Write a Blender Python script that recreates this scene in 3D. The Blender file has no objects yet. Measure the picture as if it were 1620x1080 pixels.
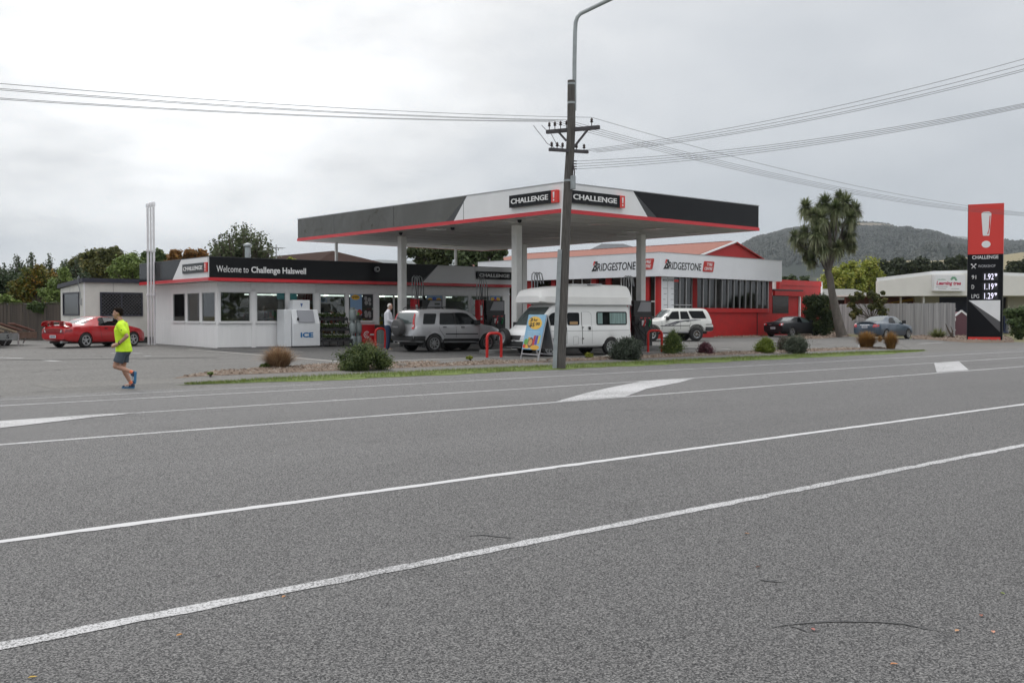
import bpy, math, random
import numpy as np
from mathutils import Vector, Matrix
from mathutils.bvhtree import BVHTree
from mathutils.geometry import delaunay_2d_cdt

SC = bpy.context.scene
COL = SC.collection
R = math.radians
# ------------------------------------------------------------------ camera
FPX = 1629.0; CAMH = 1.55; YAW = R(41.38); PIT = math.atan(40 / FPX)
cam = bpy.data.cameras.new('camera'); camo = bpy.data.objects.new('camera', cam); COL.objects.link(camo)
camo.location = (0, 0, CAMH); camo.rotation_euler = (R(90) - PIT, 0, -YAW)
cam.sensor_width = 36; cam.lens = 36 * FPX / 1620; cam.clip_start = .1; cam.clip_end = 20000
SC.camera = camo
# ------------------------------------------------------------------ world, sun, exposure
SUN_AZ, SUN_EL = R(8), R(38)            # azimuth from +Y towards +X
w = bpy.data.worlds.new('World'); SC.world = w; w.use_nodes = True
nt = w.node_tree; nt.nodes.clear()
def nn(t, k, **kw):
    n = t.nodes.new(k)
    for a, b in kw.items(): setattr(n, a, b)
    return n
def math_node(t, op, a, b=None, c=None, clamp=False):
    n = t.nodes.new('ShaderNodeMath'); n.operation = op; n.use_clamp = clamp
    for i, v in enumerate((a, b, c)):
        if v is None: continue
        if isinstance(v, (int, float)): n.inputs[i].default_value = v
        else: t.links.new(v, n.inputs[i])
    return n.outputs[0]
tc = nn(nt, 'ShaderNodeTexCoord')
sep = nn(nt, 'ShaderNodeSeparateXYZ'); nt.links.new(tc.outputs['Generated'], sep.inputs[0])
zz = math_node(nt, 'MAXIMUM', sep.outputs[2], 0.0)
den = math_node(nt, 'ADD', zz, .22)
cx = math_node(nt, 'DIVIDE', sep.outputs[0], den); cy = math_node(nt, 'DIVIDE', sep.outputs[1], den)
comb = nn(nt, 'ShaderNodeCombineXYZ'); nt.links.new(cx, comb.inputs[0]); nt.links.new(cy, comb.inputs[1])
n1 = nn(nt, 'ShaderNodeTexNoise'); n1.inputs['Scale'].default_value = 1.1; n1.inputs['Detail'].default_value = 5; n1.inputs['Roughness'].default_value = .52
n1.inputs['Distortion'].default_value = .35
nt.links.new(comb.outputs[0], n1.inputs['Vector'])
n2 = nn(nt, 'ShaderNodeTexNoise'); n2.inputs['Scale'].default_value = 3.1; n2.inputs['Detail'].default_value = 6; n2.inputs['Roughness'].default_value = .55
nt.links.new(comb.outputs[0], n2.inputs['Vector'])
cl = math_node(nt, 'MULTIPLY_ADD', n2.outputs[0], .45, math_node(nt, 'MULTIPLY', n1.outputs[0], .75))   # about .6
# lobe of thinner cloud round the hidden sun
la, le = YAW - R(19), R(17)
vd = nn(nt, 'ShaderNodeVectorMath', operation='DOT_PRODUCT')
nt.links.new(tc.outputs['Generated'], vd.inputs[0]); vd.inputs[1].default_value = (math.cos(le) * math.sin(la), math.cos(le) * math.cos(la), math.sin(le))
lobe = math_node(nt, 'POWER', math_node(nt, 'MAXIMUM', vd.outputs['Value'], 0), 24)
base = math_node(nt, 'ADD', math_node(nt, 'MULTIPLY_ADD', zz, .15, .56), math_node(nt, 'MULTIPLY', math_node(nt, 'MULTIPLY', zz, zz), 1.35))             # overcast sky: brighter towards the zenith
mod = math_node(nt, 'MULTIPLY_ADD', math_node(nt, 'SUBTRACT', cl, .6), .62, 1.0)
lob2 = math_node(nt, 'MULTIPLY', lobe, math_node(nt, 'MULTIPLY_ADD', math_node(nt, 'SUBTRACT', cl, .6), 2.4, .74))
lum = math_node(nt, 'ADD', math_node(nt, 'MULTIPLY', base, mod), math_node(nt, 'MAXIMUM', lob2, 0))
ramp = nn(nt, 'ShaderNodeMix', data_type='RGBA'); ramp.inputs[6].default_value = (.94, .99, 1.06, 1); ramp.inputs[7].default_value = (1.0, 1.0, 1.0, 1)
nt.links.new(math_node(nt, 'MULTIPLY_ADD', lum, 2.5, -1.3, clamp=True), ramp.inputs[0])
vs = nn(nt, 'ShaderNodeVectorMath', operation='SCALE'); nt.links.new(ramp.outputs[2], vs.inputs[0]); nt.links.new(lum, vs.inputs['Scale'])
sky = nn(nt, 'ShaderNodeTexSky'); sky.sky_type = 'NISHITA'; sky.sun_disc = False
sky.sun_elevation = SUN_EL; sky.sun_rotation = SUN_AZ
skys = nn(nt, 'ShaderNodeVectorMath', operation='SCALE'); skys.inputs['Scale'].default_value = .08; nt.links.new(sky.outputs[0], skys.inputs[0])
mx = nn(nt, 'ShaderNodeMix', data_type='RGBA'); mx.inputs[0].default_value = .05
nt.links.new(vs.outputs[0], mx.inputs[6]); nt.links.new(skys.outputs[0], mx.inputs[7])
bg = nn(nt, 'ShaderNodeBackground'); bg.inputs[1].default_value = 1.0; nt.links.new(mx.outputs[2], bg.inputs[0])
wo = nn(nt, 'ShaderNodeOutputWorld'); nt.links.new(bg.outputs[0], wo.inputs[0])
sl = bpy.data.lights.new('sun', 'SUN'); sl.energy = .8; sl.angle = R(18); sl.color = (1, .96, .9)
so = bpy.data.objects.new('sun', sl); COL.objects.link(so)
sd = Vector((math.cos(SUN_EL) * math.sin(SUN_AZ), math.cos(SUN_EL) * math.cos(SUN_AZ), math.sin(SUN_EL)))
so.rotation_euler = sd.to_track_quat('Z', 'Y').to_euler(); so.location = (0, 0, 60)
SC.view_settings.view_transform = 'Standard'; SC.view_settings.look = 'None'; SC.view_settings.exposure = .12; SC.view_settings.gamma = 1
SC.cycles.max_bounces = 8; SC.cycles.transparent_max_bounces = 12; SC.cycles.use_denoising = True
SC.cycles.sample_clamp_indirect = 6

# ------------------------------------------------------------------ measuring: from a point in the photograph to the place it shows
dX, dY = math.sin(YAW), math.cos(YAW); rX, rY = dY, -dX
def ray(px, py):
    a = (px - 810) / FPX; b = (540 - py) / FPX
    f = math.cos(PIT) + b * math.sin(PIT); u = b * math.cos(PIT) - math.sin(PIT)
    return (f * dX + a * rX, f * dY + a * rY, u)
def gz(y):
    return float(np.interp(y, [24, 27, 32, 40, 46, 60, 120], [0, .08, .15, .22, .26, .3, .3]))
def G(px, py, z=0.):
    d = ray(px, py); t = (z - CAMH) / d[2]; return Vector((d[0] * t, d[1] * t, z))
def Gs(px, py):
    z = .05
    for _ in range(30):
        p = G(px, py, z); z = .5 * z + .5 * gz(p.y)
    return G(px, py, z)
def atD(px, py, D):
    d = ray(px, py); k = D / (d[0] * dX + d[1] * dY); return Vector((d[0] * k, d[1] * k, CAMH + d[2] * k))
def onY(px, py, Y):
    d = ray(px, py); k = Y / d[1]; return Vector((d[0] * k, Y, CAMH + d[2] * k))
def W(F, px, py, yl):        # F = (x, y, angle): a building's own frame; hit its plane y = yl, give (x, z)
    ox, oy, a = F; c, s = math.cos(a), math.sin(a); d = ray(px, py)
    t = (yl + (-s * ox + c * oy)) / (-s * d[0] + c * d[1]); X, Y = d[0] * t - ox, d[1] * t - oy
    return (c * X + s * Y, CAMH + d[2] * t)
def V(F, px, py, xl):        # same for its plane x = xl, give (y, z)
    ox, oy, a = F; c, s = math.cos(a), math.sin(a); d = ray(px, py)
    t = (xl + (c * ox + s * oy)) / (c * d[0] + s * d[1]); X, Y = d[0] * t - ox, d[1] * t - oy
    return (-s * X + c * Y, CAMH + d[2] * t)

# ------------------------------------------------------------------ materials
MATS = {}
def M(name, col, rough=.5, metal=0, var=0, vs=4, bump=0, bs=60, spec=.5, coat=0, emit=0, coord='Object', col2=None, detail=5, stretch=None):
    if name in MATS: return MATS[name]
    m = bpy.data.materials.new(name); m.use_nodes = True; t = m.node_tree; b = t.nodes['Principled BSDF']
    c = tuple(col) + (1,)
    b.inputs['Base Color'].default_value = c; b.inputs['Roughness'].default_value = rough; b.inputs['Metallic'].default_value = metal
    b.inputs['Specular IOR Level'].default_value = spec
    if coat: b.inputs['Coat Weight'].default_value = coat; b.inputs['Coat Roughness'].default_value = .06
    if emit: b.inputs['Emission Color'].default_value = c; b.inputs['Emission Strength'].default_value = emit
    if var or bump:
        tc = nn(t, 'ShaderNodeTexCoord'); src = tc.outputs[coord]
        if stretch:
            mp = nn(t, 'ShaderNodeMapping'); mp.inputs['Scale'].default_value = stretch; t.links.new(src, mp.inputs[0]); src = mp.outputs[0]
    if var:
        n = nn(t, 'ShaderNodeTexNoise'); n.inputs['Scale'].default_value = vs; n.inputs['Detail'].default_value = detail; n.inputs['Roughness'].default_value = .6
        t.links.new(src, n.inputs['Vector'])
        mxx = nn(t, 'ShaderNodeMix', data_type='RGBA')
        c2 = col2 or tuple(min(1, x * (1 + var)) for x in col); c1 = tuple(x * (1 - var) for x in col) if not col2 else col
        mxx.inputs[6].default_value = tuple(c1) + (1,); mxx.inputs[7].default_value = tuple(c2) + (1,)
        mr = nn(t, 'ShaderNodeMapRange'); mr.inputs[1].default_value = .32; mr.inputs[2].default_value = .68
        t.links.new(n.outputs[0], mr.inputs[0]); t.links.new(mr.outputs[0], mxx.inputs[0]); t.links.new(mxx.outputs[2], b.inputs['Base Color'])
        rr = nn(t, 'ShaderNodeMapRange'); rr.inputs[3].default_value = max(0, rough - .08); rr.inputs[4].default_value = min(1, rough + .1)
        t.links.new(n.outputs[0], rr.inputs[0]); t.links.new(rr.outputs[0], b.inputs['Roughness'])
    if bump:
        n = nn(t, 'ShaderNodeTexNoise'); n.inputs['Scale'].default_value = bs; n.inputs['Detail'].default_value = 4
        t.links.new(src, n.inputs['Vector'])
        bp = nn(t, 'ShaderNodeBump'); bp.inputs['Strength'].default_value = bump; bp.inputs['Distance'].default_value = .02
        t.links.new(n.outputs[0], bp.inputs['Height']); t.links.new(bp.outputs[0], b.inputs['Normal'])
    MATS[name] = m; return m
def leafmat(name, c1, c2, c3=None, rough=.55, trans=.25):
    """leaf colours picked per leaf from the 'tone' attribute"""
    if name in MATS: return MATS[name]
    m = bpy.data.materials.new(name); m.use_nodes = True; t = m.node_tree; b = t.nodes['Principled BSDF']
    at = nn(t, 'ShaderNodeAttribute', attribute_name='tone')
    r = nn(t, 'ShaderNodeValToRGB'); t.links.new(at.outputs['Fac'], r.inputs[0])
    r.color_ramp.elements[0].color = tuple(c1) + (1,); r.color_ramp.elements[1].color = tuple(c2) + (1,)
    if c3:
        r.color_ramp.elements[1].position = .6; e = r.color_ramp.elements.new(1.0); e.color = tuple(c3) + (1,)
    t.links.new(r.outputs[0], b.inputs['Base Color']); b.inputs['Roughness'].default_value = rough; b.inputs['Specular IOR Level'].default_value = .3
    tr = nn(t, 'ShaderNodeBsdfTranslucent'); t.links.new(r.outputs[0], tr.inputs[0])
    ms = nn(t, 'ShaderNodeMixShader'); ms.inputs[0].default_value = trans
    out = t.nodes['Material Output']; t.links.new(b.outputs[0], ms.inputs[1]); t.links.new(tr.outputs[0], ms.inputs[2]); t.links.new(ms.outputs[0], out.inputs[0])
    MATS[name] = m; return m
def glassmat(name, tint=(.85, .9, .9), refl=.08, rough=.02, ior=1.5, trans=1.):
    if name in MATS: return MATS[name]
    m = bpy.data.materials.new(name); m.use_nodes = True; t = m.node_tree; t.nodes.remove(t.nodes['Principled BSDF'])
    tr = nn(t, 'ShaderNodeBsdfTransparent'); tr.inputs[0].default_value = tuple(x * trans for x in tint) + (1,)
    g = nn(t, 'ShaderNodeBsdfGlossy'); g.inputs['Roughness'].default_value = rough
    f = nn(t, 'ShaderNodeFresnel'); f.inputs[0].default_value = ior
    a = math_node(t, 'ADD', f.outputs[0], refl, clamp=True)
    ms = nn(t, 'ShaderNodeMixShader'); t.links.new(a, ms.inputs[0]); t.links.new(tr.outputs[0], ms.inputs[1]); t.links.new(g.outputs[0], ms.inputs[2])
    t.links.new(ms.outputs[0], t.nodes['Material Output'].inputs[0]); MATS[name] = m; return m

# ------------------------------------------------------------------ building blocks
def tag(o, label=None, cat=None, group=None, kind=None):
    if label: o['label'] = label
    if cat: o['category'] = cat
    if group: o['group'] = group
    if kind: o['kind'] = kind
    return o
def thing(name, label, cat, loc=(0, 0, 0), rz=0, group=None):
    o = bpy.data.objects.new(name, None); COL.objects.link(o); o.empty_display_size = .2
    o.location = loc; o.rotation_euler = (0, 0, rz); return tag(o, label, cat, group)
class MB:
    def __init__(s): s.v = []; s.f = []; s.m = []
    def add(s, vs, fs, m=0):
        k = len(s.v); s.v += [tuple(p) for p in vs]; s.f += [tuple(i + k for i in f) for f in fs]; s.m += [m] * len(fs); return s
    def box(s, x0, x1, y0, y1, z0, z1, m=0):
        return s.add([(x0, y0, z0), (x1, y0, z0), (x1, y1, z0), (x0, y1, z0), (x0, y0, z1), (x1, y0, z1), (x1, y1, z1), (x0, y1, z1)],
                     [(0, 3, 2, 1), (4, 5, 6, 7), (0, 1, 5, 4), (1, 2, 6, 5), (2, 3, 7, 6), (3, 0, 4, 7)], m)
    def obox(s, c, ax, hx, hy, hz, m=0):      # oriented box: centre, matrix, half sizes
        P = [Vector(c) + ax @ Vector((i * hx, j * hy, k * hz)) for k in (-1, 1) for i, j in ((-1, -1), (1, -1), (1, 1), (-1, 1))]
        return s.add(P, [(0, 3, 2, 1), (4, 5, 6, 7), (0, 1, 5, 4), (1, 2, 6, 5), (2, 3, 7, 6), (3, 0, 4, 7)], m)
    def beam(s, a, b, w, h, m=0, up=(0, 0, 1)):
        a, b = Vector(a), Vector(b); d = (b - a); L = d.length; d.normalize(); u = Vector(up)
        if abs(d.dot(u)) > .99: u = Vector((1, 0, 0))
        sd_ = d.cross(u).normalized(); u = sd_.cross(d)
        return s.obox((a + b) / 2, Matrix((d, sd_, u)).transposed(), L / 2, w / 2, h / 2, m)
    def prism(s, poly, f0, f1, m=0, caps=True):  # poly 2-D; f0, f1 map (u,v) to 3-D for the two ends
        n = len(poly); A = [f0(*p) for p in poly]; B = [f1(*p) for p in poly]
        fs = [(i, (i + 1) % n, n + (i + 1) % n, n + i) for i in range(n)]
        if caps: fs += [tuple(reversed(range(n))), tuple(range(n, 2 * n))]
        return s.add(A + B, fs, m)
    def tube(s, pts, r, n=8, m=0, caps=True):
        pts = [Vector(p) for p in pts]; rs = r if isinstance(r, (list, tuple)) else [r] * len(pts)
        rings = []; u = None
        for i, p in enumerate(pts):
            d = (pts[min(i + 1, len(pts) - 1)] - pts[max(i - 1, 0)]).normalized()
            if u is None:
                u = d.orthogonal().normalized()
            else:
                u = (u - d * u.dot(d)); u = u.normalized() if u.length > 1e-6 else d.orthogonal().normalized()
            v_ = d.cross(u)
            rings.append([p + (u * math.cos(2 * math.pi * k / n) + v_ * math.sin(2 * math.pi * k / n)) * rs[i] for k in range(n)])
        fs = []
        for i in range(len(pts) - 1):
            for k in range(n):
                fs.append((i * n + k, i * n + (k + 1) % n, (i + 1) * n + (k + 1) % n, (i + 1) * n + k))
        if caps: fs += [tuple(reversed(range(n))), tuple(range((len(pts) - 1) * n, len(pts) * n))]
        return s.add([q for r_ in rings for q in r_], fs, m)
    def lathe(s, prof, n=24, m=0, c=(0, 0, 0), axis='z', caps=True):   # prof (r, h)
        c = Vector(c); P = []
        for r_, h in prof:
            for k in range(n):
                a = 2 * math.pi * k / n; q = (r_ * math.cos(a), r_ * math.sin(a), h)
                if axis == 'y': q = (q[0], q[2], q[1])
                if axis == 'x': q = (q[2], q[0], q[1])
                P.append(c + Vector(q))
        fs = [(i * n + k, i * n + (k + 1) % n, (i + 1) * n + (k + 1) % n, (i + 1) * n + k) for i in range(len(prof) - 1) for k in range(n)]
        if caps: fs += [tuple(reversed(range(n))), tuple(range((len(prof) - 1) * n, len(prof) * n))]
        return s.add(P, fs, m)
    def ob(s, name, mats, parent=None, smooth=0, bevel=0, fix=True):
        me = bpy.data.meshes.new(name); me.from_pydata(s.v, [], s.f)
        if not isinstance(mats, (list, tuple)): mats = [mats]
        for q in mats: me.materials.append(q)
        if len(mats) > 1: me.polygons.foreach_set('material_index', s.m)
        if fix:
            import bmesh
            b = bmesh.new(); b.from_mesh(me); bmesh.ops.recalc_face_normals(b, faces=b.faces); b.to_mesh(me); b.free()
        o = bpy.data.objects.new(name, me); COL.objects.link(o)
        if parent: o.parent = parent
        if smooth:
            me.polygons.foreach_set('use_smooth', [True] * len(me.polygons))
            me.set_sharp_from_angle(angle=R(smooth if smooth > 1 else 40))
        if bevel:
            bv = o.modifiers.new('edge', 'BEVEL'); bv.width = bevel; bv.segments = 2; bv.limit_method = 'ANGLE'; bv.angle_limit = R(50)
        me.update(); return o
def bxo(name, mat, parent, *a, bevel=0):
    return MB().box(*a).ob(name, mat, parent, bevel=bevel, fix=False)
def rnd(poly, r, n=4):            # round the corners of a 2-D polygon
    out = []; k = len(poly)
    for i in range(k):
        p0, p, p1 = (Vector(poly[(i + j) % k]) for j in (-1, 0, 1))
        rr = r[i] if isinstance(r, (list, tuple)) else r
        a, b = p0 - p, p1 - p; q = min(rr, a.length * .45, b.length * .45)
        A, B = p + a.normalized() * q, p + b.normalized() * q
        if rr <= 0: out.append(tuple(p)); continue
        for j in range(n + 1):
            t = j / n; out.append(tuple(A * (1 - t) ** 2 + p * 2 * t * (1 - t) + B * t * t))
    return out
def text(s, fit, mat, parent, pos, face='front', bold=0, shear=0, depth=.012, name='lettering', h=None, align='L'):
    """letters as a mesh fitted into width fit (and height h); face: front looks to -y, left looks to -x, up lies flat"""
    c = bpy.data.curves.new(name, 'FONT'); c.body = s; c.extrude = .5; c.offset = bold; c.shear = shear; c.resolution_u = 3
    o = bpy.data.objects.new(name, c); COL.objects.link(o)
    me = bpy.data.meshes.new_from_object(o, depsgraph=bpy.context.evaluated_depsgraph_get()); bpy.data.objects.remove(o); bpy.data.curves.remove(c)
    me.name = name
    n = len(me.vertices); co = np.empty(n * 3); me.vertices.foreach_get('co', co); co = co.reshape(-1, 3)
    x0, y0 = co[:, 0].min(), co[:, 1].min(); wd, ht = co[:, 0].max() - x0, co[:, 1].max() - y0
    k = fit / wd; kh = (h / ht) if h else k
    co[:, 0] = (co[:, 0] - x0) * k - (fit / 2 if align == 'C' else 0); co[:, 1] = (co[:, 1] - y0) * kh; co[:, 2] = co[:, 2] * depth
    me.vertices.foreach_set('co', co.ravel()); me.materials.clear(); me.materials.append(mat); me.update()
    o = bpy.data.objects.new(name, me); COL.objects.link(o); o.parent = parent; o.location = pos
    o.rotation_euler = {'front': (R(90), 0, 0), 'left': (R(90), 0, R(-90)), 'right': (R(90), 0, R(90)), 'up': (0, 0, 0)}[face] if isinstance(face, str) else face
    return o
def dup(root, loc=None, rz=None, label=None):
    r = root.copy(); COL.objects.link(r)
    if loc is not None: r.location = loc
    if rz is not None: r.rotation_euler = (0, 0, rz)
    if label: r['label'] = label
    for ch in root.children:
        c = ch.copy(); COL.objects.link(c); c.parent = r
        for g in ch.children:
            d = g.copy(); COL.objects.link(d); d.parent = c
    return r
def wall_open(mb, x0, x1, z0, z1, y0, y1, ops, m=0):    # a wall in the plane y with rectangular openings (x0,x1,z0,z1)
    xs = sorted({x0, x1, *[v for o in ops for v in o[:2]]})
    for a, b in zip(xs, xs[1:]):
        if b - a < 1e-4: continue
        zs = z0
        for o in sorted([o for o in ops if o[0] <= a + 1e-5 and o[1] >= b - 1e-5], key=lambda o: o[2]):
            if o[2] > zs: mb.box(a, b, y0, y1, zs, o[2], m)
            zs = o[3]
        if zs < z1: mb.box(a, b, y0, y1, zs, z1, m)
    return mb
def mesh_quads(name, P, tone, mat, parent=None, nv=4):
    """many loose faces at once: P (n, nv, 3)"""
    n = len(P); me = bpy.data.meshes.new(name); me.vertices.add(n * nv); me.vertices.foreach_set('co', np.asarray(P, np.float32).ravel())
    me.loops.add(n * nv); me.loops.foreach_set('vertex_index', np.arange(n * nv, dtype=np.int32))
    me.polygons.add(n); me.polygons.foreach_set('loop_start', np.arange(0, n * nv, nv, dtype=np.int32)); me.polygons.foreach_set('loop_total', np.full(n, nv, np.int32))
    a = me.attributes.new('tone', 'FLOAT', 'POINT'); a.data.foreach_set('value', np.repeat(np.asarray(tone, np.float32), nv))
    me.materials.append(mat); me.update(calc_edges=True); me.validate()
    o = bpy.data.objects.new(name, me); COL.objects.link(o)
    if parent: o.parent = parent
    return o
def leaves_arr(rg, C, rad, n, size, up=.3, aspect=1.6, flat=None):
    """n leaf faces in clumps: C (k,3) clump centres, rad (k,) clump radii"""
    k = len(C); idx = rg.integers(0, k, n)
    d = rg.normal(size=(n, 3)); d /= np.linalg.norm(d, axis=1)[:, None]
    r = rad[idx] * np.minimum(np.abs(rg.normal(0, .62, n)) + .12, 1.75)
    p = C[idx] + d * r[:, None] * np.array([1, 1, .8])
    nrm = d + rg.normal(size=(n, 3)) * .7 + np.array([0, 0, up]); nrm /= np.linalg.norm(nrm, axis=1)[:, None]
    t = np.cross(nrm, rg.normal(size=(n, 3))); t /= np.linalg.norm(t, axis=1)[:, None]; b = np.cross(nrm, t)
    s = (size * rg.uniform(.6, 1.35, n))[:, None]
    P = np.stack([p - t * s * aspect * .5, p + b * s * .5 + t * s * .1, p + t * s * aspect * .5, p - b * s * .5 + t * s * .1], 1)
    tone = np.clip(rg.normal(.45, .2, n) + (rg.uniform(-.25, .25, k))[idx], 0, 1)
    return P, tone
# ================================================================== ground, road, markings
def asphalt(name, dark, mid, light, s1=75, s2=20, bump=.6, bands=None, patch=.12, cracks=False):
    m = bpy.data.materials.new(name); m.use_nodes = True; t = m.node_tree; b = t.nodes['Principled BSDF']; L = t.links
    tc = nn(t, 'ShaderNodeTexCoord'); P = tc.outputs['Object']
    v = nn(t, 'ShaderNodeTexVoronoi'); v.inputs['Scale'].default_value = s1; L.new(P, v.inputs['Vector'])
    n = nn(t, 'ShaderNodeTexNoise'); n.inputs['Scale'].default_value = s2; n.inputs['Detail'].default_value = 6; n.inputs['Roughness'].default_value = .75; L.new(P, n.inputs['Vector'])
    sv = nn(t, 'ShaderNodeSeparateColor'); L.new(v.outputs['Color'], sv.inputs[0])
    f = math_node(t, 'MULTIPLY_ADD', sv.outputs[0], .7, math_node(t, 'MULTIPLY_ADD', n.outputs[0], 1.3, -.5))
    cr = nn(t, 'ShaderNodeValToRGB'); L.new(f, cr.inputs[0]); e = cr.color_ramp.elements
    e[0].position = .15; e[0].color = tuple(dark) + (1,); e[1].position = .9; e[1].color = tuple(light) + (1,); k = e.new(.5); k.color = tuple(mid) + (1,)
    big = nn(t, 'ShaderNodeTexNoise'); big.inputs['Scale'].default_value = .35; big.inputs['Detail'].default_value = 4
    mp = nn(t, 'ShaderNodeMapping'); mp.inputs['Scale'].default_value = (.35, 1.6, 1); L.new(P, mp.inputs[0]); L.new(mp.outputs[0], big.inputs['Vector'])
    bf = math_node(t, 'MULTIPLY_ADD', big.outputs[0], patch * 2, 1 - patch)
    if bands:                                    # the strips of seal laid along the road
        sx = nn(t, 'ShaderNodeSeparateXYZ'); L.new(P, sx.inputs[0])
        wob = math_node(t, 'MULTIPLY_ADD', n.outputs[0], .5, math_node(t, 'ADD', sx.outputs[1], -.25))
        fc = nn(t, 'ShaderNodeValToRGB'); lo, hi = bands[0][0], bands[-1][0]
        L.new(math_node(t, 'DIVIDE', math_node(t, 'SUBTRACT', wob, lo), hi - lo), fc.inputs[0])
        el = fc.color_ramp.elements
        for i, (yy, g) in enumerate(bands):
            q = el[0] if i == 0 else (el[1] if i == len(bands) - 1 else el.new((yy - lo) / (hi - lo)))
            if i in (0, len(bands) - 1): q.position = (yy - lo) / (hi - lo)
            q.color = (g, g, g, 1)
        bf = math_node(t, 'MULTIPLY', bf, fc.outputs[0])
    st_ = nn(t, 'ShaderNodeTexNoise'); st_.inputs['Scale'].default_value = 1.7 if cracks else .9; st_.inputs['Detail'].default_value = 3; L.new(P, st_.inputs['Vector'])
    sm = nn(t, 'ShaderNodeMapRange'); sm.inputs[1].default_value = .63; sm.inputs[2].default_value = .72; sm.inputs[3].default_value = 1; sm.inputs[4].default_value = .72 if cracks else .88; L.new(st_.outputs[0], sm.inputs[0])
    bf = math_node(t, 'MULTIPLY', bf, sm.outputs[0])
    if cracks:
        vc = nn(t, 'ShaderNodeTexVoronoi', feature='DISTANCE_TO_EDGE'); vc.inputs['Scale'].default_value = .16
        mp2 = nn(t, 'ShaderNodeMapping'); L.new(P, mp2.inputs[0]); nz = nn(t, 'ShaderNodeTexNoise'); nz.inputs['Scale'].default_value = .8; nz.inputs['Detail'].default_value = 4; L.new(P, nz.inputs['Vector'])
        ad = nn(t, 'ShaderNodeVectorMath', operation='ADD'); L.new(P, ad.inputs[0]); L.new(nz.outputs['Color'], ad.inputs[1]); L.new(ad.outputs[0], vc.inputs['Vector'])
        ck = math_node(t, 'LESS_THAN', vc.outputs['Distance'], .0025)
        bf = math_node(t, 'MULTIPLY', bf, math_node(t, 'MULTIPLY_ADD', ck, -.45, 1))
    sc = nn(t, 'ShaderNodeVectorMath', operation='SCALE'); L.new(cr.outputs[0], sc.inputs[0]); L.new(bf, sc.inputs['Scale']); L.new(sc.outputs[0], b.inputs['Base Color'])
    b.inputs['Roughness'].default_value = .88; b.inputs['Specular IOR Level'].default_value = .3
    bp = nn(t, 'ShaderNodeBump'); bp.inputs['Strength'].default_value = bump; bp.inputs['Distance'].default_value = .012
    L.new(math_node(t, 'ADD', math_node(t, 'MULTIPLY', v.outputs['Distance'], 60 / s1), n.outputs[0]), bp.inputs['Height']); L.new(bp.outputs[0], b.inputs['Normal'])
    MATS[name] = m; return m
m_road = asphalt('chipseal', (.022, .022, .0235), (.098, .097, .098), (.262, .258, .254), 135, 62, patch=.16,
                 bands=[(0, .98), (5, 1.0), (7.6, .98), (8.6, 1.02), (9.3, .97), (9.9, .90), (10.5, 1.0), (11.6, 1.02), (12.1, .92), (12.7, .99), (13.2, 1.0), (13.6, .86), (16.1, .84), (16.4, 1.13), (17.1, 1.04), (17.7, 1.13), (18.5, 1.05), (19.1, 1.13), (19.4, 1.0), (20.2, .98), (20.8, 1.35), (22, 1.45)])
m_fore = asphalt('forecourt_asphalt', (.09, .088, .084), (.155, .151, .145), (.21, .205, .197), 55, 9, bump=.25, patch=.2, cracks=True)
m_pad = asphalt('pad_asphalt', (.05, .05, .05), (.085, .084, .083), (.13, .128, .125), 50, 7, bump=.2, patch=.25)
m_path = asphalt('path_asphalt', (.10, .098, .093), (.165, .16, .152), (.22, .213, .2), 60, 8, bump=.25, patch=.18)

def strip(name, x0, x1, ys, zoff, mat, dx=None, kind='structure'):
    mb = MB(); xs = [x0, x1] if not dx else list(np.arange(x0, x1 + .01, dx))
    n = len(ys)
    vs = [(x, y, gz(y) + zoff) for x in xs for y in ys]
    fs = [(i * n + j, (i + 1) * n + j, (i + 1) * n + j + 1, i * n + j + 1) for i in range(len(xs) - 1) for j in range(n - 1)]
    return tag(mb.add(vs, fs).ob(name, mat, fix=False), kind=kind)
m_soil = M('paddock', (.10, .10, .045), .9, var=.35, vs=.02, bump=.3, bs=3, col2=(.17, .15, .07))
strip('ground', -1500, 6000, [-800, -20, 0, 24, 27, 32, 40, 46, 60, 120, 6000], -.03, m_soil)
strip('road', -300, 900, [-3.2, 21.25], 0, m_road)
strip('near_verge', -300, 900, [-6.5, -3.2], -.01, m_soil)
strip('forecourt', -14, 62, [21.2, 22.5, 24, 25, 26, 27, 29, 32, 36, 40, 46, 52, 60], -.002, m_fore)
strip('footpath', 7.2, 47, [22.95, 24.0, 24.75], .001, m_path)
# darker sealed pad under the canopy with its pale concrete edge
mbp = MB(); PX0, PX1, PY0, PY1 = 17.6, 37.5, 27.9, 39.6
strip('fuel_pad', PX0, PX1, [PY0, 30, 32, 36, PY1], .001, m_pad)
m_conc = M('concrete', (.33, .32, .3), .8, var=.2, vs=3, bump=.3, bs=40)
def flatline(name, a, b, w, mat, zo=.004, kind='structure', n=1):
    a, b = Vector(a[:2]), Vector(b[:2]); d = (b - a).normalized(); s = Vector((-d.y, d.x)) * w / 2; mb = MB(); vs = []; fs = []
    n = max(1, int((b - a).length / 1.5)) if n == 1 else n
    for i in range(n + 1):
        p = a + (b - a) * i / n
        for q in (p - s, p + s): vs.append((q.x, q.y, gz(q.y) + zo))
    for i in range(n): fs.append((2 * i, 2 * i + 2, 2 * i + 3, 2 * i + 1))
    return tag(mb.add(vs, fs).ob(name, mat), kind=kind)
for q in (((PX0, PY0), (PX1, PY0)), ((PX0, PY0 + .15), (PX0, PY1)), ((PX1, PY0), (PX1, PY1))):
    flatline('concrete_edging', q[0], q[1], .22, m_conc)
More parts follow.
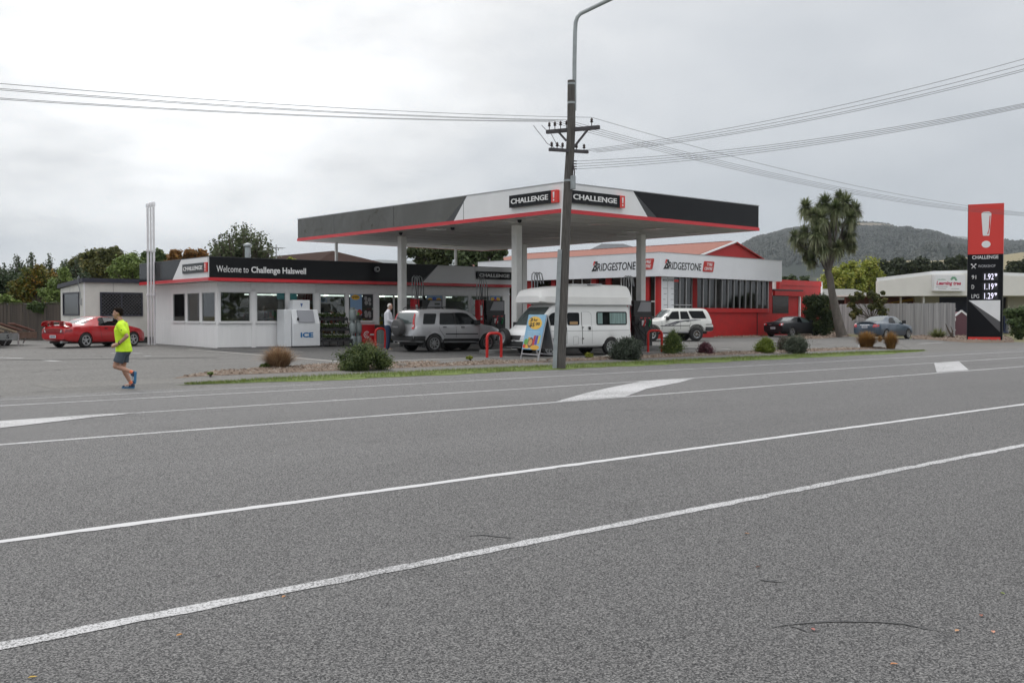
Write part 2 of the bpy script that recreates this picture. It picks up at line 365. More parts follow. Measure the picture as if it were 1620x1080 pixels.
# worn white paint
def paint(name, thr=.36, col=(.54, .54, .55), sc=55, under=(.11, .11, .11)):
    m = bpy.data.materials.new(name); m.use_nodes = True; t = m.node_tree; b = t.nodes['Principled BSDF']; L = t.links
    tc = nn(t, 'ShaderNodeTexCoord'); n = nn(t, 'ShaderNodeTexNoise'); n.inputs['Scale'].default_value = sc; n.inputs['Detail'].default_value = 5; n.inputs['Roughness'].default_value = .75
    L.new(tc.outputs['Object'], n.inputs['Vector']); n3 = nn(t, 'ShaderNodeTexNoise'); n3.inputs['Scale'].default_value = .7; L.new(tc.outputs['Object'], n3.inputs['Vector'])
    s = math_node(t, 'MULTIPLY_ADD', n3.outputs[0], .16, math_node(t, 'ADD', n.outputs[0], -.08))
    mr = nn(t, 'ShaderNodeMapRange'); mr.inputs[1].default_value = thr - .015; mr.inputs[2].default_value = thr + .015; L.new(s, mr.inputs[0])
    mixc = nn(t, 'ShaderNodeMix', data_type='RGBA'); mixc.inputs[6].default_value = tuple(under) + (1,); mixc.inputs[7].default_value = tuple(col) + (1,)
    L.new(mr.outputs[0], mixc.inputs[0]); L.new(mixc.outputs[2], b.inputs['Base Color']); b.inputs['Roughness'].default_value = .75
    bp = nn(t, 'ShaderNodeBump'); bp.inputs['Strength'].default_value = .4; bp.inputs['Distance'].default_value = .008; L.new(n.outputs[0], bp.inputs['Height']); L.new(bp.outputs[0], b.inputs['Normal'])
    MATS[name] = m; return m
p_new = paint('line_paint', .35); p_worn = paint('line_paint_worn', .465, (.52, .52, .53), 75); p_old = paint('line_paint_old', .47, (.42, .42, .42)); p_faint = paint('line_paint_faint', .55, (.34, .34, .33))
rg0 = np.random.default_rng(3)
def roadline(yc, wdt, mat, x0=-60, x1=400, rag=.006):
    mb = MB(); xs = list(np.arange(x0, min(40, x1), .12)) + ([40, 80, 150, 250, x1] if x1 > 40 else [x1]); vs = []
    for x in xs:
        a, b = rg0.normal(0, rag, 2); vs += [(x, yc - wdt / 2 + a, .004), (x, yc + wdt / 2 + b, .004)]
    fs = [(2 * i, 2 * i + 2, 2 * i + 3, 2 * i + 1) for i in range(len(xs) - 1)]
    return tag(mb.add(vs, fs).ob('road_marking', mat, fix=False), kind='structure')
roadline(5.19, .115, p_worn, -10, 200, .008); roadline(7.61, .115, p_new); roadline(13.37, .13, p_worn, rag=.005); roadline(16.34, .115, p_worn)
roadline(19.18, .11, p_worn, -60, 120, .006); roadline(20.5, .10, p_old, -60, 12.3)
roadline(20.42, .06, p_faint, 12.6, 26)
def flatpoly(name, pts, mat, zo=.007, z=None):
    return tag(MB().add([(p[0], p[1], (gz(p[1]) if z is None else z) + zo) for p in pts], [tuple(range(len(pts)))]).ob(name, mat), kind='structure')
flatpoly('road_marking', [G(*q) for q in ((876.6, 636.5), (928.6, 621.4), (973, 611.5), (1017.6, 602.8), (1102.8, 597.3), (1074.4, 605.3), (1022.5, 615.2), (990.4, 627.3))], p_worn)
flatpoly('road_marking', [G(*q) for q in ((1477.8, 574.2), (1482, 589.2), (1532.7, 585.3), (1516.7, 571.4))], p_worn)
flatpoly('road_marking', [G(*q) for q in ((-60, 671), (0, 666.3), (148, 656), (217, 652.9), (193, 656), (148, 660.1), (74, 668.8), (0, 677.4), (-60, 686))], p_worn)
# markings and a drain joint on the forecourt
for a, b, wd, mt in (((-5, 565.5), (37, 566.5), .3, p_old), ((72, 570), (92, 571.5), .3, p_old), ((176, 558.5), (224, 559), .3, p_old), ((228, 563), (239, 563), .3, p_old),
                     ((1454, 543.5), (1492, 541.5), .25, p_old), ((1230, 541), (1300, 538), .25, p_faint)):
    flatline('parking_line', Gs(*a), Gs(*b), wd, mt)
m_dark = M('joint_dark', (.035, .034, .033), .9)
flatline('drain_joint', Gs(-30, 570.2), Gs(345, 565.5), .26, m_dark, .003)
flatline('drain_joint', Gs(1415, 541), Gs(1440, 552), .03, m_dark, .003)
flatline('concrete_edging', Gs(480, 556.5), Gs(350, 551.5), .12, m_conc, .003)
# tyre scuffs and fallen leaves on the near lane
m_scuff = M('scuff', (.035, .035, .037), .8)
def scuff(pts, w0):
    q = [G(*p) for p in pts]; vs = []; n = len(q)
    for i, p in enumerate(q):
        d = (q[min(i + 1, n - 1)] - q[max(i - 1, 0)]).normalized(); s = Vector((-d.y, d.x, 0)) * w0 * math.sin(math.pi * (i + .3) / (n - .4)) / 2
        vs += [p - s + Vector((0, 0, .005)), p + s + Vector((0, 0, .005))]
    tag(MB().add(vs, [(2 * i, 2 * i + 2, 2 * i + 3, 2 * i + 1) for i in range(n - 1)]).ob('tyre_scuff', paint('scuff_paint', .51, (.045, .045, .047), 60, (.105, .105, .105)) if 'scuff_paint' not in MATS else MATS['scuff_paint']), kind='structure')
scuff([(1208, 996), (1240, 989), (1280, 985), (1330, 983), (1390, 984), (1430, 987), (1470, 996), (1500, 1000)], .022)
scuff([(1248, 990), (1262, 993), (1276, 999)], .02)
scuff([(738, 848), (765, 846), (790, 849), (812, 851)], .04); scuff([(1200, 916), (1215, 919), (1238, 921)], .03)
LEAF = [(1200, 898, (.12, .04, .02), 'brown'), (1286, 997, (.35, .12, .10), 'reddish pink'), (1415, 1052, (.5, .22, .1), 'orange'), (1514, 999, (.5, .28, .15), 'tan'), (1571, 1001, (.52, .25, .17), 'peach'),
        (284 // 1, 1006, (.45, .22, .06), 'amber'), (52, 1073, (.5, .33, .06), 'yellow and orange'), (449, 945, (.42, .2, .08), 'rust'), (1182, 845, (.4, .22, .12), 'pale brown'), (1586, 940, (.16, .2, .05), 'green'), (1552, 975, (.25, .09, .06), 'dark red')]
for px, py, c, nm in LEAF:
    p = G(px, py); mb = MB(); k = random.Random(px); a = k.uniform(0, 3); L_ = .019
    pts = [(-1, 0, .1), (-.3, .5, .25), (.5, .4, .3), (1.1, 0, .05), (.5, -.45, .3), (-.3, -.5, .2), (0, 0, 0)]
    vs = [(L_ * (x * math.cos(a) - y * math.sin(a)), L_ * (x * math.sin(a) + y * math.cos(a)), .004 + L_ * z) for x, y, z in pts]
    o = mb.add(vs, [(6, i, (i + 1) % 6) for i in range(6)]).ob('fallen_leaf', M('fallen_' + nm, c, .7)); o.location = (p.x, p.y, .002)
    where = 'beside the long dark scuff' if nm in ('reddish pink', 'tan', 'peach', 'dark red') else 'on the near lane'
    tag(o, f'small {nm} fallen leaf lying on the asphalt {where}', 'leaf', 'fallen leaves on the near lane')

# ------------------------------------------------------------------ grass verge
m_turf = M('turf', (.085, .135, .025), .9, var=.3, vs=4, bump=.5, bs=60, col2=(.15, .19, .045))
VX0, VX1 = 9.6, 44.5
def vedge(x, seed): return .12 * math.sin(x * 1.7 + seed) + .08 * math.sin(x * 4.3 + seed * 2) + .04 * math.sin(x * 11 + seed)
mb = MB(); vs = []; xs = np.arange(VX0, VX1 + .1, .2)
for x in xs:
    e = min(1, (x - VX0) / 3.5, (VX1 - x) / 5); mid = 22.35; lo = mid - (.80) * e + vedge(x, 1) * e - .1 * (x > 25) ; hi = mid + .56 * e + vedge(x, 5) * .5 * e
    vs += [(x, lo, .004), (x, lo + (hi - lo) * .12, .035 * e + .006), (x, lo + (hi - lo) * .5, .05 * e + .006), (x, lo + (hi - lo) * .88, .035 * e + .006), (x, hi, .004)]
n = 5
fs = [(i * n + j, (i + 1) * n + j, (i + 1) * n + j + 1, i * n + j + 1) for i in range(len(xs) - 1) for j in range(n - 1)]
tag(mb.add(vs, fs).ob('verge', m_turf, fix=False), kind='structure')
rg = np.random.default_rng(11); nb = 26000
gx = rg.uniform(VX0 + .2, VX1 - .3, nb); e = np.minimum(1, np.minimum((gx - VX0) / 3.5, (VX1 - gx) / 5)); gy = 22.3 + rg.uniform(-.72, .62, nb) * e
keep = (np.sin(gx * 2.3 + gy * 3) + rg.normal(0, .8, nb)) > -1.2; gx, gy, e = gx[keep], gy[keep], e[keep]; nb = len(gx)
hgt = rg.uniform(.04, .12, nb) * (.5 + .5 * e); an = rg.uniform(0, 6.28, nb); wv = .006
lean = rg.normal(0, .03, (nb, 2)); z0 = np.full(nb, .02)
P = np.stack([np.stack([gx - wv * np.cos(an), gy - wv * np.sin(an), z0], 1), np.stack([gx + wv * np.cos(an), gy + wv * np.sin(an), z0], 1), np.stack([gx + lean[:, 0], gy + lean[:, 1], z0 + hgt], 1)], 1)
m_blade = leafmat('grass_blade', (.07, .12, .02), (.14, .20, .035), (.26, .26, .09))
tag(mesh_quads('grass', P, rg.uniform(0, 1, nb), m_blade, nv=3), 'short green grass growing on the roadside verge', 'grass', kind='stuff')

# ------------------------------------------------------------------ garden beds of brown stones
m_bark = M('bed_soil', (.12, .085, .06), .95, var=.4, vs=14, bump=.8, bs=50, col2=(.22, .16, .12))
m_peb = leafmat('bed_stones', (.09, .065, .05), (.20, .15, .115), (.34, .30, .26), rough=.8, trans=0)
def bed(name, pts, nst, h=.05, seed=0, size=.035, label=None):
    """pts: outline; low mound with loose stones on it"""
    poly = [Vector(p[:2]) for p in pts]; r_ = random.Random(seed)
    c = sum(poly, Vector((0, 0))) / len(poly); xs = [p.x for p in poly]; ys = [p.y for p in poly]
    def inside(x, y):
        k = False
        for i in range(len(poly)):
            a, b = poly[i], poly[i - 1]
            if (a.y > y) != (b.y > y) and x < (b.x - a.x) * (y - a.y) / (b.y - a.y) + a.x: k = not k
        return k
    def dist(x, y):
        p = Vector((x, y)); m_ = 9
        for i in range(len(poly)):
            a, b = poly[i], poly[i - 1]; t = max(0, min(1, (p - a).dot(b - a) / max(1e-6, (b - a).length_squared))); m_ = min(m_, (p - a - (b - a) * t).length)
        return m_
    grid = []; st = max(.18, (max(xs) - min(xs)) / 140)
    x = min(xs)
    while x < max(xs):
        y = min(ys)
        while y < max(ys):
            q = (x + r_.uniform(-.05, .05), y + r_.uniform(-.05, .05))
            if inside(*q) and dist(*q) > .08: grid.append(Vector(q))
            y += st
        x += st
    vv, ee, ff, *_ = delaunay_2d_cdt(poly + grid, [(i, (i + 1) % len(poly)) for i in range(len(poly))], [], 1, 1e-5)
    def hz(x, y): return gz(y) + .004 + h * min(1, dist(x, y) / .35) * (.8 + .25 * math.sin(x * 3.1 + y * 2))
    tag(MB().add([(p.x, p.y, hz(p.x, p.y)) for p in vv], [tuple(f) for f in ff]).ob(name, m_bark, fix=False, smooth=80), kind='structure')
    P = []; tn = []
    while len(P) < nst:
        x, y = r_.uniform(min(xs), max(xs)), r_.uniform(min(ys), max(ys))
        if not inside(x, y) or (dist(x, y) < .1 and r_.random() < .4): continue
        z = hz(x, y); s = size * r_.uniform(.5, 1.5); a = r_.uniform(0, 3.14); cs, sn = math.cos(a), math.sin(a)
        top = (x + r_.uniform(-.3, .3) * s, y + r_.uniform(-.3, .3) * s, z + s * r_.uniform(.5, .9)); cor = [(x + s * (u * cs - v * sn), y + s * (u * sn + v * cs) * 1, z - s * .1) for u, v in ((1, .6), (-.8, .7), (-1, -.6), (.8, -.8))]
        tt = r_.random()
        for i in range(4): P.append([cor[i], cor[(i + 1) % 4], top]); tn.append(tt)
    tag(mesh_quads('stones', P, tn, m_peb, nv=3), label or 'loose brown stones covering the garden bed', 'stones', kind='stuff')
bed('garden_bed', [Gs(272, 599), Gs(300, 592.5), Gs(340, 587), Gs(420, 582), Gs(530, 575.5), Gs(600, 573.5), Gs(700, 572), (17.2, 24.9), (14, 24.85), (11.5, 24.9)], 5200, .06, 1, label='loose brown stones in the bed by the tan grass tuft')
bed('garden_bed', [(17.25, 24.9), (18.2, 25.5), Gs(735, 573), Gs(765, 570.5), Gs(800, 569.5), (22.2, 25.75), (26, 25.85), (30, 26.1), (33, 26.1), (33, 24.85), (26, 24.85)], 7000, .06, 2, label='loose brown stones in the bed under the sandwich board')
bed('garden_bed', [(33.05, 24.85), (33.05, 26.1), (38, 26.0), (43.5, 25.9), (45.6, 25.4), (46.2, 24.8), (40, 24.82)], 5200, .06, 3, label='loose brown stones in the bed by the orange tussocks')
# ================================================================== canopy over the pumps
m_white = M('panel_white', (.8, .81, .82), .35, var=.03, vs=1.5, coat=.15)
m_whitew = M('wall_white', (.84, .84, .84), .5, var=.035, vs=2.5, bump=.05, bs=30, stretch=(2.5, 2.5, .3))
m_black = M('panel_black', (.008, .0085, .01), .2, spec=.22)
m_blackw = M('panel_black_wavy', (.014, .015, .017), .14, spec=.9, bump=1, bs=.35)
m_blackw.node_tree.nodes['Principled BSDF'].inputs['Metallic'].default_value = .9; m_blackw.node_tree.nodes['Principled BSDF'].inputs['Base Color'].default_value = (.125, .12, .108, 1)
for _n in m_blackw.node_tree.nodes:
    if _n.type == 'BUMP': _n.inputs['Distance'].default_value = .22
m_char = M('panel_charcoal', (.045, .047, .05), .3)
m_red = M('sign_red', (.60, .02, .03), .3, coat=.2)
m_redl = M('sign_red_light', (.72, .05, .04), .35)
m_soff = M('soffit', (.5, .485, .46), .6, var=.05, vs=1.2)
m_ink = M('letter_black', (.01, .01, .012), .4)
m_lwhite = M('letter_white', (.8, .8, .8), .4)
m_steel = M('steel', (.42, .43, .44), .4, .6)
m_col = M('column_white', (.8, .8, .78), .45, var=.06, vs=3)
SZ = 5.12
CO = G(889, 336.0, SZ); CX, CY = 24.8, 25.55
CF = (CX, CY, 0.)
cw = W(CF, 1200, 364.8, 0)[0]; cd = V(CF, 471.2, 381.5, 0)[0]; ctop = .5 * (W(CF, 1200, 325.5, 0)[1] + V(CF, 471.2, 347.7, 0)[1])
can = thing('canopy', 'big flat fuel canopy with white, black and red fascia on square columns', 'canopy', (CX, CY, 0))
RS = .13
deck = MB().box(.06, cw - .06, .06, cd - .06, SZ + .03, ctop - .25).ob('roof_deck', m_white, can)
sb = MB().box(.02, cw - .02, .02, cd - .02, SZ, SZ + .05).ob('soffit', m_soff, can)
sl_ = MB()
for i in range(1, 14): sl_.box(.1, cw - .1, cd * i / 14 - .012, cd * i / 14 + .012, SZ - .004, SZ + .001)
sl_.ob('soffit_joint', M('soffit_joint', (.2, .19, .18), .7), can)
# front face (looks to the road) and left face, each split in white, charcoal and black
def S(px, py): return W(CF, px, py, 0)[0]
def T(px, py): return V(CF, px, py, 0)[0]
zb, zt = SZ + RS, ctop
a1, a2, a3 = S(1001.7, 302), S(1024.5, 342.7), S(1039.3, 343.5)
th = .05
pf = lambda y: (lambda u, v: (u, y, v))
MB().prism([(0, zb), (a2, zb), (a1, zt), (0, zt)], pf(th), pf(-0), 0).ob('fascia_white', m_white, can)
MB().prism([(a2, zb), (a3, zb), (a1, zt)], pf(th), pf(0), 0).ob('fascia_charcoal', m_char, can)
MB().prism([(a3, zb), (cw, zb), (cw, zt), (a1, zt)], pf(th), pf(0), 0).ob('fascia_black', m_black, can)
b1, b2, b3 = T(738.9, 311.5), T(705.6, 351), T(717.9, 350)
px_ = lambda x: (lambda u, v: (x, u, v))
MB().prism([(th, zb), (b3, zb), (b1, zt), (th, zt)], px_(0), px_(th), 0).ob('fascia_white', m_white, can)
MB().prism([(b3, zb), (b2, zb), (b1, zt)], px_(0), px_(th), 0).ob('fascia_charcoal', m_char, can)
MB().prism([(b2, zb), (cd, zb), (cd, zt), (b1, zt)], px_(0), px_(th), 0).ob('fascia_black', m_blackw, can)
MB().box(cw - th, cw, th, cd, zb, zt).ob('fascia_rear', m_white, can)
MB().box(th, cw - th, cd - th, cd, zb, zt).ob('fascia_rear', m_white, can)
st = MB()
st.box(-.03, cw + .03, -.03, th, SZ - .01, zb - .035).box(-.03, th, th, cd + .03, SZ - .01, zb - .035)
st.box(-.015, cw + .015, -.015, th, zb - .03, zb - .002).box(-.015, th, th, cd + .015, zb - .03, zb - .002)
st.box(cw - th, cw + .03, th, cd + .03, SZ - .01, zb - .002).box(th, cw - th, cd - th, cd + .03, SZ - .01, zb - .002)
st.ob('red_trim', m_red, can)
cp = MB().box(-.02, cw + .02, -.02, .08, zt, zt + .03).box(-.02, .08, .08, cd + .02, zt, zt + .03).box(cw - .08, cw + .02, .08, cd + .02, zt, zt + .03).box(.08, cw - .08, cd - .08, cd + .02, zt, zt + .03)
cp.ob('capping', m_steel, can)
# panel joints in the fascia
for q in (.30, .56, .82): bxo('panel_joint', m_char, can, -.004, .002, cd * q, cd * q + .02, zb, zt)
# the two lit-box signs
def challenge(parent, face, s0, s1, z0, z1, dep, name='sign'):
    """black box with white letters and a red end with the mark; runs from s0 to s1 as it is read"""
    W_ = s1 - s0 if face == 'front' else s0 - s1; H_ = z1 - z0; rw = H_ * .62; g = lambda a, b, o0, o1, z_0, z_1: (MB().box(s0 + a, s0 + b, -o1, -o0, z_0, z_1) if face == 'front' else MB().box(-o1, -o0, s0 - b, s0 - a, z_0, z_1))
    box = g(0, W_ - rw, .0, dep, z0, z1).ob(name, m_black, parent)
    r_ = g(W_ - rw + .001, W_, .0, dep, z0, z1).ob('red_panel', m_redl, box)
    P = (lambda s, z, o=.012: (s0 + s, -dep - o * .0 - .001, z)) if face == 'front' else (lambda s, z, o=.012: (-dep - .001, s0 - s, z))
    tf = text('CHALLENGE', (W_ - rw) * .88, m_lwhite, box, P((W_ - rw) * .05, z0 + H_ * .28), face, bold=.02, depth=.03, h=H_ * .43)
    mk = MB(); cxm = W_ - rw / 2; hw = H_ * .085
    def q(u, v, o): s = cxm + u; return (s0 + s, -dep - o, z0 + v * H_) if face == 'front' else (-dep - o, s0 - s, z0 + v * H_)
    mk.prism(rnd([(-hw, .85), (-hw * .55, .36), (hw * .55, .36), (hw, .85)], .02), lambda u, v: q(u, v, .002), lambda u, v: q(u, v, .02))
    mk.prism([(hw * .8 * math.cos(t), .2 + .075 * math.sin(t)) for t in np.linspace(0, 2 * math.pi, 13)[:-1]], lambda u, v: q(u, v, .002), lambda u, v: q(u, v, .02))
    mk.ob('exclamation_mark', m_lwhite, r_)
    return box
u0, u1 = V(CF, 810, 320, 0)[0], V(CF, 887.3, 310, 0)[0]
zc = [V(CF, 810.5, p, 0)[1] for p in (329.3, 310.3)]
challenge(can, 'left', u0, max(u1, .12), zc[0], zc[1], .14, 'left_sign')
f0, f1 = S(903, 310), S(984.3, 318)
challenge(can, 'front', max(.1, f0 - .15), f1, zc[0], zc[1], .14, 'road_sign')
# soffit lights and small cameras
for px, py in ((850, 345.5), (947, 354), (1035, 361.5), (1100, 368.5), (690, 362), (790, 370), (800, 350), (870, 376), (940, 383), (645, 384), (705, 388), (725, 389), (975, 372), (1000, 366)):
    p = G(px, py, SZ); x, y = p.x - CX, p.y - CY
    if .3 < x < cw - .3 and .3 < y < cd - .3:
        MB().box(x - .3, x + .3, y - .3, y + .3, SZ - .03, SZ - .006).ob('soffit_light', M('lamp_glass', (.62, .61, .58), .25), can)
for px, py in ((634, 367.5), (716, 359.5), (822, 347.5)):
    p = G(px, py, SZ); MB().lathe([(.001, SZ - .13), (.06, SZ - .11), (.085, SZ - .05), (.085, SZ - .006)], 12, c=(p.x - CX, p.y - CY, 0)).ob('camera_dome', m_black, can, smooth=1)
colx, coly = [26.9 - CX, 34.2 - CX], [30.25 - CY, 38.0 - CY]
for x in colx:
    for y in coly:
        zb_ = gz(y + CY)
        c_ = MB().box(x - .15, x + .15, y - .15, y + .15, zb_, SZ - .003).ob('column', m_col, can, bevel=.015)
        MB().box(x - .22, x + .22, y - .22, y + .22, zb_ + .001, zb_ + .02).ob('base_plate', m_steel, c_)
for px in (528, 713.5):
    p = G(px, 384 if px < 600 else 394.5, SZ); x, y = p.x - CX, cd - .35
    MB().box(x - .055, x + .055, y - .055, y + .055, 3.6, SZ - .003).ob('rear_post', m_col, can)

# ================================================================== power pole
m_pole = M('pole_timber', (.075, .07, .066), .9, var=.35, vs=6, bump=.9, bs=25, stretch=(6, 6, .35), col2=(.16, .15, .14), spec=.2)
m_galv = M('galvanised', (.33, .36, .37), .5, .35, var=.15, vs=4)
m_dkw = M('dark_timber', (.07, .065, .07), .8, var=.3, vs=5)
m_ins = M('insulator', (.045, .03, .03), .25)
m_wire = M('wire', (.08, .08, .09), .6)
PB = G(884.5, 584); PD = PB.x * dX + PB.y * dY
pole = thing('power_pole', 'tall leaning timber power pole with two crossarms, standing at the verge edge', 'power pole', PB)
pl_ = lambda px, py, d=0: atD(px, py, PD + d) - PB
pts = [pl_(886, 586), pl_(887.5, 540), pl_(890.5, 470), pl_(893.5, 400), pl_(896, 340), pl_(899, 290), pl_(902, 240), pl_(903.8, 200), pl_(904, 127.5)]
MB().tube(pts, [.158, .152, .148, .142, .136, .132, .125, .120, .112], 16).ob('shaft', m_pole, pole, smooth=60)
duct = [pl_(877.3, 584, -.1), pl_(879, 540, -.1), pl_(882.5, 470, -.1), pl_(885.6, 395, -.1)]
for a, b in zip(duct, duct[1:]): MB().beam(a, b, .12, .1, up=(dX, dY, 0)).ob('cable_cover', m_galv, pole)
MB().tube([pl_(886.5, 397, -.05), pl_(889.3, 330, -.05), pl_(891.2, 290, -.05)], .022, 6).ob('conduit', m_lwhite, pole)
MB().tube([pl_(908.5, 175), pl_(908.8, 100), pl_(909.7, 52), pl_(910.6, 36), pl_(913, 28), pl_(918, 22), pl_(950, 6.5), pl_(985, -10), pl_(1010, -20)], .06, 8).ob('lamp_arm', m_galv, pole, smooth=60)
lh = pl_(1025, -26); MB().obox(lh, Matrix.Rotation(R(-5), 3, 'Y') @ Matrix.Identity(3), .38, .13, .08).ob('lamp_head', m_galv, pole, bevel=.03)
A0, A1 = pl_(865, 209, .55), pl_(948, 201.5, -.55)
arm = MB().beam(A0 + (Vector((0, 0, 0))), A1, .09, .11).ob('crossarm', m_dkw, pole)
B0, B1 = pl_(869, 236.5, -.35), pl_(930, 240.5, .2)
arm2 = MB().beam(B0, B1, .09, .09).ob('crossarm', m_dkw, pole)
MB().beam(pl_(881, 206, .2), pl_(896, 223, .12), .03, .06).ob('brace', m_dkw, pole); MB().beam(pl_(932, 202.5, -.35), pl_(908, 233, -.15), .03, .06).ob('brace', m_dkw, pole)
def insul(par, p, s=1.):
    return MB().lathe([(.012, -.08), (.012, .02), (.04, .03), (.045, .06), (.022, .075), (.042, .09), (.036, .13), (.015, .15), (.001, .16)], 10, c=p).ob('insulator', m_ins, par, smooth=1)
top_ins = []
for k, f in enumerate((.05, .16, .27, .385, .86)):
    p = A0.lerp(A1, f) + Vector((0, 0, .13)); insul(arm, p); top_ins.append(PB + p + Vector((0, 0, .17)))
for f in (.06, .2, .34, .7, .9): insul(arm2, B0.lerp(B1, f) + Vector((0, 0, .07)))
low_att = []
for py in (255, 259.5, 263.5, 267.5):
    p = pl_(912, py, -.1); MB().beam(pl_(907, py, 0), p, .03, .03).ob('bracket', m_ins, pole); low_att.append(PB + p)
MB().obox(pl_(906.5, 289, -.14), Matrix.Identity(3), .05, .07, .2).ob('junction_box', m_galv, pole, bevel=.02)
MB().tube([pl_(907.5, 284, -.18), pl_(909, 272, -.18), pl_(907.5, 262, -.15)], .02, 6).ob('cable', m_ins, pole)
for py, r_ in ((286, .14), (133, .117), (163, .12)): MB().lathe([(r_, -.03), (r_, .03)], 14, c=pl_(899.3 if py > 200 else 904, py)).ob('band', m_galv, pole)
# steel street-lamp bracket bolts and jumpers
for a, b, c in (((844, 198.5), (856, 214), (877, 234)), ((857, 198.5), (872, 212), (889, 234.5))):
    MB().tube([pl_(*a), pl_((a[0] + b[0]) / 2 + 1, (a[1] + b[1]) / 2 + 2), pl_(*b), pl_((c[0] + b[0]) / 2 - 1, (c[1] + b[1]) / 2 + 3), pl_(*c)], .009, 5).ob('jumper', m_wire, pole)
def wire(a, b, sag, label, group, r=.0058, n=26):
    a, b = Vector(a), Vector(b); pts = [a.lerp(b, t) + Vector((0, 0, -4 * sag * t * (1 - t))) for t in np.linspace(0, 1, n)]
    o = MB().tube([p - a for p in pts], r, 5).ob('overhead_wire', m_wire); o.location = a
    return tag(o, label, 'wire', group)
names = ['leftmost insulator', 'second insulator', 'third insulator', 'insulator hard against the pole', 'lone insulator at the right end']
LY = [(132.5, 0), (140.3, .12), (142.6, .3), (155.5, .45), (157.5, .6)]
for k, (p, nm) in enumerate(zip([top_ins[4], top_ins[3], top_ins[2], top_ins[1], top_ins[0]], names[::-1])):
    # passes over the left edge of the view, its next pole stands some 50 m back along the road
    q = onY(0, LY[k][0], p.y - LY[k][1] * 0); tq = (p.x - q.x) / 50.; s_ = 1.15
    endz = (q.z + 4 * s_ * tq * (1 - tq) - p.z * (1 - tq)) / tq
    wire(p, (p.x - 50, p.y, endz), s_, f'overhead wire going left from the {nm} on the pole', 'wires running left from the pole')
for k, (p, py) in enumerate(zip([top_ins[4], top_ins[3], top_ins[2], top_ins[1], top_ins[0]], (336.5, 337.5, 339, 340.5, 341.5))):
    q = onY(1620, py, p.y); t_ = 45.; tq = (q.x - p.x) / t_; s_ = .9
    endz = (q.z + 4 * s_ * tq * (1 - tq) - p.z * (1 - tq)) / tq
    wire(p, (p.x + t_, p.y, endz), s_, f'overhead wire going right from the {names[::-1][k]} on the pole', 'wires running right along the road')
def cross(a, px, py, D, sag, label, grp):      # a wire over the road: through the frame's right edge and on to its far pole
    q = atD(px, py, D); d = (q - a); e_ = a + d * 1.35; tq = 1 / 1.35; e_ += Vector((0, 0, 4 * sag * tq * (1 - tq) / tq)); wire(a, e_, sag, label, grp)
lowr = [PB + B1 + Vector((.05 * k - .1, -.1 * k, .05 - .03 * k)) for k in range(4)]
for k, py in enumerate((93.5, 102.5, 109.5, 112.5)):
    cross(lowr[k], 1620, py, 24.5, .42, f'wire crossing the road from the lower crossarm, {["topmost","second from top","third from top","lowest"][k]} of its bundle', 'wires crossing the road from the lower crossarm')
for k, py in enumerate((164, 166, 168.2, 170.2)):
    cross(low_att[k], 1620, py, 24.5, .42, f'service wire crossing the road from the pole brackets, {["topmost","second from top","third from top","lowest"][k]} of four', 'service wires crossing the road from the brackets')

# ================================================================== shop
W0 = Gs(344.4, 550.5); SA = R(-2.4); SF = (W0.x, W0.y, SA); sz0 = .0
shop = thing('service_station_shop', 'low white service station shop with black and red fascia and wide windows', 'shop', (W0.x, W0.y, 0), SA)
w_ = lambda px, py, y=0: W(SF, px, py, y)
OV = .65
x_end = w_(806, 452, 0)[0]; SW, SD = x_end, 7.2
fz0, fz1 = w_(332.2, 444, -OV)[1], w_(332.2, 406.2, -OV)[1]; fzr = w_(332.2, 438.6, -OV)[1]
g0 = .2
m_fr = M('window_frame_white', (.7, .7, .7), .4)
m_glass = glassmat('shop_glass', (.62, .68, .68), .05, .015)
m_glassd = glassmat('dark_glass', (.25, .27, .28), .05, .02)
m_alu = M('aluminium', (.5, .5, .5), .35, .7)
def zr(px, py, y=0): return w_(px, py, y)[1]
ZT = zr(375, 461); ZS = zr(375, 509.5)
def xr(px): return w_(px, 500)[0]
OPS = [(347.5, 396.5, ZS), (405, 452.5, ZS), (457, 497, ZS), (505.5, 547, .55), (550.5, 591, zr(570, 508.5)), (598.5, 658, g0 + .06), (660, 701, zr(680, 503)), (703.5, 742, zr(720, 503)), (744.5, 781, zr(760, 502)), (788, 796, zr(790, 502))]
ops = [(xr(a), xr(b), c, ZT) for a, b, c in OPS]
wl = MB(); wall_open(wl, 0, SW, g0 - .1, fz0 - .003, 0, .14, ops)
SWI = [(274, 293.5), (296.5, 316.5), (319.5, 341)]
yv = lambda px, py=490: V(SF, px, py, 0)[0]
lops = [(yv(b), yv(a), ZS, V(SF, 320, 462, 0)[1]) for a, b in SWI]
tmp = MB(); wall_open(tmp, .14 - .001, SD, g0 - .1, fz0 - .003, 0, .14, lops)
wl.add([(y, x, z) for x, y, z in tmp.v], [tuple(reversed(f)) for f in tmp.f])
wl.box(SW - .14, SW, .14, SD, g0 - .1, fz0 - .003).box(.14, SW - .14, SD - .14, SD, g0 - .1, fz0 - .003)
wl.ob('wall', m_whitew, shop)
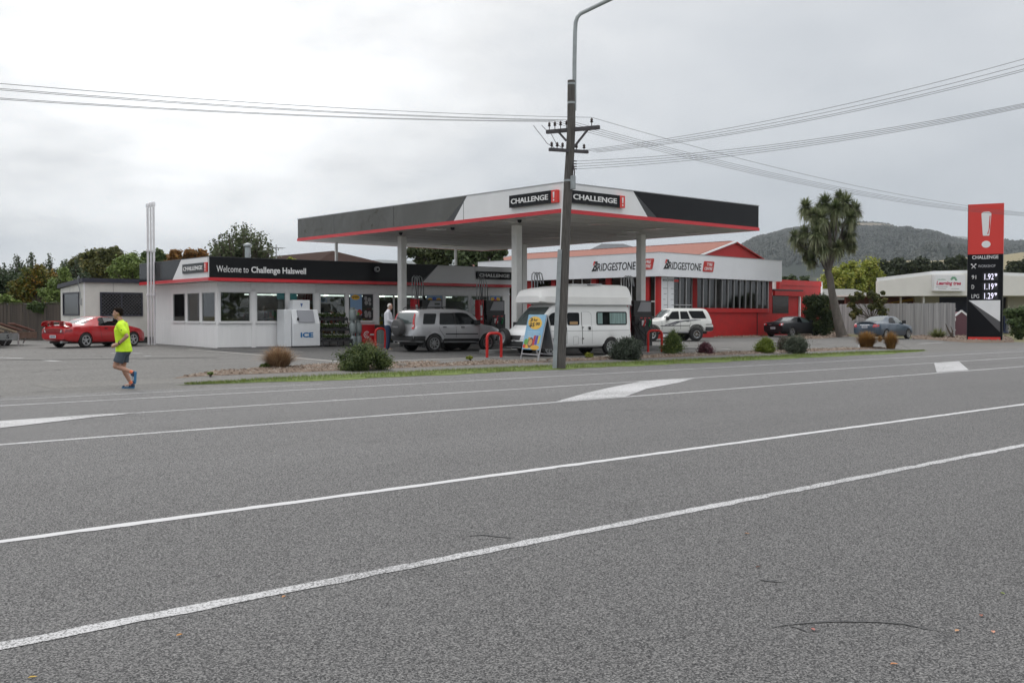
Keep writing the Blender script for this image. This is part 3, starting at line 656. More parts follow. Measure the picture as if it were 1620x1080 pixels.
# sill rail, cladding joints
for (a, b, z0, z1), (pa, pb, _) in zip(ops, OPS):
    win = MB()
    f_ = .045
    win.box(a, b, -.02, .06, z1 - f_, z1).box(a, b, -.02, .06, z0, z0 + f_).box(a, a + f_, -.02, .06, z0 + f_, z1 - f_).box(b - f_, b, -.02, .06, z0 + f_, z1 - f_)
    if pa == 598.5:
        for p in (622.5, 640): win.box(xr(p), xr(p) + .06, -.02, .06, z0 + f_, z1 - f_)
    if pa == 744.5: win.box(xr(774), xr(774) + .04, -.02, .06, z0 + f_, z1 - f_)
    wo_ = win.ob('window', m_fr, shop)
    bxo('pane', m_glass, wo_, a + f_, b - f_, .015, .027, z0 + f_, z1 - f_)
    if z0 > 1: bxo('sill', m_fr, wo_, a - .05, b + .05, -.07, -.021, z0 - .05, z0 + .0)
for i, (a, b, z0, z1) in enumerate(lops):
    f_ = .04; win = MB().box(-.02, .06, a, b, z1 - f_, z1).box(-.02, .06, a, b, z0, z0 + f_).box(-.02, .06, a, a + f_, z0 + f_, z1 - f_).box(-.02, .06, b - f_, b, z0 + f_, z1 - f_)
    wo_ = win.ob('window', m_fr, shop); bxo('pane', m_glass, wo_, .015, .027, a + f_, b - f_, z0 + f_, z1 - f_)
    bxo('sill', m_fr, wo_, -.06, -.021, a - .03, b + .03, z0 - .05, z0)
    bl = MB()
    if i == 0:
        for k in range(7): y_ = a + .1 + (b - a - .2) * k / 7; bl.box(.3, .33, y_, y_ + .055, z0 + .05, z1 - .05)
        bl.ob('vertical_blind', M('blind', (.25, .25, .27), .7), shop)
    else: bl.box(.35, .38, a, b, z0 + .35, z1 - .05).ob('blind', M('blind_dark', (.02, .02, .025), .6), shop)
for px in (345.2, 397.5, 404, 453.5): pass
jt = MB()
for px in (450.5,): jt.box(xr(px), xr(px) + .02, -.012, -.002, g0 + .02, ZS - .08)
jt.ob('cladding_joint', m_char, shop)
# corner posts a little proud of the wall
for px in (400.7, 501): x = xr(px); bxo('pier', m_whitew, shop, x - .1, x + .1, -.03, -.002, g0, fz0 - .005)
bxo('footing', M('footing', (.2, .2, .2), .8), shop, -.015, SW, -.02, -.003, g0 - .1, g0 + .05)
# fascia: front and left faces, overhanging the walls
XE = SW + .3; YE = SD + .2
sf = lambda px, py: w_(px, py, -OV)[0]
k1, k2, k3 = sf(688, 420), sf(665.5, 447), sf(671, 447)      # black | charcoal | silver on the front (slanting)
k1 = w_(693, 419.6, -OV)[0]; k2 = w_(664, 446.5, -OV)[0]; k3 = w_(668.5, 446.5, -OV)[0]
yy = -OV
pf2 = lambda y: (lambda u, v: (u, y, v))
MB().prism([(-OV, fzr), (k2, fzr), (k1, fz1), (-OV, fz1)], pf2(yy + .05), pf2(yy)).ob('fascia_black', m_black, shop)
MB().prism([(k2, fzr), (k3, fzr), (k1, fz1)], pf2(yy + .05), pf2(yy)).ob('fascia_charcoal', m_char, shop)
MB().prism([(k3, fzr), (XE, fzr), (XE, fz1), (k1, fz1)], pf2(yy + .05), pf2(yy)).ob('fascia_silver', M('panel_silver', (.6, .6, .61), .35, .15), shop)
vl = lambda px, py: V(SF, px, py, -OV)[0]
h1, h2 = vl(286.5, 410.5), vl(273, 444)
px2 = lambda x: (lambda u, v: (x, u, v))
MB().prism([(-OV + .05, fzr), (h2, fzr), (h1, fz1), (-OV + .05, fz1)], px2(-OV), px2(-OV + .05)).ob('fascia_white', m_white, shop)
MB().prism([(h2, fzr), (YE, fzr), (YE, fz1), (h1, fz1)], px2(-OV), px2(-OV + .05)).ob('fascia_black', m_black, shop)
MB().box(-OV - .02, XE, -OV - .02, -OV + .05, fz0, fzr - .002).box(-OV - .02, -OV + .05, -OV + .05, YE, fz0, fzr - .002).ob('red_trim', m_red, shop)
MB().box(-OV + .05, XE, -OV + .05, YE, fz0 + .02, fz0 + .08).ob('soffit', m_whitew, shop)
MB().box(-OV + .06, XE, -OV + .06, YE, fz1 - .25, fz1 - .18).ob('roof', m_steel, shop)
MB().box(-OV - .01, XE, -OV - .01, -OV + .08, fz1, fz1 + .025).box(-OV - .01, -OV + .08, -OV + .08, YE, fz1, fz1 + .025).ob('capping', m_char, shop)
bxo('corner_trim', m_white, shop, -OV - .006, -OV + .03, -OV - .006, -OV - .001, fzr, fz1)
bxo('beam_trim', m_whitew, shop, 0, SW, -.03, -.002, ZT + .02, ZT + .12)
# writing on the front
t0 = w_(342.5, 430, -OV - .002)[0]; t1 = w_(393.2, 430, -OV - .002)[0]; t2 = w_(397.5, 430, -OV - .002)[0]; t3 = w_(484, 430, -OV - .002)[0]
zbase = w_(342, 428.6, -OV)[1]; hh = w_(342, 418.2, -OV)[1] - zbase
text('Welcome to', t1 - t0, m_lwhite, shop, (t0, -OV - .001, zbase - .04), 'front', bold=-.004, depth=.02, h=hh)
text('Challenge Halswell', t3 - t2, m_lwhite, shop, (t2, -OV - .001, zbase - .04 - hh * .27), 'front', bold=.022, depth=.02, h=hh * 1.27)
v0, v1 = vl(290.5, 426), vl(328.8, 422); zs = [V(SF, 291, p, -OV)[1] for p in (433.2, 418.6)]
o = challenge(shop, 'left', v0 + OV * 0, v1, zs[0], zs[1], .06, 'corner_sign'); o.location = (-OV, 0, 0)
c0, c1 = w_(755.3, 435, -OV - .1)[0], w_(815, 436, -OV - .1)[0]; zs = [w_(760, p, -OV - .1)[1] for p in (441.3, 429)]
o = challenge(shop, 'front', c0, c1, zs[0], zs[1], .1, 'shop_sign'); o.location = (0, -OV, 0)
x, z = w_(594.5, 426, -OV); MB().lathe([(.12, 0), (.12, .12), (.07, .16), (.001, .16)], 14, c=(0, 0, 0), axis='y').ob('camera', m_steel, shop, smooth=1).location = (x, -OV - .161, z)
x, z = w_(594.5, 426, -OV); MB().lathe([(.065, 0), (.065, .012), (.001, .012)], 12, axis='y').ob('camera_lens', m_black, shop).location = (x, -OV - .175, z)
# flue and its cap on the roof
pf_ = V(SF, 392, 400, 3)[0] if 0 else 0
fx = W(SF, 392, 400, 3.)[0]; fzt = W(SF, 392, 384, 3.)[1]
fl = MB().lathe([(.13, fz1 - .2), (.13, fzt - .2)], 14, c=(fx, 3, 0)).lathe([(.2, fzt - .15), (.2, fzt - .08), (.02, fzt)], 14, c=(fx, 3, 0)).ob('flue', m_galv, shop, smooth=1)
# inside: floor, back wall, lit ceiling tubes, shelves of goods
MB().box(.15, SW - .15, .15, SD - .15, .18, g0 + .03).ob('floor', M('lino', (.3, .29, .27), .4), shop)
MB().box(.16, SW - .15, SD - .5, SD - .45, g0 + .03, fz0 - .02).ob('back_wall', M('back_wall', (.2, .17, .15), .7, var=.2, vs=1), shop)
MB().box(.15, SW - .15, .15, SD - .15, fz0 - .05, fz0 - .01).ob('ceiling', M('ceiling_dim', (.3, .3, .3), .8), shop)
m_tube = M('tube_light', (1, .98, .9), .5, emit=2.2)
for yy_ in (1.5, 4.2):
    for px in (478, 520, 560, 612, 640, 668, 722): 
        x = xr(px); MB().box(x - .75, x + .75, yy_ - .09, yy_ + .09, ZT - .14 + .02 * yy_, ZT - .08 + .02 * yy_).ob('tube_light', m_tube, shop)
def goods(name, cols, s=(9, 9, 5)):
    if name in MATS: return MATS[name]
    m = bpy.data.materials.new(name); m.use_nodes = True; t = m.node_tree; b = t.nodes['Principled BSDF']; tc = nn(t, 'ShaderNodeTexCoord')
    mp = nn(t, 'ShaderNodeMapping'); mp.inputs['Scale'].default_value = s; v = nn(t, 'ShaderNodeTexVoronoi'); v.distance = 'CHEBYCHEV'; v.inputs['Scale'].default_value = 1; v.inputs['Randomness'].default_value = .3
    t.links.new(tc.outputs['Object'], mp.inputs[0]); t.links.new(mp.outputs[0], v.inputs['Vector']); sc = nn(t, 'ShaderNodeSeparateColor'); t.links.new(v.outputs['Color'], sc.inputs[0])
    r = nn(t, 'ShaderNodeValToRGB'); r.color_ramp.interpolation = 'CONSTANT'; t.links.new(sc.outputs[0], r.inputs[0]); e = r.color_ramp.elements
    for i, c in enumerate(cols):
        q = e[0] if i == 0 else (e[1] if i == 1 else e.new(i / len(cols))); q.position = i / len(cols); q.color = tuple(c) + (1,)
    t.links.new(r.outputs[0], b.inputs['Base Color']); MATS[name] = m; return m
m_goods = goods('goods', [(.35, .03, .03), (.05, .05, .06), (.45, .3, .05), (.05, .12, .3), (.5, .5, .5), (.05, .2, .06), (.2, .08, .04), (.02, .02, .02)])
for px, y, hgt in ((470, 2.2, 1.5), (520, 1.6, 1.7), (565, 2.6, 1.5), (616, 3.2, 1.6), (648, 2.4, 1.4), (685, 2.0, 1.3), (725, 2.4, 1.2), (765, 2.2, 1.2)):
    x = xr(px); sh = MB()
    for k in range(4): sh.box(x - .55, x + .55, y - .25, y + .25, g0 + .1 + k * hgt / 4, g0 + .13 + k * hgt / 4)
    so_ = sh.box(x - .55, x + .55, y - .01, y + .01, g0 + .05, g0 + hgt + .05).ob('shelf', m_steel, shop)
    gd = MB()
    for k in range(4): gd.box(x - .52, x + .52, y - .22, y - .02, g0 + .14 + k * hgt / 4, g0 + .14 + k * hgt / 4 + hgt / 5.2)
    gd.ob('goods', m_goods, so_)
xc = xr(452); bxo('menu_board', M('teal_screen', (.02, .25, .27), .4, emit=.3), shop, xc + .05, xc + 1.0, .9, .95, 2.3, 2.75)
bxo('menu_board', M('red_board', (.35, .03, .03), .5), shop, xc + 1.05, xc + 1.9, .9, .95, 2.25, 2.75)
bxo('window_banner', M('blue_banner', (.02, .12, .35), .5), shop, xr(506.5), xr(518.5), .04, .05, ZT - .42, ZT - .2)
# posters on the windows
def poster(par, x0, x1, z0, z1, y, kind):
    bg = {'sky': (.22, .36, .55), 'dark': (.025, .027, .03), 'paper': (.6, .6, .58)}[kind]
    b = bxo('poster', M('poster_' + kind, bg, .4), par, x0, x1, y - .006, y, z0, z1); Wp, Hp = x1 - x0, z1 - z0
    def blob(cx_, cz_, rx_, rz_, mat, dy=.003, nm='print'):
        return MB().prism([(x0 + cx_ * Wp + rx_ * Wp * math.cos(t), z0 + cz_ * Hp + rz_ * Hp * math.sin(t)) for t in np.linspace(0, 2 * math.pi, 15)[:-1]], pf2(y - .006), pf2(y - .006 - dy)).ob(nm, mat, b)
    my = M('print_yellow', (.8, .45, .03), .4); mr_ = M('print_red', (.55, .05, .03), .4); mg = M('print_green', (.12, .3, .05), .4)
    if kind == 'sky':
        if Hp > Wp * 1.1:
            blob(.45, .86, .36, .12, my); blob(.2, .2, .2, .12, my); blob(.8, .15, .2, .14, mr_, .004); blob(.5, .08, .3, .09, mg, .005)
            text('$400', Wp * .5, m_ink, b, (x0 + Wp * .2, y - .0092, z0 + Hp * .82), 'front', bold=.03, depth=.003, h=Hp * .09)
        else:
            blob(.22, .6, .2, .24, my); blob(.78, .6, .2, .24, my); blob(.5, .4, .2, .3, mr_, .004); blob(.5, .75, .13, .16, M('print_blue', (.05, .12, .5), .4), .005); blob(.25, .2, .24, .16, mg, .005)
    if kind == 'dark':
        for c_, r_ in (((.3, .7), .15), ((.65, .6), .17), ((.35, .38), .17), ((.7, .3), .13)): blob(c_[0], c_[1], r_, r_ * Wp / Hp * 1.1, M('print_grey', (.3, .3, .3), .5))
    if kind == 'paper':
        for k in range(3): bxo('print', M('print_line', (.3, .1, .1), .5), b, x0 + Wp * .12, x0 + Wp * .88, y - .009, y - .0061, z0 + Hp * (.2 + .25 * k), z0 + Hp * (.3 + .25 * k))
    return b
Z_ = lambda px, py: w_(px, py, -.03)[1]
X_ = lambda px: w_(px, 490, -.03)[0]
poster(shop, X_(554), X_(572.6), Z_(560, 499), Z_(560, 465.5), -.03, 'sky')
poster(shop, X_(573.6), X_(590), Z_(580, 487), Z_(580, 465.5), -.03, 'dark'); poster(shop, X_(573.6), X_(590), Z_(580, 504), Z_(580, 490), -.03, 'dark')
poster(shop, X_(553), X_(565), Z_(560, 498.5), Z_(560, 489), -.045, 'paper')
poster(shop, X_(675), X_(699), Z_(685, 490), Z_(685, 467.5), -.03, 'sky'); poster(shop, X_(776), X_(791), Z_(785, 482), Z_(785, 468), -.03, 'sky')
bxo('notice', M('notice', (.6, .6, .62), .5), shop, X_(744.5), X_(765), -.035, -.031, Z_(750, 496.5), Z_(750, 489.5)); bxo('notice', M('notice', (.6, .6, .62), .5), shop, X_(744.3), X_(747.5), -.035, -.031, Z_(745, 483), Z_(745, 472))
# ================================================================== things round the shop
m_ice = M('ice_white', (.78, .8, .82), .35, var=.04, vs=3)
m_bollard = M('bollard_red', (.5, .015, .012), .35)
m_rubber = M('rubber', (.018, .018, .018), .8)
m_blk = M('plastic_black', (.02, .02, .022), .45)
def inshop(px, py_ground):          # local point of the shop frame on the ground
    p = Gs(px, py_ground); c, s = math.cos(SA), math.sin(SA); X, Y = p.x - W0.x, p.y - W0.y; return c * X + s * Y, -s * X + c * Y
def shopw(x, y): c, s = math.cos(SA), math.sin(SA); X, Y = W0.x + c * x - s * y, W0.y + s * x + c * y; return Vector((X, Y, gz(Y)))
# ice chest
IY = -.95
ix0, ix1 = W(SF, 464, 540, IY)[0], W(SF, 506.5, 540, IY)[0]; iw = ix1 - ix0
ice = thing('ice_chest', 'white sloped-front ice chest with blue lettering against the shop wall', 'ice freezer', shopw(ix0, IY), SA)
prof = [(0, .05), (0, 1.02), (.22, 1.62), (.75, 1.62), (.75, .05)]
MB().prism(prof, lambda u, v: (0, u, v), lambda u, v: (iw, u, v)).ob('cabinet', m_ice, ice, bevel=.02)
MB().prism([(.0, 1.06), (.2, 1.56)], lambda u, v: (iw * .22, u, v), lambda u, v: (iw * .85, u, v), caps=False)
dm = MB(); dm.add([(iw * .2, -.012 + .01, 1.07), (iw * .8, -.002, 1.07), (iw * .8, .192, 1.58), (iw * .2, .192, 1.58), (iw * .2, -.032, 1.08), (iw * .8, -.032, 1.08), (iw * .8, .162, 1.6), (iw * .2, .162, 1.6)],
       [(4, 5, 6, 7), (0, 1, 5, 4), (1, 2, 6, 5), (2, 3, 7, 6), (3, 0, 4, 7)]); dd = dm.ob('lid', M('ice_lid', (.33, .34, .37), .4), ice)
MB().box(iw * .14, iw * .2, -.04, .0, 1.15, 1.27).ob('handle', m_blk, dd)
MB().box(iw * .1, iw * .72, .25, .7, 1.621, 2.03).ob('top_unit', m_ice, ice, bevel=.01)
MB().box(.02, iw - .02, .05, .7, 0, .05).ob('plinth', m_blk, ice)
MB().prism([(iw * .41 + .07 * math.cos(t), 1.83 + .11 * math.sin(t)) for t in np.linspace(0, 2 * math.pi, 4)[:-1] + .5], lambda u, v: (u, .249, v), lambda u, v: (u, .243, v)).ob('emblem', M('emblem_blue', (.08, .15, .35), .4), ice)
text('ICE', iw * .47, M('letter_blue', (.015, .17, .42), .4), ice, (iw * .27, -.004, .42), 'front', bold=.04, depth=.006, h=.22)
sx0 = W(SF, 447, 540, IY + .3)[0]
ic2 = thing('ice_chest', 'plain white upright freezer box close beside the lettered ice chest', 'freezer', shopw(sx0, IY + .12), SA)
MB().box(0, ix0 - sx0 - .03, 0, .7, .03, 1.62).ob('cabinet', m_ice, ic2, bevel=.02)
# plant stands
m_std = M('stand_black', (.03, .03, .032), .5)
m_pl = leafmat('bedding_leaf', (.03, .05, .02), (.07, .11, .03), (.13, .17, .06)); m_flw = M('flower_white', (.75, .75, .7), .5); m_flr = M('flower_red', (.5, .05, .04), .5)
px0, px1 = W(SF, 508.5, 540, -.75)[0], W(SF, 553.5, 540, -.75)[0]
st_ = thing('plant_stand', 'three-tier black metal plant stand in front of the shop window', 'plant stand', shopw(px0, -.75), SA); pw = px1 - px0
tiers = [.25, .72, 1.18]
for z, d0 in zip(tiers, (-.25, -.05, .15)):
    MB().box(0, pw, d0, d0 + .42, z - .03, z).box(0, pw, d0 - .02, d0, z - .03, z + .08).ob('shelf', m_std, st_)
for x in (0, pw / 2, pw):
    MB().beam((x, -.25, 0), (x, .3, 1.3), .04, .03).ob('leg', m_std, st_); MB().beam((x, .57, 0), (x, .57, 1.2), .04, .03).ob('leg', m_std, st_)
rgp = np.random.default_rng(7)
plant0 = None; kk = 0
for ti, (z, d0) in enumerate(zip(tiers, (-.25, -.05, .15))):
    for j in range(7):
        x = .15 + (pw - .3) * j / 6; loc = shopw(px0 + x, -.75 + d0 + .2); loc.z += z + .004
        lab = f'potted bedding plant on the {["lowest", "middle", "top"][ti]} shelf of the plant stand, {["first", "second", "third", "fourth", "fifth", "sixth", "seventh"][j]} from the ice chest'
        if plant0 is None:
            plant0 = thing('potted_plant', lab, 'plant', loc, SA, 'potted plants on the stand')
            MB().lathe([(.06, 0), (.085, .12), (.08, .12), (.001, .11)], 10).ob('pot', m_std, plant0)
            P, tn = leaves_arr(rgp, np.array([[0, 0, .2], [.06, 0, .24], [-.06, .03, .22]]), np.array([.11, .09, .1]), 90, .06); mesh_quads('foliage', P, tn, m_pl, plant0)
            fb = MB()
            for _ in range(3):
                a, b, c = rgp.uniform(-.1, .1), rgp.uniform(-.12, -.02), rgp.uniform(.2, .33); fb.lathe([(.001, -.02), (.022, 0), (.001, .02)], 6, c=(a, b, c))
            fb.ob('flower', m_flw, plant0)
        else: dup(plant0, loc, SA + rgp.uniform(-1, 1), lab)
# stacked gas bottles
m_gas = M('gas_grey', (.27, .31, .31), .45, .1, var=.1)
def gas(loc, label):
    g = thing('gas_bottle', label, 'gas bottle', loc, SA, 'gas bottles stacked by the plant stand')
    MB().lathe([(.13, 0), (.13, .04), (.155, .07), (.16, .12), (.16, .36), (.135, .43), (.06, .47), (.001, .47)], 18).ob('tank', m_gas, g, smooth=60)
    for a in (0, math.pi): 
        c = MB()
        pts_ = [(.1 * math.cos(a + t), .1 * math.sin(a + t)) for t in np.linspace(-1.1, 1.1, 7)]
        for p, q in zip(pts_, pts_[1:]): c.add([(p[0], p[1], .43), (q[0], q[1], .43), (q[0], q[1], .57), (p[0], p[1], .57)], [(0, 1, 2, 3)])
        cc = c.ob('collar', m_gas, g); so_ = cc.modifiers.new('t', 'SOLIDIFY'); so_.thickness = .008
    MB().lathe([(.02, .47), (.025, .54), (.04, .545), (.04, .56), (.001, .56)], 8).ob('valve', m_steel, g)
    return g
gx_ = W(SF, 557, 540, -.75)[0]
g0_ = None
for k, (dx, n_) in enumerate(((0, 3), (.35, 2))):
    for j in range(n_):
        loc = shopw(gx_ + dx, -.8 + .1 * k); loc.z += .58 * j
        lab = f'grey steel gas bottle, {["bottom", "middle", "top"][j] if n_ == 3 else ["lower", "upper"][j]} of the {["taller stack beside the plants", "shorter stack beside the red cooler"][k]}'
        if g0_ is None: g0_ = gas(loc, lab)
        else: dup(g0_, loc, SA, lab)
# red drinks cooler, bin
cx0, cx1 = W(SF, 571, 540, -.7)[0], W(SF, 600, 540, -.7)[0]
rc = thing('drinks_cooler', 'red drinks cooler cabinet with white round swirl below the dark posters', 'cooler', shopw(cx0, -.7), SA); cwid = cx1 - cx0
MB().box(0, cwid, 0, .6, .06, .88).ob('cabinet', m_red, rc, bevel=.02); MB().box(-.01, cwid + .01, -.01, .6, .885, .95).ob('lid', m_red, rc, bevel=.02)
sw = MB(); pts_ = [(.3 + .14 * math.cos(t), .5 + .14 * math.sin(t)) for t in np.linspace(.7, 5.6, 14)]
for p, q in zip(pts_, pts_[1:]): sw.beam((p[0], -.006, p[1]), (q[0], -.006, q[1]), .01, .035)
pts_ = [(.3 + .06 * math.cos(t), .5 + .06 * math.sin(t)) for t in np.linspace(.7, 5.6, 10)]
for p, q in zip(pts_, pts_[1:]): sw.beam((p[0], -.006, p[1]), (q[0], -.006, q[1]), .01, .025)
sw.box(.48, .68, -.011, -.002, .47, .54); sw.ob('emblem', m_lwhite, rc)
p = Gs(604, 547); bn = thing('rubbish_bin', 'grey-green rubbish bin with a dark top behind the red hoop bollard', 'bin', p, SA)
MB().box(-.22, .22, -.22, .22, .03, .75).ob('body', M('bin_grey', (.16, .2, .19), .5), bn, bevel=.03); MB().box(-.24, .24, -.24, .24, .755, .95).ob('hood', m_blk, bn, bevel=.03); MB().box(-.12, .12, -.244, -.241, .8, .9).ob('slot', m_dark, bn)
# vent pipes beside the shop
m_pipe = M('pipe_white', (.68, .68, .7), .4, var=.08, vs=3)
for k, (pb, pt, yb, yt, r_) in enumerate(((235.3, 232.5, 545.2, 321, .05), (240, 237, 545.2, 319.5, .042), (244.6, 241.5, 545.2, 318.5, .052))):
    b = Gs(pb, yb); D_ = b.x * dX + b.y * dY; top = atD(pb - 2.6, yt, D_).z - b.z
    o = MB().lathe([(r_, 0), (r_, top - .25)], 12).lathe([(r_ + .03, top - .22), (r_ + .03, top - .05), (.02, top)], 12).ob('vent_pipe', m_pipe, smooth=60); o.location = b
    MB().lathe([(r_ + .035, 2.2), (r_ + .035, 2.3)], 12).lathe([(r_ + .035, 4.2), (r_ + .035, 4.28)], 12).ob('bracket', m_pipe, o)
    tag(o, f'tall thin white tank vent pipe, {["leftmost", "middle", "rightmost"][k]} of three beside the shop wall', 'vent pipe', 'white vent pipes beside the shop')
# hoop bollards
def hoop(pl, pr, h, label):
    a, b = pl, pr; g = thing('hoop_bollard', label, 'bollard', a, 0, 'red hoop bollards round the pumps'); d = b - a; d.z = 0; L = d.length; u = d.normalized(); r_ = .16
    P = [Vector((0, 0, 0)), Vector((0, 0, h - r_))] + [Vector((0, 0, h - r_)) + u * (r_ - r_ * math.cos(t)) + Vector((0, 0, r_ * math.sin(t))) for t in np.linspace(.3, math.pi / 2, 4)]
    P += [u * (L - r_ + r_ * math.sin(t)) + Vector((0, 0, h - r_ + r_ * math.cos(t))) for t in np.linspace(0, math.pi / 2 - .3, 4)] + [u * L + Vector((0, 0, h - r_)), u * L + Vector((0, 0, b.z - a.z))]
    MB().tube(P, .05, 12).ob('hoop', m_bollard, g, smooth=60)
    for q in (Vector((0, 0, 0)), u * L): MB().lathe([(.09, .001), (.09, .014)], 12, c=q).ob('foot', m_steel, g)
b1_ = Gs(609.5, 551); hoop(b1_ + Vector((-.42, .1, 0)), b1_, .84, 'red hoop bollard behind the big green shrub, nearest the shop')
a_ = Gs(770.5, 566); hoop(a_, a_ + Vector((.55, -.12, 0)), .86, "red hoop bollard by the campervan's front spare wheel")
a_ = Gs(1047, 557); hoop(a_ + Vector((-.5, .3, .0)), a_, .88, 'red hoop bollard between the column and the green conical shrub')
# pump islands and pumps
m_isl = M('island_concrete', (.16, .16, .155), .8, var=.2, vs=2)
for nm, y, x0, x1 in (('front', 30.25, 25.2, 35.6), ('rear', 38.0, 25.2, 35.6)):
    o = MB().prism(rnd([(x0, y - .55), (x1, y - .55), (x1, y + .55), (x0, y + .55)], .5, 5), lambda u, v: (u - x0, v - y, 0), lambda u, v: (u - x0, v - y, .13)).ob('pump_island', m_isl); o.location = (x0, y, gz(y) - .005)
    tag(o, f'raised concrete pump island of the {nm} row under the canopy', 'kerbed island')
def pump(loc, label, mast=True, rz=0):
    g = thing('fuel_pump', label, 'fuel pump', loc, rz, 'fuel pumps under the canopy')
    body = MB().prism(rnd([(.1, 0), (1.25, 0), (1.25, 1.32), (.1, 1.32)], .03), lambda u, v: (u, -.28, v), lambda u, v: (u, .28, v)).ob('cabinet', m_blk, g, bevel=.01)
    hd = MB().prism([(.1, 1.32), (1.25, 1.32), (1.25, 1.98), (.1, 1.98)], lambda u, v: (u, -.22 + (v - 1.32) * .0, v), lambda u, v: (u, .22, v)).ob('head', m_blk, g, bevel=.01)
    for s in (-1, 1):
        q = MB().prism([(.32, 1.5), (1.2, 1.5), (1.2, 1.93), (.55, 1.93)], lambda u, v: (u, s * .221, v), lambda u, v: (u, s * .232, v)).ob('display', M('pump_grey', (.3, .3, .32), .4), hd)
        for k in range(2): bxo('screen', M('lcd', (.08, .09, .08), .2), q, .8, 1.1, min(s * .2325, s * .236), max(s * .2325, s * .236), 1.57 + .17 * k, 1.66 + .17 * k)
        for k in range(3):
            bxo('button', M('btn_red', (.45, .03, .03), .4), g, .45 + .25 * k, .6 + .25 * k, min(s * .281, s * .29), max(s * .281, s * .29), 1.2, 1.25)
        bxo('price_card', m_lwhite, g, .55, .78, min(s * .281, s * .287), max(s * .281, s * .287), .9, 1.12)
        for k in range(3):
            x = .3 + .35 * k
            MB().beam((x, s * .29, .85), (x, s * .4, 1.1), .06, .05).beam((x, s * .4, 1.1), (x, s * .34, 1.16), .05, .04).ob('nozzle', [m_blk, m_red, M('noz_green', (.02, .2, .08), .4)][k], g)
            MB().tube([(x, s * .32, .85), (x + .03, s * .42, .45), (x - .05, s * .45, .2), (x - .18, s * .42, .3), (-.1, s * .3, 1.1), (-.18, s * .16, 2.3), (-.18, s * .1, 2.75)], .018, 6).ob('hose', m_rubber, g, smooth=60)
    if mast:
        tw = MB().box(-.30, .0, -.15, .15, 0, 2.0).ob('red_panel', m_red, g, bevel=.01)
        for s in (-1, 1):
            k_ = MB(); f = lambda u, v: (-.15 + u, s * .151, v); f2 = lambda u, v: (-.15 + u, s * .16, v)
            k_.prism([(-.07, 1.75), (-.045, 1.25), (.045, 1.25), (.07, 1.75)], f, f2); k_.prism([(.06 * math.cos(t), 1.1 + .07 * math.sin(t)) for t in np.linspace(0, 6.28, 11)[:-1]], f, f2); k_.ob('exclamation_mark', m_lwhite, tw)
        for k in range(3):
            x = -.3 + .15 * k
            MB().tube([(x, 0, 2.02), (x, 0, 2.85), (x + .02, .0, 2.98), (x + .1, -.02, 3.05), (x + .2, -.05, 2.98), (x + .24, -.1, 2.6)], .022, 8).ob('hose_mast', m_steel, g, smooth=60)
            MB().tube([(x + .1, -.02, 3.04), (x + .2, -.05, 3.0), (x + .27, -.1, 2.6), (x + .24, -.14, 2.0)], .016, 6).ob('hose_drop', m_rubber, g, smooth=60)
    return g
IZ = .13
p1 = pump((27.75, 38.0, gz(38) + IZ - .01), "black fuel pump with red hose tower showing above the silver car's roof")
dup(p1, (31.55, 38.0, gz(38) + IZ - .01), 0, 'black fuel pump with light grey display between the silver car and the campervan')
dup(p1, (28.0, 30.25, gz(30.25) + IZ - .01), 0, 'fuel pump almost hidden behind the campervan roof, only its hoses rising above it')
dup(p1, (33.4, 30.25, gz(30.25) + IZ - .01), 0, 'fuel pump with red exclamation panel just behind the campervan rear')
# sandwich board
SB = Gs(823.5, 568.5); sbR = Gs(851, 572.5)
m_sb = M('board_frame', (.5, .5, .52), .4, .3)
sbd = thing('sandwich_board', 'sandwich board with yellow 3 for $5.00 bubble standing in front of the campervan', 'sandwich board', SB, math.atan2((sbR - SB).y, (sbR - SB).x))
bw = (sbR - SB).length; BH = 1.52; y_ax = .34
def bp_(u, z, o=0): return (u, y_ax * z / BH - o, z)     # the front leaf leans back
for u in (0, bw): MB().beam(bp_(u, 0), bp_(u, BH), .035, .03).ob('leg', m_sb, sbd)
for u in (0, bw): MB().beam((u, 2 * y_ax, 0), (u, y_ax + .03, BH), .035, .03).ob('leg', m_sb, sbd)
MB().beam(bp_(0, .2), bp_(bw, .2), .03, .04).ob('rail', m_sb, sbd); MB().beam((0, 1.87 * y_ax, .2), (bw, 1.87 * y_ax, .2), .03, .04).ob('rail', m_sb, sbd)
MB().add([(0.02, 1.75 * y_ax, .38), (bw - .02, 1.75 * y_ax, .38), (bw - .02, y_ax + .03, BH - .01), (.02, y_ax + .03, BH - .01), (0.02, 1.75 * y_ax + .02, .38), (bw - .02, 1.75 * y_ax + .02, .38), (bw - .02, y_ax + .05, BH - .01), (.02, y_ax + .05, BH - .01)],
        [(0, 1, 2, 3), (7, 6, 5, 4), (0, 4, 5, 1), (1, 5, 6, 2), (2, 6, 7, 3), (3, 7, 4, 0)]).ob('rear_panel', M('board_back', (.2, .2, .21), .6), sbd)
z0_, z1_ = .36, BH + .02
pn = MB().prism([(.0, z0_), (bw, z0_), (bw, z1_), (.0, z1_)], lambda u, v: bp_(u, v, .02), lambda u, v: bp_(u, v, .032)).ob('poster_panel', M('poster_blue', (.2, .42, .62), .35, var=.25, vs=1.2, col2=(.33, .55, .72)), sbd)
def disc(cx_, cz_, rx_, rz_, mat, o, nm='print', rot=0):
    c, s = math.cos(rot), math.sin(rot); pts_ = [(cx_ + rx_ * math.cos(t) * c - rz_ * math.sin(t) * s, cz_ + rx_ * math.cos(t) * s + rz_ * math.sin(t) * c) for t in np.linspace(0, 2 * math.pi, 25)[:-1]]
    return MB().prism(pts_, lambda u, v: bp_(u, v, .033), lambda u, v: bp_(u, v, .033 + o)).ob(nm, mat, pn)
my_ = M('bubble_yellow', (.78, .48, .07), .4)
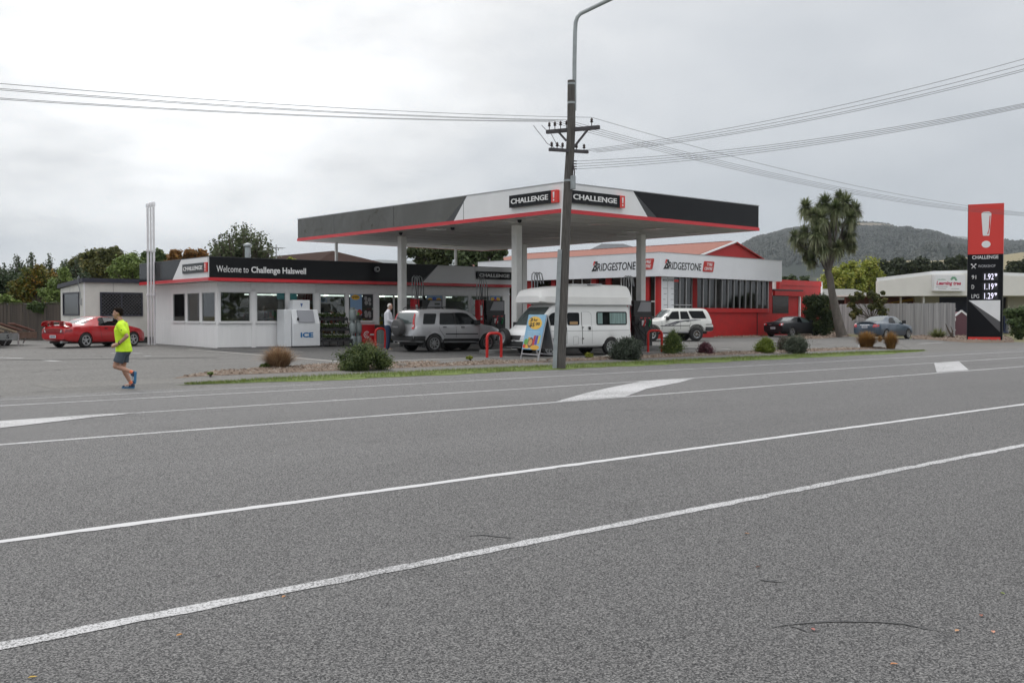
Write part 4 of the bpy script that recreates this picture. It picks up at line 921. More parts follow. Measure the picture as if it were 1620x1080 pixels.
disc(bw * .47, 1.26, bw * .4, .215, my_, .003, rot=-.1)
lean = math.atan2(y_ax, BH)
rot_ = (R(90) - lean, 0, 0)
text('3', bw * .15, m_ink, pn, bp_(bw * .16, 1.30, .038), rot_, bold=.03, depth=.003, h=.13); text('for', bw * .23, m_ink, pn, bp_(bw * .36, 1.315, .038), rot_, bold=.02, depth=.003, h=.10)
text('$5', bw * .3, m_ink, pn, bp_(bw * .17, 1.11, .038), rot_, bold=.03, depth=.003, h=.16); text('00', bw * .24, m_ink, pn, bp_(bw * .52, 1.18, .038), rot_, bold=.03, depth=.003, h=.10)
for k in range(3):
    text('summer treats deal', bw * .74, m_lwhite, pn, bp_(bw * .12, .93 - .07 * k, .036), rot_, bold=.01, depth=.002, h=.035) if 0 else MB().prism([(bw * (.14 + .02 * k), .935 - .07 * k), (bw * (.86 - .05 * k), .935 - .07 * k), (bw * (.86 - .05 * k), .955 - .07 * k), (bw * (.14 + .02 * k), .955 - .07 * k)], lambda u, v: bp_(u, v, .033), lambda u, v: bp_(u, v, .035)).ob('print', M('faint_print', (.45, .62, .74), .4), pn)
for cx_, cz_, rx_, rz_, c, o in ((.25, .46, .2, .07, (.8, .45, .05), .002), (.7, .44, .26, .08, (.75, .42, .06), .004), (.15, .6, .1, .12, (.12, .35, .06), .003), (.3, .65, .07, .12, (.2, .42, .08), .005), (.1, .47, .08, .07, (.65, .08, .04), .005), (.33, .74, .05, .04, (.8, .4, .06), .006)):
    disc(bw * cx_, cz_, bw * rx_, rz_, M('sb%d' % int(cx_ * 100), c, .4), o)
disc(bw * .42, .6, bw * .15, .16, M('sb_pack', (.12, .04, .04), .4), .006, rot=.3); disc(bw * .42, .6, bw * .11, .11, M('sb_pack2', (.6, .35, .15), .4), .008, rot=.3)
for k, c in enumerate(((.55, .05, .05), (.12, .06, .38), (.7, .55, .08))):
    u = bw * (.55 + .13 * k)
    MB().prism([(u, .5 + .03 * k), (u + bw * .1, .52 + .03 * k), (u + bw * .12, .84), (u + bw * .02, .83)], lambda a, b: bp_(a, b, .033), lambda a, b: bp_(a, b, .042)).ob('print', M('pack%d' % k, c, .35), pn)

# ================================================================== price sign
PA = R(-69)
PP = Gs(1529.6, 538.8); PF = (PP.x, PP.y, PA)
pyw = W(PF, 1586.2, 450, 0)[0]; PZ = lambda py, px=1558: W(PF, px, py, 0)[1]; PXx = lambda px: W(PF, px, 450, 0)[0]
ZP = .5 * (PZ(324, 1532) + PZ(321, 1586)); gp = PP.z
ps = thing('price_sign', 'tall red and black fuel price pylon with a white exclamation mark', 'price sign', (PP.x, PP.y, 0), PA)
TH = .42; zk = PZ(402)
m_pk = M('pylon_black', (.009, .0095, .012), .4, spec=.12); m_pr = M('pylon_red', (.68, .045, .035), .35)
bxo('black_body', m_pk, ps, 0, pyw, 0, TH, gp, zk - .001); rb = bxo('red_body', m_pr, ps, 0, pyw, 0, TH, zk, ZP)
bxo('frame_edge', m_char, ps, -.02, -.001, -.02, TH + .02, gp, ZP); bxo('frame_edge', m_char, ps, pyw + .001, pyw + .02, -.02, TH + .02, gp, zk)
bxo('frame_edge', m_pr, ps, pyw + .001, pyw + .022, -.02, TH + .02, zk, ZP)
bxo('foot_panel', m_pr, ps, .06, pyw * .955, -.03, -.001, gp + .02, PZ(533)); 
mk = MB(); pq = lambda u, v: (u, -.002, v); pq2 = lambda u, v: (u, -.02, v); xm = pyw * .52
za, zb2, zc_, zd = PZ(335), PZ(373), PZ(381), PZ(392)
out = rnd([(xm - .27, za - .1), (xm - .18, zb2), (xm + .17, zb2), (xm + .27, za - .1), (xm + .15, za), (xm - .15, za)], .05)
mk.prism(out, pq, pq2); mk.prism([(xm + .24 * math.cos(t), (zc_ + zd) / 2 + (zc_ - zd) / 2 * math.sin(t)) for t in np.linspace(0, 2 * math.pi, 21)[:-1]], pq, pq2)
ex = mk.ob('exclamation_mark', m_lwhite, rb)
MB().prism([(xm + .17, za - .25), (xm + .13, zb2 + .35), (xm + .06, zb2 + .12), (xm + .1, zb2 + .05), (xm + .2, zb2 + .5), (xm + .22, za - .25)], lambda u, v: (u, -.021, v), lambda u, v: (u, -.025, v)).ob('inner_curl', m_pr, ex)
text('CHALLENGE', PXx(1579) - PXx(1537.5), m_lwhite, ps, (PXx(1537.5), -.001, PZ(409.5)), bold=.012, depth=.02, h=PZ(404) - PZ(409.5))
text('WORKSHOP', PXx(1574.5) - PXx(1547), M('letter_grey', (.5, .5, .52), .4), ps, (PXx(1547), -.001, PZ(423)), bold=0, depth=.02, h=PZ(418.7) - PZ(423))
sp = MB(); xw, zw = PXx(1540), PZ(421)
for s in (-1, 1): sp.beam((xw - .11 * s, -.008, zw - .12), (xw + .11 * s, -.008, zw + .12), .012, .035).lathe([(.045, -.006), (.045, .006)], 8, c=(xw + .11 * s, -.008, zw + .12), axis='y')
sp.ob('spanner_emblem', m_lwhite, ps)
m_led = M('led_white', (.85, .82, 1.0), .4, emit=.9)
for lab, num, py in (('91', '1.92', 438), ('D', '1.19', 453.5), ('LPG', '1.29', 468.3)):
    h_ = PZ(py - 3) - PZ(py + 3.2); text(lab, {'91': PXx(1544) - PXx(1537), 'D': PXx(1541) - PXx(1537), 'LPG': PXx(1549) - PXx(1537)}[lab], m_lwhite, ps, (PXx(1537.2), -.001, PZ(py + 3.2)), bold=0, depth=.02, h=h_)
    dz = (PZ(py - 6) - PZ(py + 5)); b_ = bxo('price_display', M('display_dark', (.03, .03, .035), .2), ps, PXx(1554.5), PXx(1579), -.012, -.001, PZ(py + 5.5), PZ(py - 6.5))
    text(num, PXx(1572) - PXx(1557.5), m_led, b_, (PXx(1557.5), -.0125, PZ(py + 4.5)), bold=0, depth=.012, h=dz * .86); text('9', PXx(1577.5) - PXx(1573.3), m_led, b_, (PXx(1573.3), -.0125, PZ(py - .5)), bold=.015, depth=.012, h=dz * .42)
xa, xb = PXx(1532.5), PXx(1582.8)
MB().prism([(xa, PZ(475)), (xb, PZ(508.5)), (xb, PZ(475))], pq, lambda u, v: (u, -.012, v)).ob('white_panel', m_white, ps)
MB().prism([(xa, PZ(475) - .003), (xb, PZ(525)), (xb, PZ(509))], pq, lambda u, v: (u, -.011, v)).ob('grey_panel', M('panel_grey', (.09, .09, .095), .4), ps)
MB().box(-.2, pyw + .2, -.15, TH + .15, gp - .05, gp + .02).ob('base', m_conc, ps)

# ================================================================== tyre workshop
BP = atD(1043.5, 500, 60.5); BA = R(3.1); BF = (BP.x, BP.y, BA)
tw = thing('tyre_workshop', 'red and white tyre workshop with long white fascia and a red gable', 'workshop', (BP.x, BP.y, 0), BA)
bz = lambda px, py, y=0: W(BF, px, py, y)[1]; bx_ = lambda px, y=0: W(BF, px, 480, y)[0]; by_ = lambda px, x=0: V(BF, px, 480, x)[0]
FZ0, FZ1 = bz(1044, 436.7), bz(1044, 399); BX = bx_(1236.7); BY = by_(803.7) + 3; SB_ = .5
MB().box(0, BX, 0, .3, FZ0, FZ1).box(0, .3, .3, BY, FZ0, FZ1).box(BX - .3, BX, .3, 9, FZ0, FZ1).ob('fascia', M('fascia_pale', (.78, .8, .83), .3, var=.05, vs=.5, bump=.12, bs=.8), tw)
MB().box(-.02, BX + .02, -.02, .32, FZ1, FZ1 + .03).box(-.02, .32, .32, BY, FZ1, FZ1 + .03).ob('capping', m_steel, tw)
MB().box(.1, BX - .1, .3, 9, FZ0 + .05, FZ0 + .12).box(.3, 4, 9, BY, FZ0 + .05, FZ0 + .12).ob('soffit', m_char, tw)
MB().box(.3, BX - .3, .3, 9, FZ1 - .4, FZ1 - .3).box(.3, 9, 9, BY, FZ1 - .4, FZ1 - .3).ob('flat_roof', m_steel, tw)
m_wred = M('workshop_red', (.44, .012, .012), .5, var=.12, vs=1.4, bump=.15, bs=8)
m_brk = M('workshop_red_brick', (.42, .012, .012), .55, var=.15, vs=2, bump=.1, bs=10)
y_ = SB_
gzb = .2
xr0, xr1 = bx_(1102, y_), bx_(1215, y_); zsl, zt_ = bz(1160, 493, y_), FZ0 + .05; zred = bz(1160, 490, y_)
BWX = bx_(1221.8, y_)
wb = MB()
wb.box(xr0, BWX, y_, y_ + .25, gzb, zsl); wb.box(bx_(1095, y_), xr0, y_ - .05, y_ + .25, gzb, zt_); wb.box(xr1, BWX, y_, y_ + .25, zsl, zt_); wb.box(BWX - .25, BWX, y_ + .25, 9, gzb, zt_)
wb.box(bx_(1095, y_), xr0, y_ - .05, y_ + .25, gzb, zt_)
wb.ob('wall', m_brk, tw)
xj = bx_(1197.5, y_); bxo('downpipe', m_dark, tw, xj, xj + .05, y_ - .03, y_ - .002, gzb, zsl)
bxo('sill', m_wred, tw, xr0, xr1, y_ - .09, y_ - .002, zsl - .06, zsl + .0); bxo('sill', m_wred, tw, xr0, xr1, y_ - .04, y_ + .06, zsl + .001, zred + .1)
m_bg = glassmat('workshop_glass', (.3, .34, .35), .06, .08)
gw = bxo('window', m_bg, tw, xr0, xr1, y_ + .05, y_ + .062, zred, zt_)
for k in range(13):
    x = xr0 + (xr1 - xr0) * k / 12; MB().box(x - .025, x + .025, y_ - .03, y_ + .04, zsl - .02 if k > 3 else zred, zt_).ob('mullion', m_alu, gw)
bxo('dim_backing', M('dim_interior', (.028, .032, .032), .8), tw, xr0, BWX - .26, y_ + .3, y_ + .35, zsl, zt_)  # dark sheet close behind the glass; the interior's dimness is in its colour
# shop-front part of the right face: white banner, glazing and red post
xp0, xp1, xg = bx_(1043.3, y_), bx_(1065.3, y_), bx_(1095, y_)
bn_ = bxo('banner', M('banner', (.76, .78, .8), .4), tw, xp0 + .1, xp1, y_ - .03, y_, gzb + .1, zt_)
bxo('banner_joint', m_alu, bn_, (xp0 + xp1) / 2 + .05, (xp0 + xp1) / 2 + .09, y_ - .045, y_ - .031, gzb + .1, zt_)
text('BRIDGESTONE', 1.1, m_ink, bn_, (xp0 + .25, y_ - .031, bz(1050, 444.5, y_)), bold=.02, shear=.2, depth=.004, h=.12); bxo('badge', m_redl, bn_, xp0 + 1.4, xp0 + 1.85, y_ - .036, y_ - .0305, bz(1050, 445, y_), bz(1050, 441.5, y_))
for k in range(7):
    for a, b in ((.3, .75), (1.05, 1.6)): bxo('print', M('print_line_dark', (.15, .15, .17), .5), bn_, xp0 + a + .08 * (k % 2), xp0 + b - .1 * (k % 3), y_ - .035, y_ - .0305, 3.2 - k * .33, 3.225 - k * .33)
g_ = bxo('window', m_bg, tw, xp1, xg, y_ + .05, y_ + .062, gzb, zt_)
for k in range(4): x = xp1 + (xg - xp1) * k / 3; bxo('mullion', m_alu, g_, x - .03, x + .03, y_ - .02, y_ + .049, gzb, zt_)
bxo('transom', m_alu, g_, xp1 + .03, xg - .03, y_ - .01, y_ + .045, 2.2, 2.26)
bxo('corner_post', M('post_cream', (.5, .47, .4), .5), tw, xp0 - .02, xp0 + .1, y_, y_ + .25, gzb, zt_)
# left face: red posts, glazing, open bays
for pa, pb in ((1036.5, 1042), (1021, 1027), (1016.5, 1019.5), (958, 966), (935, 943), (885, 892), (872, 878), (834, 842)):
    ya, yb_ = by_(pb, .5), by_(pa, .5); bxo('post', m_wred, tw, .5, .75, min(ya, yb_), max(ya, yb_), gzb, zt_)
for pa, pb in ((1019.5, 1021), (1027, 1036.5), (966, 1016), (892, 935)):
    ya, yb_ = sorted((by_(pb, .55), by_(pa, .55))); q = bxo('window', m_bg, tw, .6, .612, ya, yb_, gzb, zt_)
    n_ = max(1, round((yb_ - ya) / .9))
    for k in range(n_ + 1): y0 = ya + (yb_ - ya) * k / n_; bxo('mullion', m_fr, q, .56, .599, y0 - .035, y0 + .035, gzb, zt_)
    for z in (1.35, 2.4): bxo('transom', m_fr, q, .565, .595, ya + .035, yb_ - .035, z, z + .06)
MB().box(5, 5.2, .9, BY, gzb, zt_).box(.8, 5, BY - .2, BY, gzb, zt_).ob('inner_wall', M('inner_wall', (.18, .05, .05), .8), tw)
bxo('floor', m_conc, tw, .3, BWX - .3, .3 + y_, BY, gzb - .02, gzb + .03)
# logos
def bstone(face, s0, s1, z0, z1, b0, b1, zb0, zb1):
    W_ = abs(s1 - s0); H_ = z1 - z0
    pos = (s0 + W_ * .115, -.001, z0) if face == 'front' else (-.001, s0 - W_ * .115, z0)
    o = text('RIDGESTONE', W_ * .885, m_ink, tw, pos, face, bold=.012, shear=.18, depth=.02, h=H_ * .78)
    P0 = (lambda u, v, d: (s0 + u, -d, z0 + v)) if face == 'front' else (lambda u, v, d: (-d, s0 - u, z0 + v))
    bw_ = W_ * .135; B = MB()
    A = lambda u, v: P0(u, v, .001); A2 = lambda u, v: P0(u, v, .02)
    def outl(pts_): return [(bw_ * (p[0] + .28 * p[1]), H_ * p[1]) for p in pts_]
    B.prism(outl([(-.15, 0), (.2, 0), (.42, .9), (.2, .5)]), A, A2)
    B.prism(outl([(.25, .02), (.72, .02), (.78, .3), (.62, .48), (.76, .72), (.62, .98), (.25, .98), (.28, .8), (.5, .8), (.52, .6), (.35, .56), (.34, .42), (.5, .38), (.52, .2), (.24, .2)]), A, A2)
    B.ob('letter_b', m_ink, tw)
    MB().prism(outl([(.0, .62), (.02, 1.0), (.3, 1.0), (.12, .55)]), lambda u, v: P0(u, v, .021), lambda u, v: P0(u, v, .026)).ob('red_wedge', m_redl, tw)
    bw2 = abs(b1 - b0); bh = zb1 - zb0
    Pb = (lambda u, v, d: (b0 + u, -d, zb0 + v)) if face == 'front' else (lambda u, v, d: (-d, b0 - u, zb0 + v))
    bd = MB().prism(rnd([(0, 0), (bw2 * .88, 0), (bw2, bh), (bw2 * .12, bh)], .08), lambda u, v: Pb(u, v, .001), lambda u, v: Pb(u, v, .03)).ob('badge', M('badge_red', (.5, .035, .03), .35), tw)
    for t_, a, wd, v in (('TYRE', .35, .48, .56), ('CENTRE', .14, .68, .16)):
        q = Pb(bw2 * a, bh * v, .031); text(t_, bw2 * wd, m_lwhite, bd, q, face, bold=.02, shear=.25, depth=.01, h=bh * .28)
bstone('front', bx_(1050.3), bx_(1109.5), bz(1080, 427), bz(1080, 411.8), bx_(1111), bx_(1129.5), bz(1120, 430), bz(1120, 413.5))
vz = lambda px, py: V(BF, px, py, 0)[1]
bstone('left', by_(937), by_(1006), vz(970, 428), vz(970, 412), by_(1008.5), by_(1035), vz(1020, 426.5), vz(1020, 409.5))
# gabled roof behind the parapet
GYp = 3.2
gx0, gxa, gx1 = W(BF, 1101.6, 402, GYp)[0], W(BF, 1162, 383, GYp)[0], W(BF, 1207.5, 408, GYp)[0]; gza = W(BF, 1162, 383, GYp)[1]; gz0 = W(BF, 1101.6, 402.5, GYp)[1] - .12; gz1 = W(BF, 1207.5, 408.5, GYp)[1] - .1
gz_ = min(gz0, gz1)
def ex_(x, za, zb, xa, xb): return za + (zb - za) * (x - xa) / (xb - xa)
XL = gx0 - 1.2; ZL = ex_(XL, gz0, gza, gx0, gxa); XRr = gx1 + 1.0; ZR = ex_(XRr, gz1, gza, gx1, gxa)
LEN = 21
m_terr = M('roof_terracotta', (.29, .12, .09), .85, var=.2, vs=2.5, bump=.5, bs=12, stretch=(1, 6, 1))
MB().add([(gx0 - 1.2, GYp, ZL), (gxa, GYp, gza - .06), (XRr, GYp, ZR), (XRr, GYp, 3.9), (gx0 - 1.2, GYp, 3.9)], [(0, 1, 2, 3, 4)]).add([(gx0 - 1.2, GYp + .2, ZL), (gxa, GYp + .2, gza - .06), (XRr, GYp + .2, ZR), (XRr, GYp + .2, 3.9), (gx0 - 1.2, GYp + .2, 3.9)], [(4, 3, 2, 1, 0)]).ob('gable', M('gable_red', (.38, .012, .012), .6), tw)
rf = MB()
rf.add([(XL - .3, GYp - .05, ZL - .08), (gxa, GYp - .05, gza), (gxa, GYp + LEN, gza), (XL - .3, GYp + LEN + 3.5, ZL - .08)], [(0, 1, 2, 3)])
rf.add([(XRr + .2, GYp - .05, ZR - .08), (gxa, GYp - .05, gza), (gxa, GYp + LEN, gza), (XRr + .2, GYp + LEN + 3.5, ZR - .08)], [(3, 2, 1, 0)])
rf.add([(XL - .3, GYp + LEN + 3.5, ZL - .08), (gxa, GYp + LEN, gza), (XRr + .2, GYp + LEN + 3.5, ZR - .08)], [(0, 1, 2)])
ro = rf.ob('roof', m_terr, tw); q = ro.modifiers.new('t', 'SOLIDIFY'); q.thickness = .08
mt = MB()
for k in range(42): y0 = GYp + .3 + k * .5; mt.box(gxa - .12, gxa + .12, y0, y0 + .42, gza - .02, gza + .1)
mt.ob('ridge_tile', m_terr, ro)
MB().beam((XL - .3, GYp - .1, ZL - .1), (gxa, GYp - .1, gza + .02), .1, .16, up=(0, 1, 0)).ob('barge_board', m_white, tw)
MB().beam((gxa, GYp - .1, gza + .02), (XRr, GYp - .1, ZR - .02), .06, .1, up=(0, 1, 0)).ob('barge_board', m_wred, tw)
# red annex to the right
_c, _s = math.cos(BA), math.sin(BA); _x = W(BF, 1299, 480, 7)[0]; AP = Vector((BP.x + _c * _x - _s * 7, BP.y + _s * _x + _c * 7, 0)); AF = (AP.x, AP.y, BA); an = thing('annex_building', 'plain red flat annex building at the right of the tyre workshop', 'building', (AP.x, AP.y, 0), BA)
ax = lambda px, y=0: W(AF, px, 480, y)[0]; az = lambda py, px=1270, y=0: W(AF, px, py, y)[1]
x0 = ax(1222) ; bxo('wall', m_wred, an, ax(1233), -.12, 0, 6, .2, az(445)); bxo('parapet', m_wred, an, ax(1233) - .05, -.05, -.06, -.001, az(452), az(444)); bxo('white_edge', m_white, an, -.118, .12, -.05, 6, .2, az(444.5))
bxo('side_wall', m_white, an, x0, ax(1233) - .001, .3, 6, .2, az(446.5))
PY = -5.6; q0, q1 = W(AF, 1221, 480, PY)[0], W(AF, 1267, 480, PY)[0]; zt2 = W(AF, 1245, 458, PY)[1]; zt3 = W(AF, 1245, 463, PY)[1]
bxo('porch_roof', M('roof_dark', (.05, .05, .05), .6), an, q0, q1, PY - .2, -.07, zt3 + .12, zt2); bxo('porch_beam', m_wred, an, q0, q1 + .1, PY - .25, PY - .05, zt3 - .22, zt3 + .1)
bxo('porch_wall', m_wred, an, q0, q1 - .3, PY, -.1, .2, zt3 - .23)
wa, wb_ = W(AF, 1222, 480, PY)[0], W(AF, 1247, 480, PY)[0]; bxo('window', M('window_brown', (.03, .025, .022), .25), an, wa, wb_, PY - .03, PY - .002, W(AF, 1235, 495.5, PY)[1], W(AF, 1235, 466, PY)[1])
x = W(AF, 1263, 480, PY)[0]; bxo('downpipe', m_white, an, x, x + .14, PY - .12, PY - .002, .3, zt3 - .24)

# ================================================================== portable cabin
CP = atD(133, 500, 48.); CA = R(-2.4); CFm = (CP.x, CP.y, CA); cb = thing('portable_cabin', 'cream portable cabin with mesh-covered windows behind the red car', 'cabin', (CP.x, CP.y, 0), CA)
cy_ = V(CFm, 96, 480, 0)[0]; zt = W(CFm, 133, 446.5, 0)[1]; ztb = V(CFm, 96, 456.5, 0)[1]; m_cab = M('cabin_cream', (.64, .63, .59), .5, var=.06, vs=1.5); m_navy = M('cabin_navy', (.03, .032, .05), .5)
zf = .55; CL = 6.5
MB().add([(0, 0, zf), (CL, 0, zf), (CL, cy_, zf), (0, cy_, zf), (0, 0, zt), (CL, 0, zt), (CL, cy_, ztb), (0, cy_, ztb)], [(0, 3, 2, 1), (4, 5, 6, 7), (0, 1, 5, 4), (1, 2, 6, 5), (2, 3, 7, 6), (3, 0, 4, 7)]).ob('wall', m_cab, cb)
MB().add([(-.12, -.15, zt + .01), (CL, -.15, zt + .01), (CL, cy_ + .15, ztb + .01), (-.12, cy_ + .15, ztb + .01), (-.12, -.15, zt + .2), (CL, -.15, zt + .2), (CL, cy_ + .15, ztb + .2), (-.12, cy_ + .15, ztb + .2)], [(0, 3, 2, 1), (4, 5, 6, 7), (0, 1, 5, 4), (1, 2, 6, 5), (2, 3, 7, 6), (3, 0, 4, 7)]).ob('roof', m_navy, cb)
MB().box(.02, CL, .02, cy_ - .02, .2, zf - .01).ob('gap_shade', m_dark, cb)  # dark block in the open gap below the floor, coloured as its shade
for px in (179,): x = W(CFm, px, 480, 0)[0]; bxo('wall_joint', M('joint_cream', (.36, .35, .33), .5), cb, x, x + .025, -.008, -.001, zf, zt)
for px in (111,): y0 = V(CFm, px, 480, 0)[0]; bxo('wall_joint', M('joint_cream', (.36, .35, .33), .5), cb, -.008, -.001, y0, y0 + .025, zf, zt - .25)
bxo('corner_trim', m_white, cb, -.015, .05, -.015, -.001, zf, zt)
def lattice(par, x0, x1, z0, z1, f, s=.16):
    mb = MB(); n = int((x1 - x0 + z1 - z0) / s)
    for k in range(1, n):
        for sg in (1, -1):
            a = k * s; p = (x0 + max(0, a - (z1 - z0)), z0 + min(a, z1 - z0)); q = (x0 + min(a, x1 - x0), z0 + max(0, a - (x1 - x0)))
            if sg < 0: p = (x0 + x1 - p[0], p[1]); q = (x0 + x1 - q[0], q[1])
            mb.beam(f(*p), f(*q), .014, .014)
    return mb.ob('security_mesh', M('mesh_steel', (.12, .12, .13), .5, .4), par)
a, b = W(CFm, 158, 480, 0)[0], W(CFm, 225.5, 480, 0)[0]; zz0, zz1 = W(CFm, 190, 500, 0)[1], W(CFm, 190, 462.5, 0)[1]
wn = MB().box(a, b, -.05, -.002, zz1 - .07, zz1).box(a, b, -.05, -.002, zz0, zz0 + .07).box(a, a + .07, -.05, -.002, zz0 + .07, zz1 - .07).box(b - .07, b, -.05, -.002, zz0 + .07, zz1 - .07).box((a + b) / 2 - .03, (a + b) / 2 + .03, -.045, -.002, zz0 + .07, zz1 - .07).ob('window', m_navy, cb)
bxo('pane', M('dark_pane', (.012, .013, .016), .15), wn, a + .07, b - .07, -.012, -.001, zz0 + .07, zz1 - .07); lattice(wn, a + .07, b - .07, zz0 + .07, zz1 - .07, lambda u, v: (u, -.04, v))
a, b = V(CFm, 126, 480, 0)[0], V(CFm, 100.5, 480, 0)[0]; zz0, zz1 = V(CFm, 113, 499, 0)[1], V(CFm, 113, 462.5, 0)[1]
wn = MB().box(-.05, -.002, a, b, zz1 - .07, zz1).box(-.05, -.002, a, b, zz0, zz0 + .07).box(-.05, -.002, a, a + .08, zz0 + .07, zz1 - .07).box(-.05, -.002, b - .08, b, zz0 + .07, zz1 - .07).ob('window', m_navy, cb)
bxo('pane', M('dark_pane', (.012, .013, .016), .15), wn, -.012, -.001, a + .08, b - .08, zz0 + .07, zz1 - .07)
MB().tube([(-.1, .35, zt + .2), (-.12, .35, zt + .32), (-.16, .35, zt + .25), (-.14, .35, zt - .1), (-.05, .35, zt - .5), (-.05, .35, zt - .9)], .02, 6).ob('cable', m_galv, cb); MB().box(-.08, -.002, .3, .42, zt - 1.05, zt - .75).ob('meter_box', m_steel, cb)

# ================================================================== fences
def board_fence(name, a, b, h, z0, mat, label, bw=.15, over=.02, capr=False, seed=1, cat='fence'):
    a, b = Vector(a[:2]), Vector(b[:2]); d = b - a; L = d.length; ang = math.atan2(d.y, d.x); g = thing(name, label, cat, (a.x, a.y, z0), ang); r_ = random.Random(seed); mb = MB(); x = 0
    while x < L:
        w__ = min(bw * r_.uniform(.92, 1.05), L - x); o = r_.choice((0, .018)); mb.box(x, x + w__ - .004, o, o + .018, 0, h + r_.uniform(-.02, .02)); x += w__
    mb.ob('board_panel', mat, g)
    MB().box(0, L, .04, .09, .35, .45).box(0, L, .04, .09, h - .45, h - .35).ob('rail', mat, g)
    if capr: MB().box(-.02, L + .02, -.02, .07, h + .03, h + .07).ob('capping_rail', mat, g)
    for k in range(int(L / 2.4) + 1): MB().box(min(L - .1, k * 2.4), min(L, k * 2.4 + .1), .091, .19, -.05, h).ob('post', mat, g)
    return g
def woodmat(name, c1, c2, rough=.8):
    if name in MATS: return MATS[name]
    m = bpy.data.materials.new(name); m.use_nodes = True; t = m.node_tree; b = t.nodes['Principled BSDF']; tc = nn(t, 'ShaderNodeTexCoord')
    n = nn(t, 'ShaderNodeTexNoise'); mp = nn(t, 'ShaderNodeMapping'); mp.inputs['Scale'].default_value = (9, 9, .5); t.links.new(tc.outputs['Object'], mp.inputs[0]); t.links.new(mp.outputs[0], n.inputs['Vector']); n.inputs['Scale'].default_value = 1.0; n.inputs['Detail'].default_value = 6
    v = nn(t, 'ShaderNodeTexVoronoi'); v.voronoi_dimensions = '1D'; v.inputs['Scale'].default_value = 6.6; sx = nn(t, 'ShaderNodeSeparateXYZ'); t.links.new(tc.outputs['Object'], sx.inputs[0]); t.links.new(sx.outputs[0], v.inputs['W']); sc = nn(t, 'ShaderNodeSeparateColor'); t.links.new(v.outputs['Color'], sc.inputs[0])
    f = math_node(t, 'ADD', math_node(t, 'MULTIPLY_ADD', n.outputs[0], 1.4, -.45), math_node(t, 'MULTIPLY_ADD', sc.outputs[0], .7, -.1), clamp=True)
    mm = nn(t, 'ShaderNodeMix', data_type='RGBA'); mm.inputs[6].default_value = tuple(c1) + (1,); mm.inputs[7].default_value = tuple(c2) + (1,); t.links.new(f, mm.inputs[0]); t.links.new(mm.outputs[2], b.inputs['Base Color']); b.inputs['Roughness'].default_value = rough
    MATS[name] = m; return m
fa, fb_ = atD(-45, 500, 56), atD(96.5, 500, 53)
board_fence('paling_fence', fa, fb_, 2.18 - .27, .27, woodmat('paling_brown', (.035, .028, .024), (.10, .078, .062)), 'brown weathered paling fence behind the red car and trailers', capr=True)
fa, fb_ = atD(1322, 500, 76), atD(1511, 500, 67)
hF = 1.55 + (500 - 478.8) / FPX * 67 - .25
board_fence('paling_fence', fa, fb_, hF, .25, woodmat('paling_grey', (.26, .265, .275), (.46, .465, .475)), 'pale grey weathered board fence behind the blue sedan', seed=4, bw=.2)
fa, fb_ = atD(1511.5, 500, 74), atD(1600, 500, 74)
blf = thing('metal_fence', 'dark blue metal rail fence between the grey board fence and price sign', 'fence', (fa.x, fa.y, .25), math.atan2((fb_ - fa).y, (fb_ - fa).x)); Lf = (fb_ - fa).length; m_bf = M('fence_blue', (.03, .05, .13), .4)
fm = MB()
for k in range(int(Lf / .13)): fm.box(k * .13, k * .13 + .03, 0, .03, .05, 1.55)
fm.ob('rail_panel', m_bf, blf); MB().box(0, Lf, -.01, .04, .15, .2).box(0, Lf, -.01, .04, 1.4, 1.45).ob('rail', m_bf, blf)

# ================================================================== childcare building behind the grey fence
LA = R(-28); LP = atD(1388.6, 500, 79); LF = (LP.x, LP.y, LA); lt = thing('childcare_building', 'long low childcare building with deep cream fascia and a white sign', 'building', (LP.x, LP.y, 0), LA)
lw = lambda px, py, y=0: W(LF, px, py, y)
m_cream = M('fascia_cream', (.74, .73, .69), .6, var=.04, vs=.8); m_creamw = M('wall_cream', (.42, .40, .34), .7)
XR_ = lw(1700, 480)[0]
pl = [lw(1388.6, 468.3), (XR_, lw(1620, 466.8)[1]), (XR_, lw(1680, 440)[1]), lw(1592, 435.6), lw(1529, 432.3), lw(1479, 433.5), lw(1388.6, 444.5)]
MB().prism(pl, lambda u, v: (u, 0, v), lambda u, v: (u, .25, v)).ob('fascia', m_cream, lt)
tp = pl[2:]; 
rl = MB()
for a, b in zip(tp, tp[1:]): rl.beam((a[0], .1, a[1] + .04), (b[0], .1, b[1] + .04), .4, .07, up=(0, 1, 0))
rl.ob('capping', m_white, lt)
zb_ = pl[0][1]
MB().box(.1, XR_, .25, 12, zb_ + .05, zb_ + .15).ob('soffit', m_cream, lt)
MB().box(lw(1447, 470, 3)[0], lw(1486, 470, 3)[0], 3, 3.2, .2, zb_ + .04).ob('wall', m_creamw, lt)
MB().box(lw(1594, 470, 2)[0], XR_, 2, 2.2, .2, zb_ + .04).ob('wall', m_creamw, lt)
MB().box(lw(1486, 470, 4)[0], lw(1594, 470, 4)[0], 4, 4.2, .2, zb_ + .04).ob('dark_wall', M('navy_wall', (.02, .025, .06), .5), lt)
MB().box(.3, lw(1447, 470, 5)[0], 5, 5.2, .2, zb_ + .04).ob('brick_wall', M('brick_brown', (.16, .06, .045), .8), lt)
for px in (1423, 1459): x = lw(px, 470, .6)[0]; bxo('post', m_white if px > 1430 else m_creamw, lt, x, x + .14, .5, .64, .2, zb_ + .04)
